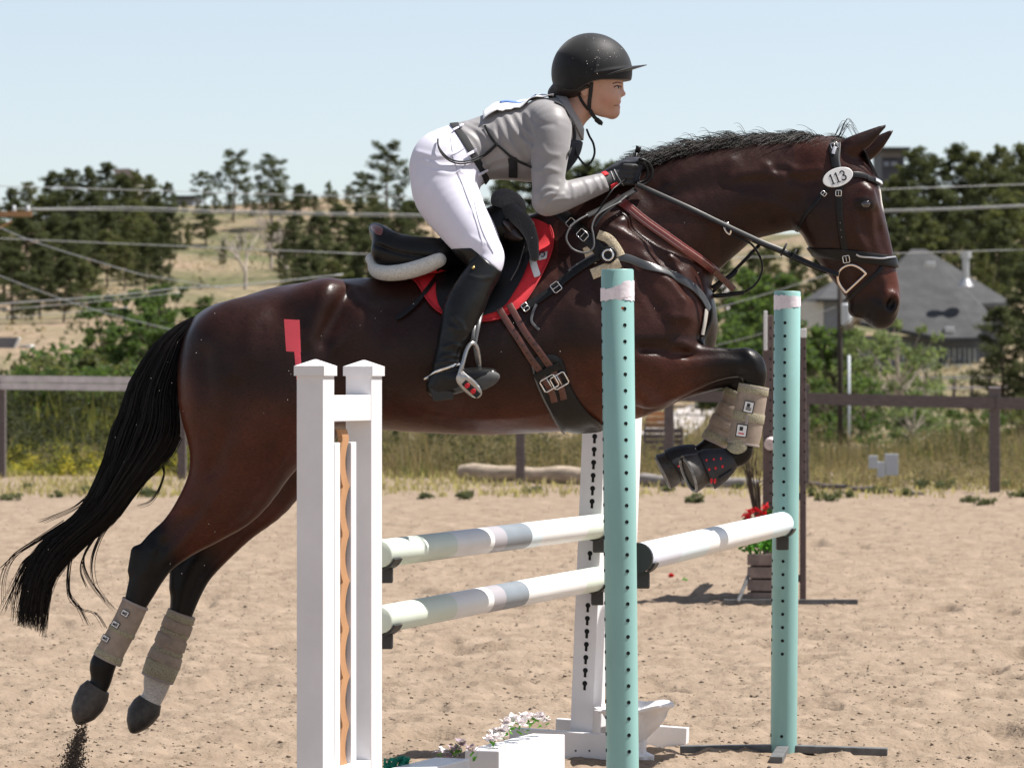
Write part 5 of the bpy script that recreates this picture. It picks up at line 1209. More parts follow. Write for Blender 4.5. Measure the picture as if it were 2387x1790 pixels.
for rr, lf in ((17, .018), (12, .022)):
    a, n = hit(HBV, 1418, 596); bm = bmesh.new(); n = (n + Vector((0, -1, 0))).normalized(); d_, s_, u_ = frame(n)
    tube(bm, [a + n * lf + s_ * (rr / SC * math.cos(t)) + u_ * (rr / SC * math.sin(t)) for t in [2 * math.pi * k / 20 for k in range(21)]], 3.2 / SC, 6, cap=False, up=n)
    from_bm('ring', bm, M_STEEL if rr == 12 else M_LEATHER, bp_, smooth=True)
a, n = hit(HBV, 1418, 596); bm = bmesh.new(); tube(bm, [a, a + Vector((0, -.022, 0))], 15 / SC, 14, up=Vector((1, 0, 0))); from_bm('ring_pad', bm, M_LEATHER, bp_, smooth=True, auto=40)
strap('chest_strap', HBV, [(1425, 596), (1465, 604), (1510, 622), (1563, 640), (1608, 665), (1636, 695), (1650, 722)], 19, mat('chest_strap_leather', (0.05, 0.052, 0.055), rough=.35, coat=.3), bp_, th=.006, off=.006)
strap('chest_strap_edge', HBV, [(1640, 690), (1654, 712), (1655, 745), (1644, 775), (1632, 800)], 13, M_LEATHER, bp_, th=.006, off=.006, w=-20)  # black leather strip down the breast beside the pale lining
strap('chest_lining', HBV, [(1644, 722), (1640, 750), (1634, 780)], 12, mat('pale_lining', (.45, .42, .38), rough=.8), bp_, th=.004, off=.006, w=-30)
bm = bmesh.new()
tube(bm, [W2(*p) for p in crom([(1656, 690, -14), (1690, 688, -20), (1734, 682, -24)], 5)], 5 / SC, 8, flat=.5)
tube(bm, [W2(*p) for p in crom([(1734, 682, -24), (1756, 668, -26), (1771, 648, -28), (1777, 622, -30), (1770, 596, -34), (1752, 570, -38), (1728, 558, -44), (1700, 545, -60)], 6)], 2.6 / SC, 6)
tube(bm, [W2(*p) for p in crom([(1658, 684, 10), (1721, 622, 20), (1775, 566, 40)], 5)], 4 / SC, 8, flat=.6)
tube(bm, [W2(*p) for p in crom([(1660, 672, -12), (1672, 664, -14), (1690, 652, -14), (1708, 640, -6), (1716, 628, 2)], 5)], 6 / SC, 8, flat=.5)
from_bm('martingale', bm, M_LEATHER, bp_, smooth=True)
bm = bmesh.new(); tube(bm, [W2(*p) for p in crom([(1699, 523, -78), (1693, 520, -78), (1688, 530, -78), (1694, 542, -78), (1701, 546, -74), (1704, 535, -78)], 5, closed=True)], 2.6 / SC, 6); from_bm('ring', bm, M_STEEL, bp_, smooth=True)
# front neck strap (red-brown)
ns_ = empty('running_strap', W2(1570, 570, -140), 'red-brown leather strap slanting across the horse shoulder', 'strap')
bm = bmesh.new()
sp = []
for x, y in crom([(1436, 466), (1500, 514), (1560, 556), (1620, 600), (1668, 634)], 8):
    a, n = hit(HBV, x, y, -60); sp.append((a + n * .012, n))
pss = smooth_vecs([q[0] for q in sp], 6); nss = [Vector((0, -1, .25)).normalized() for q in sp]
ribbon(bm, pss, nss, 21 / SC, .006); from_bm('strap', bm, M_REDL, ns_, smooth=True, auto=40)
for o_ in (-4.5, 4.5):
    bm = bmesh.new(); ribbon(bm, [p + Vector((0, -.0038, o_ / SC * .8)) + Vector((o_ / SC * .55, 0, 0)) for p in pss[4:]], nss[4:], 1.6 / SC, .0015); from_bm('stitching', bm, mat('pale_stitch', (.5, .33, .28), rough=.7), ns_)
bm = bmesh.new(); ribbon(bm, [W2(1664, 632, -70), W2(1690, 655, -40), W2(1711, 676, -34)], [Vector((0, -1, .2))] * 3, 15 / SC, .006); from_bm('strap_end', bm, M_BROWNL, ns_, smooth=True, auto=40)

# ---------------- bridle
br = empty('bridle', W2(1960, 450, -70), 'black leather bridle with silver bit ring and a white oval number disc reading 113', 'bridle')
wrap('noseband', HBV, (2038, 606), 8, 26, M_LEATHER, br, th=.011, off=.005, rad=160, n=56)
strap('noseband_lining', HBV, [(1996, 592), (2010, 598), (2052, 603), (2080, 600)], 3.5, mat('silver_piping', (.5, .5, .52), rough=.3, metal=.6), br, th=.003, off=.0125)
wrap('crownpiece', HBV, (1946, 372), -72 + 0, 19, M_LEATHER, br, th=.006, off=.004, rad=170, a0=-20, a1=200, n=44) if False else None
strap('crownpiece', HBV, [(1948, 334), (1942, 345), (1944, 366), (1948, 392)], 20, M_LEATHER, br, th=.007, off=.004)
strap('crown_padding', HBV, [(1958, 336), (1956, 350), (1954, 372), (1958, 398)], 5, mat('grey_leather', (.09, .09, .09)), br, th=.006, off=.006)
wrap('poll_strap', HBV, (1950, 400), -88, 20, M_LEATHER, br, th=.007, off=.004, rad=160, a0=-100, a1=-60, n=4) if False else None
buckle(br, HBV, 1944, 342, 13, 16, 80, off=.010); strap('silver_keeper', HBV, [(1946, 346), (1942, 356), (1941, 362)], 8, mat('silver_piping', (.5, .5, .52)), br, th=.003, off=.010)
strap('cheekpiece', HBV, [(1953, 392), (1956, 430), (1956, 487), (1960, 535), (1968, 580), (1973, 610), (1976, 622)], 14, M_LEATHER, br, th=.005, off=.004)
buckle(br, HBV, 1954, 451, 13, 13, 90, off=.010); buckle(br, HBV, 1972, 604, 16, 15, 80, off=.011)
for y in (520, 536, 552): 
    a, n = hit(HBV, 1959 + (y - 535) * .1, y); bm = bmesh.new(); bmesh.ops.create_uvsphere(bm, u_segments=6, v_segments=4, radius=.0014)
    for v in bm.verts: v.co += a + n * .0075
    from_bm('rivet', bm, M_STEEL, br, smooth=True)
strap('browband', HBV, [(1960, 412), (1984, 408), (2013, 411), (2036, 422), (2046, 428)], 14, M_LEATHER, br, th=.005, off=.004)
wrap('browband_front', HBV, (1990, 412), 15, 13, M_LEATHER, br, th=.005, off=.005, rad=160, a0=-60, a1=60, n=26)
strap('browband_crystal', HBV, [(2036, 421), (2044, 425), (2050, 429)], 8, mat('crystal', (.75, .75, .78), rough=.15, metal=.5), br, th=.004, off=.010)
strap('throatlatch', HBV, [(1935, 435), (1918, 453), (1898, 478), (1880, 500), (1866, 522), (1856, 540)], 8, M_LEATHER, br, th=.004, off=.004)
buckle(br, HBV, 1920, 452, 9, 12, -50, off=.009)
strap('flash_strap', HBV, [(2056, 622), (2040, 642), (2019, 660), (1996, 680), (1980, 694), (1966, 706)], 9, M_LEATHER, br, th=.004, off=.004)
# D-ring bit
dpath = crom([(1972, 682), (1958, 664), (1953, 648), (1957, 632), (1970, 621), (1986, 618), (2004, 625), (2019, 638)], 5)
lin = [(2019 + (1972 - 2019) * t, 638 + (682 - 638) * t) for t in (0.15, .3, .5, .7, .85)]
bm = bmesh.new(); pp = []
for x, y in dpath + lin:
    a, n = hit(HBV, x, y, -45); pp.append(a)
ym = min(p.y for p in pp) - .008
pp = [P(x, y, (ym + p.y - .01) / 2) for (x, y), p in zip(dpath + lin, pp)]
tube(bm, pp + [pp[0]], 3.0 / SC, 8, cap=False)
from_bm('bit_ring', bm, mat('bit_metal', (.8, .68, .58), rough=.15, metal=1.0), br, smooth=True)
# number disc with its figures
a, n = hit(HBV, 1952, 415)
n = (n * .25 + Vector((.05, -1, .12))).normalized(); c = a + n * .012
ex = Vector((math.cos(R(20)), 0, math.sin(R(20)))); ex = (ex - n * ex.dot(n)).normalized(); ey = ex.cross(n) * -1
if ey.z < 0: ey = -ey
def on_disc(u, v, h): return c + ex * (u / SC) + ey * (v / SC) + n * h
bm = bmesh.new(); rs = []
for q, hh in ((1, -.002), (1.0, .001), (.96, .002)):
    rs.append([bm.verts.new(on_disc(36.5 * q * math.cos(t), 21.5 * q * math.sin(t), hh)) for t in [2 * math.pi * k / 40 for k in range(40)]])
for A, B in zip(rs[:-1], rs[1:]):
    for k in range(40): bm.faces.new((A[k], A[(k + 1) % 40], B[(k + 1) % 40], B[k]))
bm.faces.new(rs[0][::-1]); bm.faces.new(rs[-1])
disc = from_bm('number_disc', bm, mat('disc_white', (.82, .82, .8), rough=.35), br, smooth=False)
M_INK = mat('black_ink', (.012, .012, .014), rough=.5)
def stroke(bm, pts, wd, h=.0028):
    for (a0, b0), (a1, b1) in zip(pts[:-1], pts[1:]):
        d = Vector((a1 - a0, b1 - b0)); l = d.length; d /= l; s = Vector((-d.y, d.x)) * wd / 2; e = d * wd * .25
        q = [(a0 - e.x + s.x, b0 - e.y + s.y), (a0 - e.x - s.x, b0 - e.y - s.y), (a1 + e.x - s.x, b1 + e.y - s.y), (a1 + e.x + s.x, b1 + e.y + s.y)]
        t_ = [bm.verts.new(on_disc(*p, h)) for p in q]; b_ = [bm.verts.new(on_disc(*p, .0018)) for p in q]
        bm.faces.new(t_)
        for k in range(4): bm.faces.new((t_[k], b_[k], b_[(k + 1) % 4], t_[(k + 1) % 4]))
for x0 in (-15, -2):
    bm = bmesh.new(); stroke(bm, [(x0, -11), (x0, 11)], 3.2); stroke(bm, [(x0 - 3.6, 7.5), (x0, 10.5)], 2.2, .0029); stroke(bm, [(x0 - 4, -11.3), (x0 + 4, -11.3)], 1.8, .0030)
    from_bm('figure_one', bm, M_INK, disc)
bm = bmesh.new()
stroke(bm, [(12 + 5.0 * math.cos(t), 5.6 + 5.0 * math.sin(t)) for t in [R(q) for q in range(150, -91, -30)]], 2.8)
stroke(bm, [(12 + 5.8 * math.cos(t), -5.6 + 5.8 * math.sin(t)) for t in [R(q) for q in range(90, -151, -30)]], 3.0, .0029)
from_bm('figure_three', bm, M_INK, disc)
# reins
reins = empty('reins', W2(1700, 530, -90), 'long black leather reins from the gloved hands to the bit, loops hanging at the shoulder', 'reins')
rp = [(1484, 430, -95), (1520, 446, -102), (1611, 487, -108), (1690, 525, -100), (1772, 563, -86), (1826, 585, -80), (1890, 615, -72), (1955, 640, -60)]
bm = bmesh.new(); pr_ = [W2(*p) for p in crom(rp, 8)]; ribbon(bm, pr_, [Vector((0, -1, .55)).normalized()] * len(pr_), 11.5 / SC, .004); from_bm('rein', bm, M_LEATHER, reins, smooth=True, auto=40)
bm = bmesh.new(); pr2 = [p + Vector((0, .15, .004)) for p in pr_]; ribbon(bm, pr2, [Vector((0, 1, .25)).normalized()] * len(pr2), 11 / SC, .0045); from_bm('rein', bm, M_LEATHER, reins, smooth=True, auto=40)
for x, y in ((1827, 582), (1850, 594)):
    bm = bmesh.new(); d = Vector((.9, 0, -.42))
    cc = W2(x, y, -80); tube(bm, [cc - d * .003, cc + d * .003], 16 / SC, 14, flat=1, up=Vector((0, 1, 0)))
    from_bm('rein_stop', bm, M_BLACKC, reins, smooth=True, auto=40)
bm = bmesh.new()
for pts, r_ in (([(1482, 442, -95), (1440, 466, -118), (1400, 488, -140), (1368, 503, -156)], 6.5), ([(1478, 440, -90), (1440, 472, -125), (1405, 500, -148), (1385, 528, -160)], 4)):
    pts = [W2(*p) for p in crom(pts, 5)]; ribbon(bm, pts, [Vector((-.2, -1, .4)).normalized()] * len(pts), r_ * 2 / SC, .004)
from_bm('rein_bight', bm, M_LEATHER, reins, smooth=True, auto=40)
bm = bmesh.new()
tube(bm, [W2(*p) for p in crom([(1370, 501, -158), (1346, 515, -172), (1328, 532, -180), (1320, 556, -186), (1332, 578, -186), (1352, 588, -184), (1372, 588, -182), (1384, 574, -178), (1383, 548, -172), (1380, 528, -166), (1392, 502, -156), (1420, 484, -140), (1448, 470, -124)], 6)], 2.2 / SC, 6)
from_bm('thin_cord', bm, mat('grey_edge', (.1, .1, .1)), reins, smooth=True)
bm = bmesh.new()
for rr, cx in ((30, 1492), (24, 1488)):
    tube(bm, [W2(cx + rr * math.cos(t) * .95, 402 + rr * math.sin(t), -84 + 10 * math.cos(t)) for t in [R(a_) for a_ in range(-95, 115, 15)]], 3.6 / SC, 6, flat=2.0)
from_bm('rein_loop', bm, M_LEATHER, reins, smooth=True)

# ---------------- horse boots
M_TAN = mat('tan_neoprene', (0.33, 0.262, 0.205), rough=.75, var=.2, vscale=40, bump=.35, bscale=300, bdist=.001)
M_MESH = mat('yellow_mesh', (0.36, 0.325, 0.22), rough=.7, var=.45, vscale=230, bump=.8, bscale=330, bdist=.002)
M_BIND = mat('grey_binding', (0.33, 0.28, 0.26), rough=.8)
def leg_boot(label, w, st, mesh_bands, extra=None, straps=()):
    e = empty('leg_boot', W2(st[0][0], st[0][1], w), label, 'horse boot', 'neoprene boots on the horse legs')
    bm = bmesh.new(); loft(bm, [(a, b, w, c, c * .92) for a, b, c in st], 28)
    bt = from_bm('shell', bm, M_TAN, e, smooth=True, auto=60); bv = bvh_of(bt)
    ax = np.array(st[-1][:2]) - np.array(st[0][:2]); L = np.linalg.norm(ax); ax = ax / L; ang = math.degrees(math.atan2(-ax[0], ax[1]))
    def at(t): return (st[0][0] + ax[0] * L * t, st[0][1] + ax[1] * L * t)
    for t, wd, m in [(0.02, 5, M_BIND), (0.985, 5, M_BIND)] + [(a, b, M_MESH) for a, b in mesh_bands]:
        c_ = at(t); wrap('mesh_panel' if m is M_MESH else 'binding', bv, c_, ang, wd, m, e, th=.0035, off=.0012, rad=70, n=36, wc=w)
    for t in straps:
        c_ = at(t); wrap('strap', bv, c_, ang + 4, 24, M_TAN, e, th=.004, off=.003, rad=70, n=36, wc=w)
    return e, bv, at, ang
def badge(e, bv, x, y, s, ang, red=False, h=None):
    h = h or s * 1.15
    a, n = hit(bv, x, y)
    if a is None: return
    n = (n * .5 + Vector((0, -1, 0))).normalized(); ex = Vector((math.cos(R(ang)), 0, -math.sin(R(ang)))); ex = (ex - n * ex.dot(n)).normalized(); ey = n.cross(ex)
    if ey.z < 0: ey = -ey
    def qd(nm, m, cx, cy, w_, h_, lift):
        bm = bmesh.new(); M = Matrix.Translation(a + n * lift + ex * (cx / SC) + ey * (cy / SC)) @ Matrix((ex, ey, n)).transposed().to_4x4()
        box(bm, (0, 0, 0), (w_ / SC, h_ / SC, .002), M); return from_bm(nm, bm, m, e)
    bd = qd('badge', M_INK, 0, 0, s, h, .006); e = bd; qd('badge_face', M_WHITEP, 0, 0, s * .82, h * .85, .0075)
    qd('badge_mark', M_INK, -s * .05, h * .15, s * .3, h * .3, .0088); qd('badge_mark', M_INK if not red else M_RED, 0, -h * .22, s * .5, h * .09, .0088)
    if not red: qd('badge_mark', M_INK, 0, -h * .08, s * .55, h * .07, .0088)
e, bv, at_, an = leg_boot('tan boot on the near foreleg with two white square badges', -98, [(1757, 900, 34), (1752, 930, 35), (1744, 975, 36), (1737, 1010, 38), (1732, 1036, 36)], [(.06, 20), (.53, 22)])
badge(e, bv, 1745, 949, 24, 12); badge(e, bv, 1729, 1004, 26, 8, red=True)
patch('fetlock_guard', HBV, [(1691, 1030), (1700, 1018), (1722, 1020), (1738, 1036), (1736, 1050), (1718, 1058), (1700, 1052)], (1716, 1038), M_MESH, e, off=.012, th=.008, rings=5)
strap('seam', bv, [(1742, 968), (1740, 985), (1738, 992)], 6, M_BIND, e, th=.002, off=.004)
leg_boot('tan boot on the far foreleg half hidden behind the near one', 98, [(1720, 915, 32), (1706, 955, 33), (1684, 1000, 34), (1666, 1034, 35)], [(.06, 18), (.9, 18)], straps=(.35, .62))
e, bv, at_, an = leg_boot('tan boot on the trailing left hind leg with three small square badges up its back', -106, [(316, 1404, 31), (300, 1440, 31), (282, 1475, 31), (262, 1510, 32), (249, 1538, 33)], [(.5, 10), (.93, 16)])
for x, y in ((288, 1426), (266, 1452), (243, 1485)): badge(e, bv, x + 4, y + 3, 15, -60, h=19)
e, bv, at_, an = leg_boot('tan and olive boot on the right hind leg below the black hock', 106, [(424, 1428, 33), (408, 1470, 34), (392, 1512, 36), (378, 1550, 40), (366, 1582, 38)], [(.07, 16), (.3, 8), (.58, 8), (.86, 36)], straps=(.2, .44, .68))
# bell boots
M_BELL = mat('bell_rubber', (0.02, 0.02, 0.024), rough=.6, var=.3, vscale=50, bump=.3, bscale=200, bdist=.001)
def bell(label, w, st, dots):
    e = empty('bell_boot', W2(st[0][0], st[0][1], w), label, 'bell boot', 'bell boots on the fore hooves')
    bm = bmesh.new(); loft(bm, [(a, b, w, c, d) for a, b, c, d in st], 26); o = from_bm('shell', bm, M_BELL, e, smooth=True, auto=50); bv = bvh_of(o)
    for x, y, rx, ry in dots:
        a, n = hit(bv, x, y)
        if a is None: continue
        bm = bmesh.new(); bmesh.ops.create_uvsphere(bm, u_segments=8, v_segments=6, radius=1)
        for v in bm.verts: v.co = Vector((v.co.x * rx / SC, v.co.y * .0015, v.co.z * ry / SC)) + a + n * .001
        from_bm('red_dot', bm, M_RED, e, smooth=True)
    return e, bv
e, bv = bell('black bell boot with two rows of red dots on the near front hoof', -98, [(1708, 1066, 24, 22), (1697, 1072, 31, 29), (1678, 1082, 40, 37), (1660, 1090, 46, 42), (1646, 1096, 48, 43), (1649, 1095, 41, 37)],
     [(1647, 1073, 2.4, 3.4), (1664, 1071, 2.4, 3.4), (1680, 1069, 2.4, 3.4), (1653, 1094, 2.8, 3.6), (1668, 1091, 2.8, 3.6), (1684, 1087, 2.8, 3.6), (1658, 1119, 3.2, 8), (1666, 1119, 3.2, 8)])
strap('closing_strap', bv, [(1676, 1116), (1692, 1106), (1706, 1096)], 11, M_BELL, e, th=.006, off=.004)
bell('black bell boot dusted with sand on the far front hoof', 98, [(1630, 1056, 24, 24), (1618, 1063, 32, 30), (1602, 1072, 40, 38), (1584, 1082, 45, 42), (1574, 1088, 46, 42), (1577, 1087, 40, 37)], [(1587, 1112, 4, 7), (1582, 1087, 3, 2)])
# ================================================================= RIDER
M_SKIN = mat('skin', (0.55, 0.33, 0.25), rough=.5, spec=.4, attr='coat', var=.08, vscale=30, sss=.08, bump=.08, bscale=200, bdist=.001)
M_SHIRT = mat('grey_shirt', (0.25, 0.238, 0.24), rough=.5, spec=.35, var=.08, vscale=14, bump=.3, bscale=18, bdist=.006, sheen=.2)
M_BREECH = mat('white_breeches', (0.68, 0.665, 0.76), rough=.8, var=.04, vscale=14, bump=.2, bscale=16, bdist=.004)
M_BOOT = mat('boot_leather', (0.008, 0.008, 0.008), rough=.34, spec=.28, var=.3, vscale=30, bump=.35, bscale=24, bdist=.005, coat=.08, coat_r=.25)
M_GLOVE = mat('glove_fabric', (0.022, 0.022, 0.024), rough=.7, bump=.4, bscale=200, bdist=.001)
M_HELMET = mat('helmet_cover', (0.010, 0.010, 0.011), rough=.55, spec=.2, var=.3, vscale=30, bump=.3, bscale=14, bdist=.004, sheen=.15)
G = Field((935, 1530, 70, 950, -300, 215), 2.6)
G.chain([(1042, 386, 0, 84, 116), (1075, 368, 0, 78, 104), (1110, 352, 0, 70, 86), (1150, 342, 0, 74, 88), (1200, 334, 0, 84, 96), (1258, 330, 0, 88, 98), (1290, 300, 0, 64, 92)], k=20)
G.chain([(1296, 280, 0, 44, 70), (1322, 268, 0, 38, 44), (1352, 252, 0, 34, 34), (1378, 222, 0, 36, 34)], k=24)
for sg in (-1, 1):
    q = 1 if sg < 0 else .95
    G.chain([(1262, 272, sg * 52, 38, 40), (1284, 290, sg * 96, 44, 40), (1284, 330, sg * 112, 43, 40), (1279, 390, sg * 124, 38, 36), (1277, 440, sg * 134, 33, 33), (1276, 466, sg * 138, 31, 31)], k=22)
    G.chain([(1276, 468, sg * 138, 31, 31), (1300, 463, sg * 130, 31, 30), (1345, 447, sg * 108, 27, 26), (1395, 430, sg * 80, 21, 19), (1418, 422, sg * 68, 17, 15)], k=12)
    # hand: palm, four fingers closed on the rein, thumb on top
    w0 = sg * 62
    G.chain([(1418, 421, sg * 67, 17, 15), (1438, 412, w0, 22, 15), (1460, 407, w0, 23, 15)], k=8)
    for i in range(4):
        y = 389 + i * 12.2; x = 1480 - i * 3.2; r = 6.0 - .25 * i
        G.chain([(x - 24, y - 1, w0 + sg * 10, r, r), (x - 6, y, w0 + sg * 13, r, r), (x + 5, y + 1, w0 + sg * 4, r, r), (x + 2, y + 2, w0 - sg * 12, r * .95, r), (x - 12, y + 3, w0 - sg * 17, r * .9, r * .9)], k=1.5, sub=2)
    G.chain([(1440, 398, w0 - sg * 8, 10, 9), (1462, 385, w0 - sg * 8, 8.5, 8), (1482, 381, w0 - sg * 4, 7.5, 7), (1492, 383, w0, 6.5, 6)], k=5)
    # legs
    G.chain([(1040, 400, sg * 58, 82, 70), (1040, 450, sg * 86, 74, 66), (1070, 504, sg * 118, 63, 56), (1097, 543, sg * 142, 56, 48), (1119, 578, sg * 160, 47, 42), (1139, 602, sg * 172, 35, 36), (1128, 632, sg * 184, 35, 36), (1106, 668, sg * 198, 37, 36), (1084, 712, sg * 208, 41, 36), (1066, 762, sg * 216, 36, 32), (1050, 812, sg * 222, 28, 26), (1040, 850, sg * 224, 27, 25), (1036, 874, sg * 224, 27, 25)], k=22)
    G.chain([(1022, 900, sg * 224, 24, 22), (1050, 889, sg * 226, 27, 24), (1085, 883, sg * 230, 23, 26), (1118, 878, sg * 236, 17, 24), (1144, 875, sg * 240, 12, 18)], k=16)
# head
G.ell((1386, 186, 0), (66, 68, 55), 0, k=16)
G.ell((1408, 222, 0), (37, 46, 43), -12, k=16)
G.chain([(1372, 232, -30, 15, 11), (1398, 256, -22, 14, 12), (1426, 264, -6, 12, 12)], k=14); G.chain([(1372, 232, 30, 15, 11), (1398, 256, 22, 14, 12), (1426, 264, 6, 12, 12)], k=14)
G.ell((1432, 262, 0), (11, 10, 14), 0, k=12)
G.ell((1431, 197, 0), (16, 10, 30), 0, k=14)
G.chain([(1444, 203, 0, 5, 6), (1449, 213, 0, 5, 5.5), (1455, 219.5, 0, 4.6, 5.5)], k=8)
G.ell((1449, 222.5, -5), (5, 3.8, 4), 0, k=5); G.ell((1449, 222.5, 5), (5, 3.8, 4), 0, k=5)
G.ell((1440, 238.5, 0), (8, 5.2, 12), -12, k=5); G.ell((1438.5, 249.5, 0), (8, 5, 11.5), 5, k=5)
G.chain([(1452, 244.2, 0, 1.8, 8), (1438, 244.8, -10, 1.7, 5), (1432, 244.2, -15, 1.6, 3)], k=3, op='sub', sub=2)
G.ell((1420, 228, -24), (17, 17, 15), 0, k=20); G.ell((1420, 228, 24), (17, 17, 15), 0, k=20)
for sg in (-1, 1):
    G.ell((1445, 206, sg * 19), (7, 5, 6), 0, k=7, op='sub')
    G.ell((1436, 206, sg * 19), (8, 7, 8), 0, k=3)
    G.ell((1361, 212, sg * 50), (9, 15, 6), -10, k=3); G.ell((1362, 212, sg * 56), (4.5, 9, 3), -10, k=3, op='sub')
def skin_color(x, y, w):
    n = len(x); base = np.tile(np.array([0.52, 0.30, 0.215]), (n, 1))
    def mx(c, t):
        nonlocal base
        t = np.clip(t, 0, 1)[:, None]; base = base * (1 - t) + np.array(c) * t
    mx((0.42, 0.12, 0.11), np.exp(-((x - 1446) / 7.5) ** 4 - ((y - 244.5) / 7) ** 4) * .6)
    mx((0.5, 0.2, 0.15), np.exp(-((x - 1412) / 16) ** 2 - ((y - 236) / 14) ** 2) * .45)
    0 and mx((0.06, 0.03, 0.02), np.exp(-((y - (197 - (x - 1438) * .05)) / 2.2) ** 2) * (x > 1422) * (x < 1450) * .55)
    0 and mx((0.05, 0.03, 0.025), np.exp(-((y - 203.5) / 1.6) ** 2) * (x > 1430) * (x < 1447) * (np.abs(w) > 8) * .6)
    mx((0.03, 0.012, 0.01), np.exp(-((y - 246 + (x - 1440) * .1) / 1.3) ** 2) * (x > 1431) * .8)
    return base
rider = empty('person', W2(1100, 620, 0), 'rider in grey shirt, white breeches, black helmet and tall black boots leaning over the horse', 'person')
head = field_obj('body', G, M_SKIN, rider, color=skin_color, blur=1)
_hb = bvh_of(head)
for sg in (-1, 1):
    a, n_ = hit(_hb, 1440, 205)
    if sg > 0: a = Vector((a.x, 2 * Y0 - a.y, a.z))
    cy = a + Vector((-.0020, .0032 * -sg, 0))
    bm = bmesh.new(); bmesh.ops.create_uvsphere(bm, u_segments=16, v_segments=12, radius=5.6 / SC)
    for v in bm.verts: v.co = Vector((v.co.x, v.co.y, v.co.z * .62)) + cy
    ey_ = from_bm('eye', bm, mat('eye_white', (.55, .5, .47), rough=.2, coat=.6), rider, smooth=True)
    bm = bmesh.new(); bmesh.ops.create_uvsphere(bm, u_segments=12, v_segments=8, radius=2.9 / SC)
    for v in bm.verts: v.co = Vector((v.co.x, v.co.y, v.co.z * .95)) + cy + Vector((.0042, .0042 * sg, .0003))
    from_bm('iris', bm, mat('iris_dark', (.02, .012, .01), rough=.1, coat=.8), ey_, smooth=True)
strap('upper_lid', _hb, [(1431, 204), (1435, 201.2), (1440, 200.2), (1446, 201.2), (1448, 203)], 2.0, mat('lash_dark', (.03, .018, .014), rough=.8), rider, th=.0022, off=.0012, sub=3)
strap('eyebrow', _hb, [(1428, 195.5), (1435, 193.2), (1443, 193), (1450, 195)], 2.4, mat('brow_brown', (.10, .055, .035), rough=.9), rider, th=.001, off=.0003, sub=3)
# clothing grown from the same body
Uv = G.u[:, None, None]; Vv = G.v[None, :, None]; Wv = G.w[None, None, :]
def folds(lst):
    D = np.zeros((len(G.u), len(G.v), 1), np.float32)
    for pts, amp, sg in lst:
        pts = crom(pts, 4); best = np.full(D.shape, 1e9, np.float32)
        for (ax_, ay), (bx, by) in zip(pts[:-1], pts[1:]):
            dx, dy = bx - ax_, by - ay; t = np.clip(((Uv - ax_) * dx + (Vv - ay) * dy) / (dx * dx + dy * dy + 1e-6), 0, 1)
            best = np.minimum(best, (Uv - ax_ - dx * t) ** 2 + (Vv - ay - dy * t) ** 2)
        D = D + amp * np.exp(-best / (2 * sg * sg))
    return D
belt = G.plane(1100, 353, .86, -.51)            # >0 on the shirt side
wrist = G.plane(1412, 426, .94, -.34)
neck = G.plane(1334, 268, .86, -.48)
excl = np.maximum(-neck, Vv - 330.0)            # negative: bare neck and head
fs = folds([([(1072, 300), (1110, 330), (1130, 372)], 3.5, 4), ([(1085, 290), (1125, 318), (1150, 360)], 3.5, 4), ([(1100, 288), (1135, 300), (1160, 330)], 3, 4), ([(1120, 400), (1150, 380), (1180, 372)], 3.5, 4), ([(1130, 410), (1165, 398), (1200, 395)], 3.5, 4.5),
            ([(1180, 275), (1205, 320), (1240, 355)], 4, 4.5), ([(1200, 268), (1220, 305), (1242, 330)], 3.5, 4), ([(1160, 280), (1180, 330), (1215, 375)], 3.5, 5), ([(1225, 270), (1236, 292), (1244, 315)], 3.5, 3.5), ([(1150, 300), (1160, 345), (1190, 390)], 3, 4),
            ([(1252, 462), (1275, 447), (1300, 452)], 3.0, 3.5), ([(1255, 478), (1280, 462), (1312, 462)], 3.0, 3.2), ([(1270, 492), (1290, 474), (1322, 470)], 2.6, 3), ([(1304, 432), (1300, 448), (1288, 462)], 3, 3), ([(1330, 436), (1336, 452), (1334, 470)], 2.0, 3), ([(1362, 428), (1370, 444), (1372, 462)], 2.0, 3), ([(1384, 420), (1392, 436), (1398, 452)], 2.4, 3), ([(1398, 416), (1405, 430), (1410, 444)], 2.4, 3),
            ([(1243, 290), (1262, 300), (1290, 300)], -2.0, 4), ([(1240, 300), (1243, 350), (1248, 400)], -3.0, 3), ([(1262, 350), (1275, 368), (1300, 372)], 2.0, 4), ([(1258, 410), (1275, 402), (1300, 408)], 2.4, 4)])
SH = np.maximum(np.maximum(np.maximum(G.F - 3.2 - fs, -belt), wrist), -excl)
shirt = field_obj('shirt', G, M_SHIRT, rider, F=SH, blur=1, keep=400)
btop = np.maximum(Vv - (592 + np.clip((Uv - 1110) * .85, -4, 48)), 0) * 1.0
bt = Vv - (594 + np.clip((Uv - 1108) * .82, -6, 46))
fb = folds([([(975, 360), (1020, 372), (1060, 366)], 2.2, 4), ([(990, 380), (1035, 396), (1075, 392)], 2.2, 4), ([(1010, 405), (1050, 412), (1090, 400)], 2.0, 4), ([(1085, 440), (1100, 470), (1104, 500)], 1.8, 5), ([(1060, 395), (1095, 420), (1122, 455)], 2, 4), ([(1100, 560), (1125, 572), (1150, 570)], 1.4, 4)])
BR = np.maximum(np.maximum(G.F - 2.6 - fb, belt), bt)
breeches = field_obj('breeches', G, M_BREECH, rider, F=BR, blur=1, keep=400)
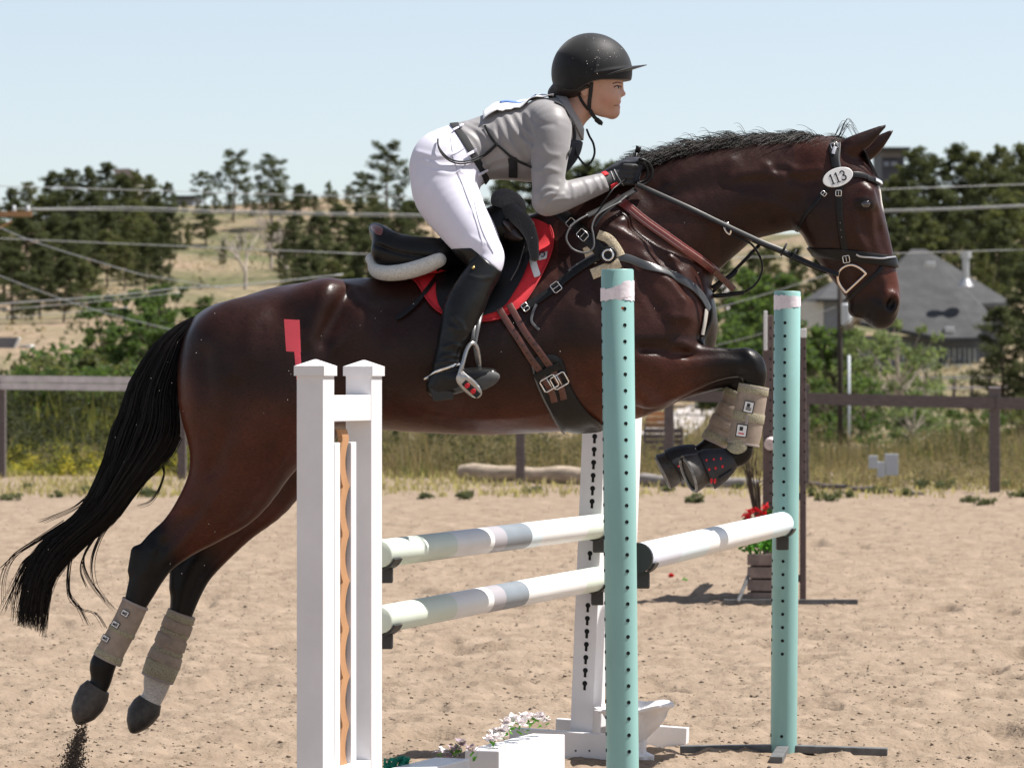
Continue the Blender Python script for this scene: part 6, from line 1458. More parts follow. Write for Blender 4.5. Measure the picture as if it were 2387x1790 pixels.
fbt = folds([([(1095, 648), (1120, 656), (1145, 652)], 2, 2.6), ([(1030, 838), (1046, 830), (1072, 834)], 3, 3), ([(1018, 850), (1045, 844), (1076, 846)], 3.4, 3), ([(1020, 862), (1046, 856), (1080, 858)], 2.6, 3), ([(1060, 742), (1078, 758), (1086, 770)], 2, 3), ([(1052, 765), (1072, 772), (1088, 776)], 2, 3), ([(1040, 812), (1062, 806), (1078, 812)], 2.2, 3)])
for sg in (-1, 1):
    BT = np.maximum(np.maximum(G.F - 5.2 - fbt, -bt - 3), (Wv * sg * -1) + 40)
    bo = field_obj('boot', G, M_BOOT, rider, F=BT, blur=1, keep=400)
    for z in range(1):
        bm = bmesh.new(); loft(bm, [(1010, 905, sg * 224, 10, 24), (1012, 915, sg * 224, 17, 26)], 16) if False else None
        for (x0, x1, y0, y1, hw) in ((1000, 1058, 916, 936, 23),):
            vs_ = [W2(x0, y0 - 14, sg * 224 - hw), W2(x1 - 2, y0 - 4, sg * 226 - hw), W2(x1, y1 - 6, sg * 226 - hw), W2(x0 + 10, y1, sg * 224 - hw)]
            vb = [p + Vector((0, 2 * hw / SC, 0)) for p in vs_]
            A = [bm.verts.new(p) for p in vs_]; B = [bm.verts.new(p) for p in vb]
            bm.faces.new(A); bm.faces.new(B[::-1])
            for k in range(4): bm.faces.new((A[k], B[k], B[(k + 1) % 4], A[(k + 1) % 4]))
            bmesh.ops.bevel(bm, geom=list(bm.edges), offset=.004, segments=2, profile=.5, affect='EDGES')
        from_bm('heel', bm, mat('heel_rubber', (.02, .019, .018), rough=.6, bump=.3, bscale=100, bdist=.001), rider)
        bm = bmesh.new(); loft(bm, [(1062, 906, sg * 238, 6, 14), (1084, 902, sg * 246, 11, 12), (1104, 896, sg * 252, 17, 11), (1126, 888, sg * 256, 20, 10), (1146, 881, sg * 256, 17, 9), (1158, 877, sg * 254, 11, 7), (1163, 875, sg * 252, 5, 5)], 18)
        from_bm('sole', bm, mat('sole_rubber', (.06, .06, .058), rough=.7, bump=.4, bscale=120, bdist=.001), rider, smooth=True)
        bb_ = bvh_of(bo)
        wrap('spur_strap', bb_, (1040, 866), 12 - 20, 6, M_STEEL if False else M_BOOT, rider, th=.004, off=.001, rad=60, n=30, wc=sg * 224)
    if sg < 0:
        strap('spur', bb_, [(1080, 846), (1062, 851), (1040, 858), (1018, 866), (1002, 876)], 5, M_STEEL, rider, th=.004, off=.003)
        bm = bmesh.new(); tube(bm, [W2(1002, 877, -228), W2(988, 884, -226)], 3.2 / SC, 8); from_bm('spur_neck', bm, M_STEEL, rider, smooth=True)
        bm = bmesh.new(); bmesh.ops.create_uvsphere(bm, u_segments=8, v_segments=6, radius=.006)
        a, n = hit(bb_, 1104, 625)
        for v in bm.verts: v.co += a + n * .002
        from_bm('snap', bm, mat('brass', (.7, .5, .2), rough=.25, metal=1), rider, smooth=True)
GL = np.maximum(G.F - 1.2, -wrist - 6)
GLx = np.maximum(GL, 1395 - Uv); GLx = np.maximum(GLx, 340.0 - Vv)
glove = field_obj('glove', G, M_GLOVE, rider, F=np.maximum(GLx, Wv + 1), blur=0, keep=300)
field_obj('glove', G, M_GLOVE, rider, F=np.maximum(GLx, 1 - Wv), blur=0, keep=300)
gbv = bvh_of(glove, shirt)
strap('red_cuff', gbv, [(1404, 402), (1410, 406), (1414, 410)], 12, M_RED, rider, th=.005, off=.003)
strap('red_cuff', gbv, [(1424, 436), (1432, 432), (1440, 428)], 12, M_RED, rider, th=.004, off=.001)
strap('glove_trim', gbv, [(1432, 396), (1438, 408), (1448, 424), (1456, 436)], 2.2, mat('pale_trim', (.4, .4, .4)), rider, th=.002, off=.001)
strap('glove_trim', gbv, [(1424, 400), (1428, 410), (1432, 420)], 2, mat('pale_trim', (.4, .4, .4)), rider, th=.002, off=.001)
CB = bvh_of(shirt, breeches)
# belt with loops
wrap('belt', CB, (1097, 355), 59.5, 20, M_BLACKC, rider, th=.005, off=.002, rad=125, n=60)
for t in (-.55, .25, .92):
    c_ = (1100 + 79 * t * .85, 353 + 134 * t * .5)
for x, y in ((1068, 302), (1098, 357), (1122, 402)):
    strap('belt_loop', CB, [(x - 11, y + 6), (x, y), (x + 11, y - 7)], 6.5, M_BREECH, rider, th=.003, off=.008)
# seams and pocket on the breeches
M_SEAM = mat('breeches_seam', (.5, .49, .57), rough=.9)  # seam ribbons slightly darker than the breeches cloth
for pts in ([(1050, 322), (1060, 380), (1082, 440), (1108, 510), (1126, 572)], [(1082, 346), (1066, 356), (1052, 362)], [(1092, 372), (1078, 392), (1064, 402)], [(1105, 470), (1118, 520), (1134, 560), (1150, 590)]):
    strap('seam', CB, pts, 2.2, M_SEAM, rider, th=.0015, off=.0012)
# collar
wrap('collar', bvh_of(head, shirt), (1330, 268), 60, 26, M_SHIRT, rider, th=.006, off=.003, rad=75, n=40)
# armband number bib: white cloth on the back
bib = empty('number_bib', W2(1200, 250, 0), 'white cloth competition bib with blue print on the rider back', 'bib')
bvs = bvh_of(shirt, head)
bm = bmesh.new(); nx, nw = 26, 15; g = []
for i in range(nx):
    x = 1126 + (1290 - 1126) * i / (nx - 1); row = []
    for j in range(nw):
        wv = -70 + 140 * j / (nw - 1)
        px = (x - CX) / SC * (1) ; py = Y0 + wv / SC
        loc, nor, idx, d = bvs.ray_cast(Vector((px * (py / Y0) ** 0, py, 3.0)), Vector((0, 0, -1)))
        z = loc.z if loc else W2(x, 262, 0).z
        edge = max(0, abs(wv) - 52) / 18
        lift = .008 + .005 * math.sin(i * .55) * math.sin(j * .9 + 1) + .006 * edge * (1 + .6 * math.sin(i * .8)) + (.012 * math.exp(-((x - 1158) / 22) ** 2))
        row.append(Vector((px, py, z + lift)))
    g.append(row)
VV = [[bm.verts.new(p) for p in r] for r in g]
for i in range(nx - 1):
    for j in range(nw - 1): bm.faces.new((VV[i][j], VV[i + 1][j], VV[i + 1][j + 1], VV[i][j + 1]))
ext = bmesh.ops.extrude_face_region(bm, geom=list(bm.faces))
for v in ext['geom']:
    if isinstance(v, bmesh.types.BMVert): v.co.z += .003
from_bm('cloth', bm, mat('bib_white', (.74, .74, .76), rough=.7, var=.05), bib, smooth=True)
bm = bmesh.new(); ribbon(bm, [g[i][4] + Vector((0, 0, .0045)) for i in range(6, 20)], [Vector((0, -.3, 1)).normalized()] * 14, .02, .0015)
from_bm('blue_print', bm, mat('blue_print', (.1, .2, .5), rough=.7), bib, smooth=True)
fr = np.maximum(np.maximum(G.F - 7.5, 1308 - Uv), np.maximum(Vv - 428, 330 - Vv)); fr = np.maximum(fr, np.abs(Wv) - 74)
field_obj('front_panel', G, mat('navy_cloth', (.02, .024, .035), rough=.8, bump=.4, bscale=40, bdist=.003), bib, F=fr, blur=1, keep=200)
# cords, straps
M_CORD = mat('black_cord', (.01, .01, .011), rough=.7)
strap('bib_cord', CB, [(1131, 294), (1140, 312), (1150, 328), (1168, 346), (1188, 364)], 5, M_CORD, rider, th=.004, off=.003)
strap('bib_strap', CB, [(1194, 368), (1196, 390), (1196, 412)], 20, M_BLACKC, rider, th=.004, off=.003)
strap('bib_strap', CB, [(1188, 364), (1210, 376), (1240, 390)], 6, M_CORD, rider, th=.004, off=.003)
for d_ in (0, 5):
    bm = bmesh.new(); pts = []
    for x, y in crom([(1159, 333 + d_), (1140, 352 + d_), (1121, 364 + d_), (1098, 374 + d_), (1075, 378 + d_), (1055, 374 + d_), (1039, 364 + d_), (1027, 350 + d_), (1021, 338), (1021, 325)], 5):
        a, n = hit(CB, x, y, -100); pts.append(a + Vector((0, -.012, 0)))
    tube(bm, smooth_vecs(pts, 3), 2.0 / SC, 6); from_bm('lanyard', bm, M_CORD, rider, smooth=True)
strap('shoulder_strap', CB, [(1292, 240), (1312, 250), (1324, 268), (1333, 290), (1338, 318), (1330, 345), (1322, 360)], 9, M_BLACKC, rider, th=.004, off=.004)
bm = bmesh.new(); tube(bm, [W2(*p) for p in crom([(1368, 303, -20), (1374, 318, -30), (1383, 335, -36), (1386, 357, -38), (1379, 376, -38), (1366, 385, -38), (1352, 372, -40), (1343, 354, -50), (1338, 330, -60)], 5)], 2.6 / SC, 6, flat=2)
from_bm('neck_cord', bm, M_CORD, rider, smooth=True)
# hair and helmet
Hf = Field((1265, 1420, 150, 260, -80, 80), 2.0)
Hf.ell((1300, 220, 0), (24, 21, 28), 20, k=8); Hf.chain([(1310, 208, 0, 24, 42), (1345, 214, 0, 17, 56), (1368, 205, 0, 12, 57)], k=8)
field_obj('hair', Hf, mat('dark_hair', (.02, .012, .009), rough=.5, bump=.8, bscale=160, bdist=.003, stretch=(1, 3, 3)), rider, blur=1)
Hl = Field((1280, 1490, 70, 230, -96, 96), 2.0)
Hl.ell((1384, 168, 0), (90, 86, 76), 0, k=5); Hl.ell((1368, 172, 0), (77, 84, 78), 0, k=30)
hu = Hl.u[:, None, None]; hv = Hl.v[None, :, None]; hw = Hl.w[None, None, :]
yb = np.interp(Hl.u, [1285, 1300, 1322, 1343, 1362, 1380, 1400, 1480], [196, 206, 215, 215, 204, 195, 191, 188])[:, None, None]
Hl.F = np.maximum(Hl.F, hv - yb)
# cover folds and band ridge
ridge = np.exp(-((hv - (178 - (hu - 1381) * .2)) / 3.5) ** 2) * (hu > 1378)
Hl.F = Hl.F - 2.2 * ridge - 1.2 * np.exp(-((hu - 1388 - (hv - 160) * -.15) / 3) ** 2) * (hv > 140) * (hv < 182)
helmet = field_obj('helmet', Hl, M_HELMET, rider, blur=1)
dv = bvh_of(helmet); Vd = []; Fd = []
for i in range(48):      # dust specks on the cover
    a, n_0 = hit(dv, 1400 + nrs.normal() * 30, 118 + nrs.normal() * 22 + (30 if i % 3 == 0 else 0))
    if a is None: continue
    r_ = .0004 + .0008 * rnd.random() ** 3; k_ = len(Vd)
    for q in ((1, 1, 1), (-1, -1, 1), (-1, 1, -1), (1, -1, -1)): Vd.append(a + n_0 * .0004 + Vector(q) * r_)
    Fd += [(k_, k_ + 1, k_ + 2), (k_, k_ + 3, k_ + 1), (k_, k_ + 2, k_ + 3), (k_ + 1, k_ + 3, k_ + 2)]
tag(from_np('dust_specks', Vd, Fd, mat('pale_dust', (.6, .57, .52), rough=.9), helmet, smooth=False), kind='stuff')
bm = bmesh.new(); top = []; bot = []
n_ = 25
for k in range(n_):
    th_ = R(-82 + 164 * k / (n_ - 1)); cth = math.cos(th_)
    xi, wi = 1388 + 84 * cth, 77 * math.sin(th_)
    yi = 184 - 24 * cth
    xo, wo = 1388 + (84 + 36 * cth ** 1.5) * cth, 80 * math.sin(th_) * (1 + .03 * cth); yo = 184 - 33 * cth
    top.append((W2(xi - 6, yi - 5, wi * .97), W2(xo, yo, wo))); bot.append((W2(xi - 6, yi + 6, wi * .97), W2(xo, yo + 2, wo)))
A = [[bm.verts.new(q[j]) for q in top] for j in (0, 1)]; B = [[bm.verts.new(q[j]) for q in bot] for j in (0, 1)]
for k in range(n_ - 1):
    bm.faces.new((A[0][k], A[0][k + 1], A[1][k + 1], A[1][k])); bm.faces.new((B[0][k], B[1][k], B[1][k + 1], B[0][k + 1]))
    bm.faces.new((A[1][k], A[1][k + 1], B[1][k + 1], B[1][k])); bm.faces.new((A[0][k], B[0][k], B[0][k + 1], A[0][k + 1]))
from_bm('helmet_peak', bm, M_HELMET, rider, smooth=True, auto=40)
hbv = bvh_of(head)
strap('harness_strap', hbv, [(1379, 192), (1377, 215), (1374, 236), (1374, 256)], 9, M_CORD, rider, th=.003, off=.003)
bm = bmesh.new(); _c = crom([(1374, 252, -34), (1379, 264, -32), (1387, 275, -26), (1398, 286, -12), (1404, 289, 0)], 5); ribbon(bm, [W2(*p) for p in _c], [Vector((0, -1, 0))] * len(_c), 9 / SC, .003); from_bm('chin_strap', bm, M_CORD, rider, smooth=True, auto=40)
strap('harness_strap', hbv, [(1346, 212), (1354, 230), (1364, 246), (1373, 256)], 7, M_CORD, rider, th=.003, off=.003)
bm = bmesh.new(); tube(bm, [W2(1390, 279, -16), W2(1400, 287, -8)], 6 / SC, 8); from_bm('chin_clip', bm, M_CORD, rider, smooth=True)
# whip held in the hand
wp = empty('riding_whip', W2(1481, 372, -40), 'short black riding whip with rounded handle sticking up from the fist', 'whip')
bm = bmesh.new(); tube(bm, [W2(1478, 400, -52), W2(1481, 372, -44), W2(1485, 352, -38)], 4.2 / SC, 8); tube(bm, [W2(1485, 354, -38), W2(1488, 346, -36), W2(1482, 345, -36)], [6 / SC, 8 / SC, 6 / SC], 8)
from_bm('handle', bm, M_LEATHER, wp, smooth=True)
bm = bmesh.new(); tube(bm, [W2(1478, 402, -52), W2(1430, 440, -120), W2(1400, 480, -150)], 2 / SC, 6); from_bm('shaft', bm, M_LEATHER, wp, smooth=True)
# ================================================================= JUMPS
M_PVC = mat('white_vinyl', (.74, .725, .73), rough=.38, spec=.5, var=.07, vscale=5, bump=.05, bscale=40, bdist=.002)
M_MINT = mat('mint_pvc', (.25, .45, .42), rough=.42, spec=.45, var=.17, vscale=5, stretch=(1, 1, .3), bump=.05, bscale=60, bdist=.001)
M_HOLE = mat('hole_black', (.004, .004, .004), rough=.9); M_CUP = mat('black_cup', (.03, .028, .027), rough=.5, bump=.2, bscale=100, bdist=.001)
def vpost(name, xt, yt, xb, yb, Y, r, parent):
    a, b = P(xt, yt, Y), P(xb, yb, Y); bm = bmesh.new(); n = 32
    pts = [b, b + (a - b) * .5, a - (a - b).normalized() * .004, a]; tube(bm, pts, [r, r, r, r - .003], n, up=Vector((0, 1, 0)))
    from_bm(name, bm, M_MINT, parent, smooth=True, auto=40); return a, b
def on_cyl(a, b, r, X_, Z_, Y): pass
def hole(parent, c, r, nrm, name='peg_hole', m=None):
    bm = bmesh.new(); d, s, u = frame(nrm); n = 14; R0 = [bm.verts.new(c + (s * math.cos(2 * math.pi * k / n) + u * math.sin(2 * math.pi * k / n)) * r) for k in range(n)]
    R1 = [bm.verts.new(v.co + nrm * .0012) for v in R0]; R2 = [bm.verts.new(c + nrm * .0012 + (v.co - c) * .8) for v in R0]; R3 = [bm.verts.new(c + nrm * .0003 + (v.co - c) * .78) for v in R0]
    for A, B in ((R0, R1), (R1, R2), (R2, R3)):
        for k in range(n): bm.faces.new((A[k], A[(k + 1) % n], B[(k + 1) % n], B[k]))
    bm.faces.new(R3); return from_bm(name, bm, m or M_HOLE, parent)
def mint_standard(label, xt, yt, xb, yb, Y, holes, offpx, base=None):
    r = .0485; e = empty('mint_jump_post', P(xb, 895 + CAMH * FPX / Y, Y), label, 'jump post', 'round mint plastic jump posts')
    a, b = vpost('post', xt, yt, xb, yb, Y, r, e)
    for y in holes:
        t = (y - yt) / (yb - yt); cx = xt + (xb - xt) * t; ox = offpx * Y / FPX; q = P(cx, y, Y); ny = -math.sqrt(r * r - ox * ox); nrm = Vector((ox, ny, 0)).normalized(); hole(e, q + nrm * (r - .0003), .0058, nrm)
        nrm = Vector((-.985, -.17, 0)).normalized(); hole(e, q + nrm * (r - .0003) + Vector((0, 0, .001)), .0058, nrm)
    return e, a, b, r
Dn, Df = 11.5, 14.2
zb = CY + CAMH * FPX / Dn
e1, a1, b1, r1 = mint_standard('nearer round mint green jump post with torn white tape at its top', 1439, 628, 1453, zb, Dn, [720.5 + 38.05 * k for k in range(28)], 15)
e2, a2, b2, r2 = mint_standard('farther round mint green jump post with a pale tape band and low metal cross base', 1835.5, 679, 1826.6, 1758, Df, [753 + 30.75 * k for k in range(26) if abs(753 + 30.75 * k - 1245) > 45] + [1713], -7)
M_TAPE = mat('white_tape', (.78, .72, .76), rough=.6, var=.12, vscale=60, bump=.5, bscale=80, bdist=.002)
def tape(parent, xt, Y, y_top, y_bot, r):
    bm = bmesh.new(); n = 40; A = []; B = []
    for k in range(n + 1):
        t = 2 * math.pi * k / n; q = Vector((math.cos(t), math.sin(t), 0)); jag = 2.5 * math.sin(k * 2.3) + 1.5 * math.sin(k * 5.1)
        A.append(bm.verts.new(P(xt, y_top(t) + jag * .6, Y) + q * r)); B.append(bm.verts.new(P(xt, y_bot(t) + jag * .6, Y) + q * r))
    for k in range(n): bm.faces.new((A[k], A[k + 1], B[k + 1], B[k]))
    return from_bm('tape', bm, M_TAPE, parent, smooth=True)
tape(e1, 1439.8, Dn, lambda t: 655 + 22 * max(0, -math.cos(t - .5)), lambda t: 699 + 3 * math.cos(t), r1 + .0012)
tape(e2, 1835.2, Df, lambda t: 690 + 2 * math.cos(t), lambda t: 719 - 4 * math.cos(t), r2 + .0012)
tape(e1, 1439.4, Dn, lambda t: 676 + 4 * math.cos(t), lambda t: 697 - 6 * math.cos(t), r1 + .0021)
hole(e1, P(1446, 719, Dn) + Vector((.005, -r1 - .0004, 0)), .004, Vector((0, -1, 0)), 'rust_spot', mat('rust', (.5, .14, .05), rough=.9))
# metal cross feet
M_FOOT = mat('grey_steel_foot', (.12, .12, .12), rough=.55, var=.4, vscale=20, bump=.2, bscale=60, bdist=.002)
def feet(e, c, L_, ang0, z=.035):
    for k in range(4):
        a_ = R(ang0 + 90 * k); d = Vector((math.cos(a_), math.sin(a_), 0)); bm = bmesh.new()
        box(bm, (L_ / 2 + .02, 0, 0), (L_, .045, .028), Matrix.Translation(Vector((c.x, c.y, z))) @ Matrix.Rotation(a_, 4, 'Z') @ Matrix.Rotation(R(1.2), 4, 'Y'), bev=.003); from_bm('foot', bm, M_FOOT, e)
feet(e2, b2, .36, -8); feet(e1, Vector((b1.x, b1.y, 0)), .36, -8, .03)
bm = bmesh.new(); tube(bm, [Vector((b2.x, b2.y, .02)), b2 + Vector((0, 0, .02))], .04, 16, up=Vector((0, 1, 0))); from_bm('foot_socket', bm, M_FOOT, e2, smooth=True, auto=40)

# poles
def pole(label, a, b, r, bands, caps=(None, None)):
    """bands: (t0,t1,material); each coloured length is a sleeve of its own"""
    e = empty('jump_pole', (a + b) / 2, label, 'jump pole', 'horizontal jump poles'); d = b - a
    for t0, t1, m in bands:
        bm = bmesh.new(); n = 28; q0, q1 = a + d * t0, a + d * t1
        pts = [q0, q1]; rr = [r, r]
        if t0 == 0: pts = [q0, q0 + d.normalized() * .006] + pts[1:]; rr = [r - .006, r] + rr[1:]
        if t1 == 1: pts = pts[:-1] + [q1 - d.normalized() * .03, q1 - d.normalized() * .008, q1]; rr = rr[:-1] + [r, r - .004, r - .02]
        tube(bm, pts, rr, n, up=Vector((0, 0, 1))); from_bm('colour_band', bm, m, e, smooth=True, auto=50)
    return e
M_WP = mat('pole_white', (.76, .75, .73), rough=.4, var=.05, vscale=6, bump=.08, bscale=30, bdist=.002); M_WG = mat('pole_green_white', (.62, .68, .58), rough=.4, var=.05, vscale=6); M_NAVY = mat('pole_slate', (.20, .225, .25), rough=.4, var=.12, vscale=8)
M_MAUVE = mat('pole_mauve', (.34, .32, .34), rough=.4); M_PB = mat('pole_pale_blue', (.66, .76, .79), rough=.4); M_LAV = mat('pole_lavender', (.64, .66, .74), rough=.4)  # mauve: greyer length beside the slate band
wn, wf = 12.26, 14.1
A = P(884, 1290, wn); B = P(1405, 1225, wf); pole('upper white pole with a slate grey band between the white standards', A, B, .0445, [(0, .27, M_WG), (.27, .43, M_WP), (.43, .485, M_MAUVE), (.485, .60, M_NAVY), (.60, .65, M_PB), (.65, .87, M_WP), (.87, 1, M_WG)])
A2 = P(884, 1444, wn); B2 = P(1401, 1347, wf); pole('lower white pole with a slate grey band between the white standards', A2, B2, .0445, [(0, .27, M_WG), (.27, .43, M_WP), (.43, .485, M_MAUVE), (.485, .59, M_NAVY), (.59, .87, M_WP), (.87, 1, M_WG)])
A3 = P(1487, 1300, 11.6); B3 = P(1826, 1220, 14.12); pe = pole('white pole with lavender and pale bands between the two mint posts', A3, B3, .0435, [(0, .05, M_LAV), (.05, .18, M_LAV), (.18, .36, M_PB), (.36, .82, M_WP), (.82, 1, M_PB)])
bm = bmesh.new(); d = (B3 - A3).normalized(); tube(bm, [A3 - d * .006, A3 + d * .012], .0455, 24, up=Vector((0, 0, 1))); from_bm('end_cap', bm, M_CUP, pe, smooth=True, auto=40)
# cups
def cup(c, d, r, parent, hook=None):
    """half shell under the pole end"""
    bm = bmesh.new(); d = d.normalized(); s = d.cross(Vector((0, 0, 1))).normalized(); u = s.cross(d).normalized(); n = 12
    for rr in (r + .003, r + .008): pass
    rings = []
    for t in (-.03, .03):
        o = [bm.verts.new(c + d * t + s * ((r + .008) * math.cos(q)) + u * ((r + .008) * math.sin(q))) for q in [R(200 + 140 * k / n) for k in range(n + 1)]]
        i = [bm.verts.new(c + d * t + s * ((r + .002) * math.cos(q)) + u * ((r + .002) * math.sin(q))) for q in [R(200 + 140 * k / n) for k in range(n + 1)]]; rings.append((o, i))
    (o0, i0), (o1, i1) = rings
    for k in range(n): bm.faces.new((o0[k], o0[k + 1], o1[k + 1], o1[k])); bm.faces.new((i0[k], i1[k], i1[k + 1], i0[k + 1])); bm.faces.new((o0[k], i0[k], i0[k + 1], o0[k + 1])); bm.faces.new((o1[k], o1[k + 1], i1[k + 1], i1[k]))
    for k in (0, n): bm.faces.new((o0[k], o1[k], i1[k], i0[k]))
    box(bm, c + Vector((0, 0, -r - .025)) + d * .012, (.045, .05, .05), bev=.005)
    return from_bm('pole_cup', bm, M_CUP, parent)
cup(B3 - d * .035, B3 - A3, .0445, e2); cup(A3 + d * .05, B3 - A3, .0445, e1)

# white wing standards
TH = R(20.7); ft = Vector((math.cos(TH), -math.sin(TH), 0)); fd_ = Vector((math.sin(TH), math.cos(TH), 0))
def wing(name, label, c, H_, keyholes=False, gap=.379, tilt=0.0):
    e = empty(name, (c.x, c.y, 0), label, 'jump standard', 'white vinyl jump standards'); s = .088
    Mr = Matrix((ft, fd_, Vector((0, 0, 1)))).transposed().to_4x4(); T = Matrix.Translation(Vector((c.x, c.y, 0))) @ Matrix.Rotation(tilt, 4, 'Y') @ Mr
    for k in (0, 1):
        y = gap * k; bm = bmesh.new(); box(bm, (0, y, H_ / 2 - .01), (s, s, H_ - .02), T, bev=.003); from_bm('post', bm, M_PVC, e)
        bm = bmesh.new(); w = s + .012
        for z0, z1, w0, w1 in ((H_ - .03, H_, w, w), (H_, H_ + .020, w - .002, .006)):
            lo = [bm.verts.new(T @ Vector((sx * w0 / 2, y + sy * w0 / 2, z0))) for sx, sy in ((-1, -1), (1, -1), (1, 1), (-1, 1))]; hi = [bm.verts.new(T @ Vector((sx * w1 / 2, y + sy * w1 / 2, z1))) for sx, sy in ((-1, -1), (1, -1), (1, 1), (-1, 1))]
            bm.faces.new(lo[::-1]); bm.faces.new(hi)
            for q in range(4): bm.faces.new((lo[q], lo[(q + 1) % 4], hi[(q + 1) % 4], hi[q]))
        from_bm('post_cap', bm, M_PVC, e)
    for z in (1.295, .155):
        bm = bmesh.new(); box(bm, (0, gap / 2, z), (s - .002, gap - s, .081), T, bev=.003); from_bm('crossbar', bm, M_PVC, e)
    zt, zb_ = 1.19, .19
    for y, w in ((.112, .044), (.240, .043)):
        bm = bmesh.new(); box(bm, (0, y, (zt + zb_) / 2), (.05, w, zt - zb_), T, bev=.003); from_bm('frame_strip', bm, M_PVC, e)
    # scalloped tan boards and a dark slat between the posts
    for xo, ph in ((.022, 0), ):
        bm = bmesh.new(); n = 90; L_ = []; R_ = []
        for k in range(n + 1):
            z = .17 + 1.06 * k / n; t = (k / n * 7.2 + ph) % 1.0; sc_ = abs(math.sin(math.pi * t)) ** .8
            L_.append((.136 + .026 * (1 - sc_), z)); R_.append((.214 - .034 * sc_, z))
        fr_ = [bm.verts.new(T @ Vector((xo, y, z))) for y, z in L_]; fr2 = [bm.verts.new(T @ Vector((xo, y, z))) for y, z in R_]; bk_ = [bm.verts.new(T @ Vector((xo - .016, y, z))) for y, z in L_]; bk2 = [bm.verts.new(T @ Vector((xo - .016, y, z))) for y, z in R_]
        for k in range(n):
            bm.faces.new((fr_[k], fr_[k + 1], fr2[k + 1], fr2[k])); bm.faces.new((bk_[k], bk2[k], bk2[k + 1], bk_[k + 1])); bm.faces.new((fr_[k], bk_[k], bk_[k + 1], fr_[k + 1])); bm.faces.new((fr2[k], fr2[k + 1], bk2[k + 1], bk2[k]))
        bm.faces.new((fr_[0], fr2[0], bk2[0], bk_[0])); bm.faces.new((fr_[n], bk_[n], bk2[n], fr2[n]))
        from_bm('scalloped_board', bm, mat('tan_board', (.45, .235, .11), rough=.6, var=.12, vscale=12), e)
    bm = bmesh.new(); box(bm, (.002, .198, .68), (.012, .06, 1.0), T, bev=.002); from_bm('dark_slat', bm, mat('dark_slat_paint', (.07, .08, .10), rough=.6), e)
    for y in (-.02, gap + .02):
        bm = bmesh.new(); box(bm, (0, y + (-.062 if y < 0 else .062), .055), (.52, .035, .10), T, bev=.003); from_bm('foot', bm, M_PVC, e)
    return e, T
ca_ = P(735.5, 0, 11.8); w1, T1 = wing('white_standard', 'near white vinyl jump standard with two capped posts, crossbar and scalloped tan insert', ca_, 1.425)
Bp = T1 @ Vector((0, .379 + .05, 0))
for Az in (A, A2): cup(Az + (B - A).normalized() * .04, B - A, .0455, w1)
cb_ = P(1370, 0, 14.2); w2, T2 = wing('white_standard', 'far white jump standard with a column of keyhole slots, half behind the mint post', Vector((P(1362, 0, 14.15).x, 14.15, 0)), 1.34, tilt=R(2.3), gap=.33)
for k in range(20):
    y = 1022 + 30.3 * k
    if y > 1600 or 1190 < y < 1285 or 1318 < y < 1405: continue
    z = CAMH - (y - CY) * 14.1 / FPX
    bm = bmesh.new(); n = 14; f0 = -.044 - .0012
    for k2, dz in ((0, 0),):
        hd = [T2 @ Vector((.006 + .0095 * math.cos(q), f0, z + .008 + .0095 * math.sin(q))) for q in [2 * math.pi * i / n for i in range(n)]]; bm.faces.new([bm.verts.new(p) for p in hd])
        bm.faces.new([bm.verts.new(T2 @ Vector((.006 + u_, f0 - .0003, z + v_))) for u_, v_ in ((-.0048, .002), (.0048, .002), (.0048, -.017), (-.0048, -.017))])
    ex = bmesh.ops.extrude_face_region(bm, geom=list(bm.faces))
    for q in ex['geom']:
        if isinstance(q, bmesh.types.BMVert): q.co += -(T2.to_3x3() @ Vector((0, -1, 0))) * .0009
    from_bm('keyhole', bm, M_HOLE, w2)
for Bz in (B, B2): cup(Bz - (B - A).normalized() * .05, B - A, .0455, w2)
for x in (1342, 1374): hole(w2, P(x, 1749, 13.98), .004, Vector((-.3, -.95, 0)), 'bolt', M_CUP)
# red flag on the near standard
fl = empty('red_flag', P(690, 868, 11.86), 'flat red plastic flag standing behind the nearest white post', 'flag')
poly_solid('flag_blade', [P(662, 744, 11.86), P(698, 746, 11.86), P(701, 821, 11.86), P(667, 819, 11.86)], .004, mat('red_plastic', (.85, .085, .12), rough=.45, var=.06, vscale=30), fl)
poly_solid('flag_stem', [P(686, 820, 11.863), P(700, 821, 11.863), P(704, 885, 11.863), P(691, 885, 11.863)], .006, mat('red_plastic', (.7, .05, .08)), fl)
# urn behind the mint post
un = empty('urn', P(1478, 1770, 13.9), 'lumpy white plastic urn behind the foot of the nearer mint post', 'urn')
bm = bmesh.new(); c = P(1478, 1772, 14.0); prof = [(.075, 0), (.078, .02), (.05, .03), (.028, .045), (.026, .065), (.045, .075), (.06, .09), (.08, .12), (.098, .15), (.104, .175), (.122, .182), (.132, .19), (.13, .197), (.112, .196), (.09, .17), (.05, .13), (.001, .12)]
rg = []
for i, (r_, z_) in enumerate(prof):
    rg.append([bm.verts.new(c + Vector((r_ * math.cos(t) * (1 + .035 * math.cos(12 * t) * (8 < i < 14)), r_ * math.sin(t) * (1 + .035 * math.cos(12 * t) * (8 < i < 14)), z_ + .01 * math.cos(t) * (i > 9)))) for t in [2 * math.pi * k / 48 for k in range(48)]])
for p_, q_ in zip(rg[:-1], rg[1:]):
    for k in range(48): bm.faces.new((p_[k], p_[(k + 1) % 48], q_[(k + 1) % 48], q_[k]))

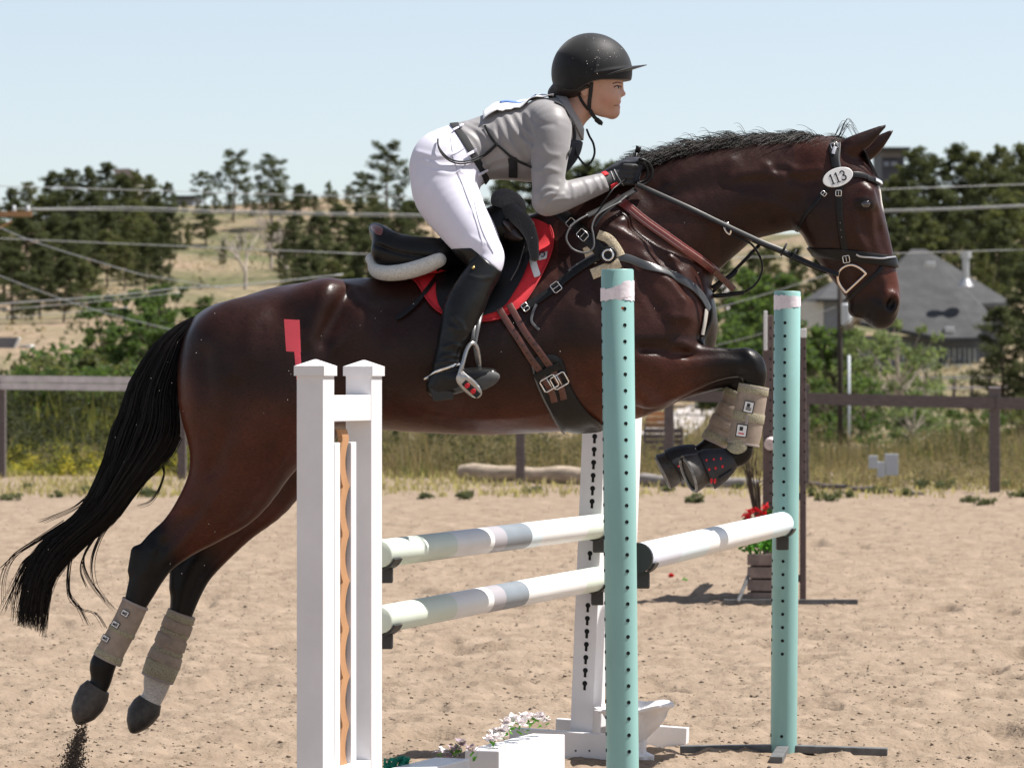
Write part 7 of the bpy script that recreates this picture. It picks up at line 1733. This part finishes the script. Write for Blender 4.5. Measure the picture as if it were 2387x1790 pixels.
for v_ in bm.verts:
    hz = (v_.co.z - c.z) / .2; nz_ = float(fbm(np.array([v_.co.x * 22 + v_.co.z * 9]), np.array([v_.co.y * 22 + v_.co.z * 14]), 3)[0]); v_.co.x += (v_.co.x - c.x) * nz_ * .5 * (.3 + hz); v_.co.y += (v_.co.y - c.y) * nz_ * .5; v_.co.z += nz_ * .02 * hz
bm.faces.new(rg[0][::-1]); from_bm('bowl', bm, M_PVC, un, smooth=True, auto=50)
# flower boxes
def petals(name, c, r, n, m, parent=None):
    rs = np.random.RandomState(abs(hash(name)) % 1000 + n + int(c.x * 1000) % 97); V = []; F = []
    for i in range(n):
        a = rs.rand() * 6.28; el = rs.rand() * 1.3; d = np.array([math.cos(a) * math.cos(el), math.sin(a) * math.cos(el), math.sin(el) * .8 + .1]); s = np.cross(d, [0, 0, 1.0]); s /= np.linalg.norm(s) + 1e-6; u = np.cross(s, d)
        o = np.array(c) + d * r * (.15 + .35 * rs.rand()); l = r * (.5 + .3 * rs.rand()); w = r * .28; k = len(V)
        for q in (o - s * w * .4, o + d * l * .55 - s * w + u * w * .5, o + d * l - s * w * .3 + u * w * .2, o + d * l + s * w * .3 + u * w * .1, o + d * l * .55 + s * w + u * w * .4, o + s * w * .4): V.append(q)
        F += [(k, k + 1, k + 4, k + 5), (k + 1, k + 2, k + 3, k + 4)]
    return np_mesh('petals', np.array(V), np.array(F), m, parent, smooth=True)
M_PET = mat('white_pink_petals', (.80, .78, .77), rough=.8, col2=(.80, .70, .71), vscale=60); M_PET2 = leaf_mat('mauve_petals', (.55, .45, .55), (.35, .28, .38), 60, tr=.3); M_PETR = leaf_mat('red_petals', (.6, .02, .03), (.35, .01, .015), 60, tr=.25); M_LEAF = leaf_mat('flower_leaves', (.12, .3, .05), (.05, .13, .03), 30); M_TEAL = leaf_mat('teal_leaves', (.05, .32, .26), (.02, .16, .14), 30)
def fbox(label, corner, Lx, Ly, h_):
    e = empty('flower_box', (corner.x, corner.y, 0), label, 'flower box', 'white flower boxes under the poles'); T = Matrix.Translation((corner.x, corner.y, 0)) @ Matrix((ft, fd_, Vector((0, 0, 1)))).transposed().to_4x4()
    bm = bmesh.new(); box(bm, (-Lx / 2, Ly / 2, h_ / 2), (Lx, Ly, h_), T, bev=.004); from_bm('box', bm, M_PVC, e); return e, T
k1 = P(1163, 1746, 13.15); f1, TF1 = fbox('white flower box with pale pink and white silk flowers on top', k1, .125, .66, .125)
k2 = P(1086, 1773, 12.78); f2, TF2 = fbox('nearer white flower box with shaded mauve and white flowers', k2 + Vector((0, -.62, 0)) - fd_ * 0 + Vector((-.22, 0, 0)), .125, .66, .135)
def flower(label, c, r, m, n=26, group='silk flowers on the boxes'):
    e = empty('silk_flower', c, label, 'flower', group); petals('f', c, r, n, m, e)
    V, F = leaf_cloud(np.array([[0, 0, -.2 * r]]), np.array([r * .8]), 5, r * .35, rs=np.random.RandomState(int(c.x * 5000) % 99)); np_mesh('leaves', V + np.array(c), F, M_LEAF, e, smooth=False)
for (u_, v_, h_) in ((-.03, .08, .15), (-.08, .12, .14), (-.05, .19, .165), (-.07, .26, .185), (-.03, .31, .18), (-.08, .35, .19), (-.05, .41, .195), (-.03, .47, .19), (-.09, .5, .185), (-.05, .56, .175), (-.09, .2, .155)):
    flower('pale pink and white silk flower on the farther box', TF1 @ Vector((u_, v_, h_)), .034, M_PET)
for x, y, m, lb in ((1030, 1756, M_PET, 'white silk flower at the near end of the shaded bunch'), (1060, 1752, M_PET2, 'mauve silk flower in the shade between the boxes'), (1075, 1738, M_PET2, 'tall mauve silk flower in the shade between the boxes'), (1048, 1768, M_PET2, 'low mauve silk flower in front of the bunch'), (1100, 1752, M_PET2, 'dark mauve silk flower next to the box corner')):
    flower(lb, P(x, y, 12.95), .03, m)
tl_ = empty('teal_leaf', P(920, 1785, 12.6), 'torn teal silk leaf spray at the bottom beside the white post', 'silk leaf'); V, F = leaf_cloud(np.array([P(905, 1788, 12.6), P(925, 1780, 12.6), P(943, 1772, 12.6)]), np.array([.03, .028, .02]), 26, .014, rs=np.random.RandomState(5)); np_mesh('leaves', V, F, M_TEAL, tl_, smooth=False)

# brown standard with planter further back
M_BRN = mat('brown_standard_paint', (.12, .085, .08), rough=.75, var=.25, vscale=10, bump=.3, bscale=30, bdist=.004)
Db = 24.0
bs = empty('brown_standard', P(1830, 1405, Db), 'weathered brown jump standard with two posts partly hidden behind the far mint post', 'jump standard')
for (xt, xb, y0, w) in ((1792, 1790, 735, .062), (1873, 1872, 782, .036)):
    a, b = P(xt, y0, Db), P(xb, 1408, Db); dx = a.x; bm = bmesh.new(); box(bm, ((a.x + b.x) / 2, Db + .03, (a.z + b.z) / 2), (w, .06, a.z - b.z), bev=.004); from_bm('post', bm, M_BRN, bs)
    for y in range(int(y0) + 30, 1190, 24): q = P(xt + (4 if w > .05 else 3), y, Db); hole(bs, Vector((q.x, Db - .001, q.z)), .006, Vector((0, -1, 0)))
bx('white_tip', (P(1780, 0, Db).x, Db - .03, P(0, 817, Db).z), (P(1788, 0, Db).x, Db - .01, P(0, 725, Db).z), M_WHITE, bs, bev=.003); bx('white_cap', (P(1866, 0, Db).x, Db - .012, P(0, 787, Db).z), (P(1880, 0, Db).x, Db + .07, P(0, 766, Db).z), M_WHITE, bs, bev=.003)
for y in (1150, 1340): bx('crossbar', (P(1800, 0, Db).x, Db + .008, P(0, y + 16, Db).z), (P(1867, 0, Db).x, Db + .05, P(0, y, Db).z), M_BRN, bs)
for k in range(9):
    bx('shadow_panel_slat', (P(1830, 0, Db).x, Db + .1, P(0, 860 + k * 58 + 50, Db).z), (P(1838, 0, Db).x, Db + .85, P(0, 860 + k * 58, Db).z), M_BRN, bs)  # unseen panel behind the mint post, added to throw a broad shadow
for x0, x1, y in ((1687, 1795, 1408), (1861, 1990, 1410)): q = P(x0, y, Db - .25); bx('steel_foot', (q.x, Db - .28, .02), (P(x1, 0, Db).x, Db - .24, .05), M_FOOT, bs)
bm = bmesh.new(); tube(bm, [P(1760, 1306, Db - .1), P(1720, 1402, Db - .3)], .012, 8, up=Vector((0, 1, 0))); from_bm('brace', bm, M_FOOT, bs)
jp = empty('pole_end', P(1793, 1036, Db), 'whitish round end of a jump pole resting on the brown standard', 'jump pole'); bm = bmesh.new(); tube(bm, [P(1794, 1036, Db - .12), P(1798, 1034, Db - .06), P(1840, 1020, Db + 2.2)], [.035, .042, .042], 18, up=Vector((0, 0, 1))); from_bm('pole', bm, mat('pinkish_white_paint', (.6, .5, .48), rough=.6, var=.3, vscale=20), jp, smooth=True, auto=50)
pl = empty('planter', P(1774, 1400, Db - .1), 'slatted grey brown planter box with red geraniums behind the far mint post', 'planter'); 
cpl = P(1776, 1400, Db - .12)
for k in range(4):
    z0 = .02 + k * .078
    for rot, off_ in ((0, Vector((0, -.075, 0))), (90, Vector((.075, 0, 0))), (90, Vector((-.075, 0, 0))), (0, Vector((0, .075, 0)))):
        bm = bmesh.new(); box(bm, (0, 0, 0), (.15 if rot == 0 else .135, .012, .066), Matrix.Translation(Vector((cpl.x, cpl.y, z0 + .035)) + Matrix.Rotation(R(-12), 3, 'Z') @ off_) @ Matrix.Rotation(R(rot - 12), 4, 'Z'), bev=.002); from_bm('slat', bm, mat('planter_wood', (.22, .17, .15), rough=.85, var=.35, vscale=14), pl)
bm = bmesh.new(); box(bm, (cpl.x, cpl.y, .16), (.13, .13, .3), bev=.002); from_bm('soil', bm, mat('soil', (.04, .03, .025), rough=.95), pl)
V, F = leaf_cloud(np.array([[cpl.x + dx, cpl.y + dy, .37 + dz] for dx, dy, dz in ((0, 0, 0), (.06, 0, .01), (-.07, -.02, .0), (.03, .04, .03))]), np.full(4, .06), 50, .02, rs=np.random.RandomState(3)); np_mesh('leaves', V, F, M_LEAF, pl, smooth=False)
V, F = leaf_cloud(np.array([[P(x, 0, 23.8).x, 23.8, P(0, y, 23.8).z] for x, y in ((1740, 1200), (1750, 1192), (1762, 1188), (1775, 1195), (1783, 1180), (1745, 1210), (1770, 1206))]), np.full(7, .026), 26, .012, rs=np.random.RandomState(4)); np_mesh('red_blooms', V, F, M_PETR, pl, smooth=False)
V, F = leaf_cloud(np.array([[P(x, 0, 23.85).x, 23.85, P(0, y, 23.85).z] for x, y in ((1740, 1214), (1752, 1212), (1768, 1215), (1782, 1205), (1790, 1195), (1760, 1225), (1775, 1228))]), np.full(7, .035), 26, .016, rs=np.random.RandomState(6)); np_mesh('leaves', V, F, leaf_mat('dark_leaves', (.05, .09, .03), (.02, .04, .015), 20), pl, smooth=False)
V = []; F = []; rs = np.random.RandomState(9)
for i in range(16):
    a = np.array([P(1776, 0, 24.1).x, 24.1, .35]); b = a + np.array([-.02 - .1 * rs.rand(), rs.normal() * .03, .35 + .25 * rs.rand()]); limb(V, F, a, b, .006, .003, 4); c_ = b + np.array([rs.normal() * .06, 0, .08 + .08 * rs.rand()]); limb(V, F, b, c_, .003, .0015, 4)
np_mesh('bare_twigs', V, F, M_BARK, pl)
fr_ = empty('fallen_rose', P(1563, 1354, 26.8), 'red silk rose head fallen on the sand', 'flower'); petals('rose', Vector((P(1563, 0, 26.8).x, 26.8, .03)), .035, 30, M_PETR, fr_)
tag(np_mesh('fallen_leaf', *[q if i else q + np.array([P(1596, 0, 26.6).x, 26.6, .03]) for i, q in enumerate(leaf_cloud(np.array([[0, 0, 0.]]), np.array([.02]), 12, .012, rs=np.random.RandomState(2)))], M_LEAF, smooth=False), 'small green silk leaf lying on the sand beside the red rose', 'leaf')
# sand kicked up by the left hind hoof
n = 5200; t = nrs.rand(n) ** .75; px = np.interp(t, [0, .3, .6, 1, 1.2], [196, 178, 170, 166, 164]) + nrs.normal(size=n) * (5 + 13 * t) * (1 + .8 * (nrs.rand(n) < .15)); py = 1690 + 150 * t + nrs.normal(size=n) * 8; pw = -106 + nrs.normal(size=n) * 22
C_ = np.array([W2(a, b, c) for a, b, c in zip(px, py, pw)]); r_ = .0009 + .0024 * nrs.rand(n) ** 4; tet = np.array([(1, 1, 1), (-1, -1, 1), (-1, 1, -1), (1, -1, -1)]) / 1.7
V = (C_[:, None, :] + tet[None] * r_[:, None, None] * (1 + nrs.rand(n, 4, 1))).reshape(-1, 3); F = (np.array([(0, 1, 2), (0, 3, 1), (0, 2, 3), (1, 3, 2)])[None] + (np.arange(n) * 4)[:, None, None]).reshape(-1, 3)
tag(np_mesh('kicked_sand', V, F, mat('dark_sand', (.13, .095, .07), rough=.95), smooth=False), 'stream of dark sand falling from the trailing hind hoof', 'sand', kind='stuff')
n = 130; C_ = np.array([W2(rnd.uniform(60, 1700), rnd.uniform(500, 1600), rnd.uniform(-260, -230)) for _ in range(n)]); r_ = .0006 + .0009 * nrs.rand(n)
V = (C_[:, None, :] + tet[None] * r_[:, None, None]).reshape(-1, 3); F = (np.array([(0, 1, 2), (0, 3, 1), (0, 2, 3), (1, 3, 2)])[None] + (np.arange(n) * 4)[:, None, None]).reshape(-1, 3)
tag(np_mesh('flying_grit', V, F, mat('bright_grit', (.8, .75, .7), rough=.6), smooth=False), 'tiny bright grains of sand flying in front of the horse', 'sand', kind='stuff')
# ---------------- look-alikes get their place in the row, counted from the left
_by = {}
for o in list(bpy.data.objects):
    if o.parent is None and 'label' in o: _by.setdefault(o['label'], []).append(o)
_ord = ['leftmost', 'second from left', 'third from left', 'fourth from left', 'fifth from left', 'sixth from left', 'seventh from left', 'eighth from left', 'ninth from left', 'tenth from left', 'rightmost']
for _l, _os in _by.items():
    if len(_os) > 1:
        for _k, _o in enumerate(sorted(_os, key=lambda q: (q.location.x / max(1, q.location.y)) if q.type == 'EMPTY' else sum(v.co.x / v.co.y for v in q.data.vertices[:20]) / 20)):
            _o['label'] = _l + ', ' + ('rightmost' if _k == len(_os) - 1 else _ord[min(_k, 9)])
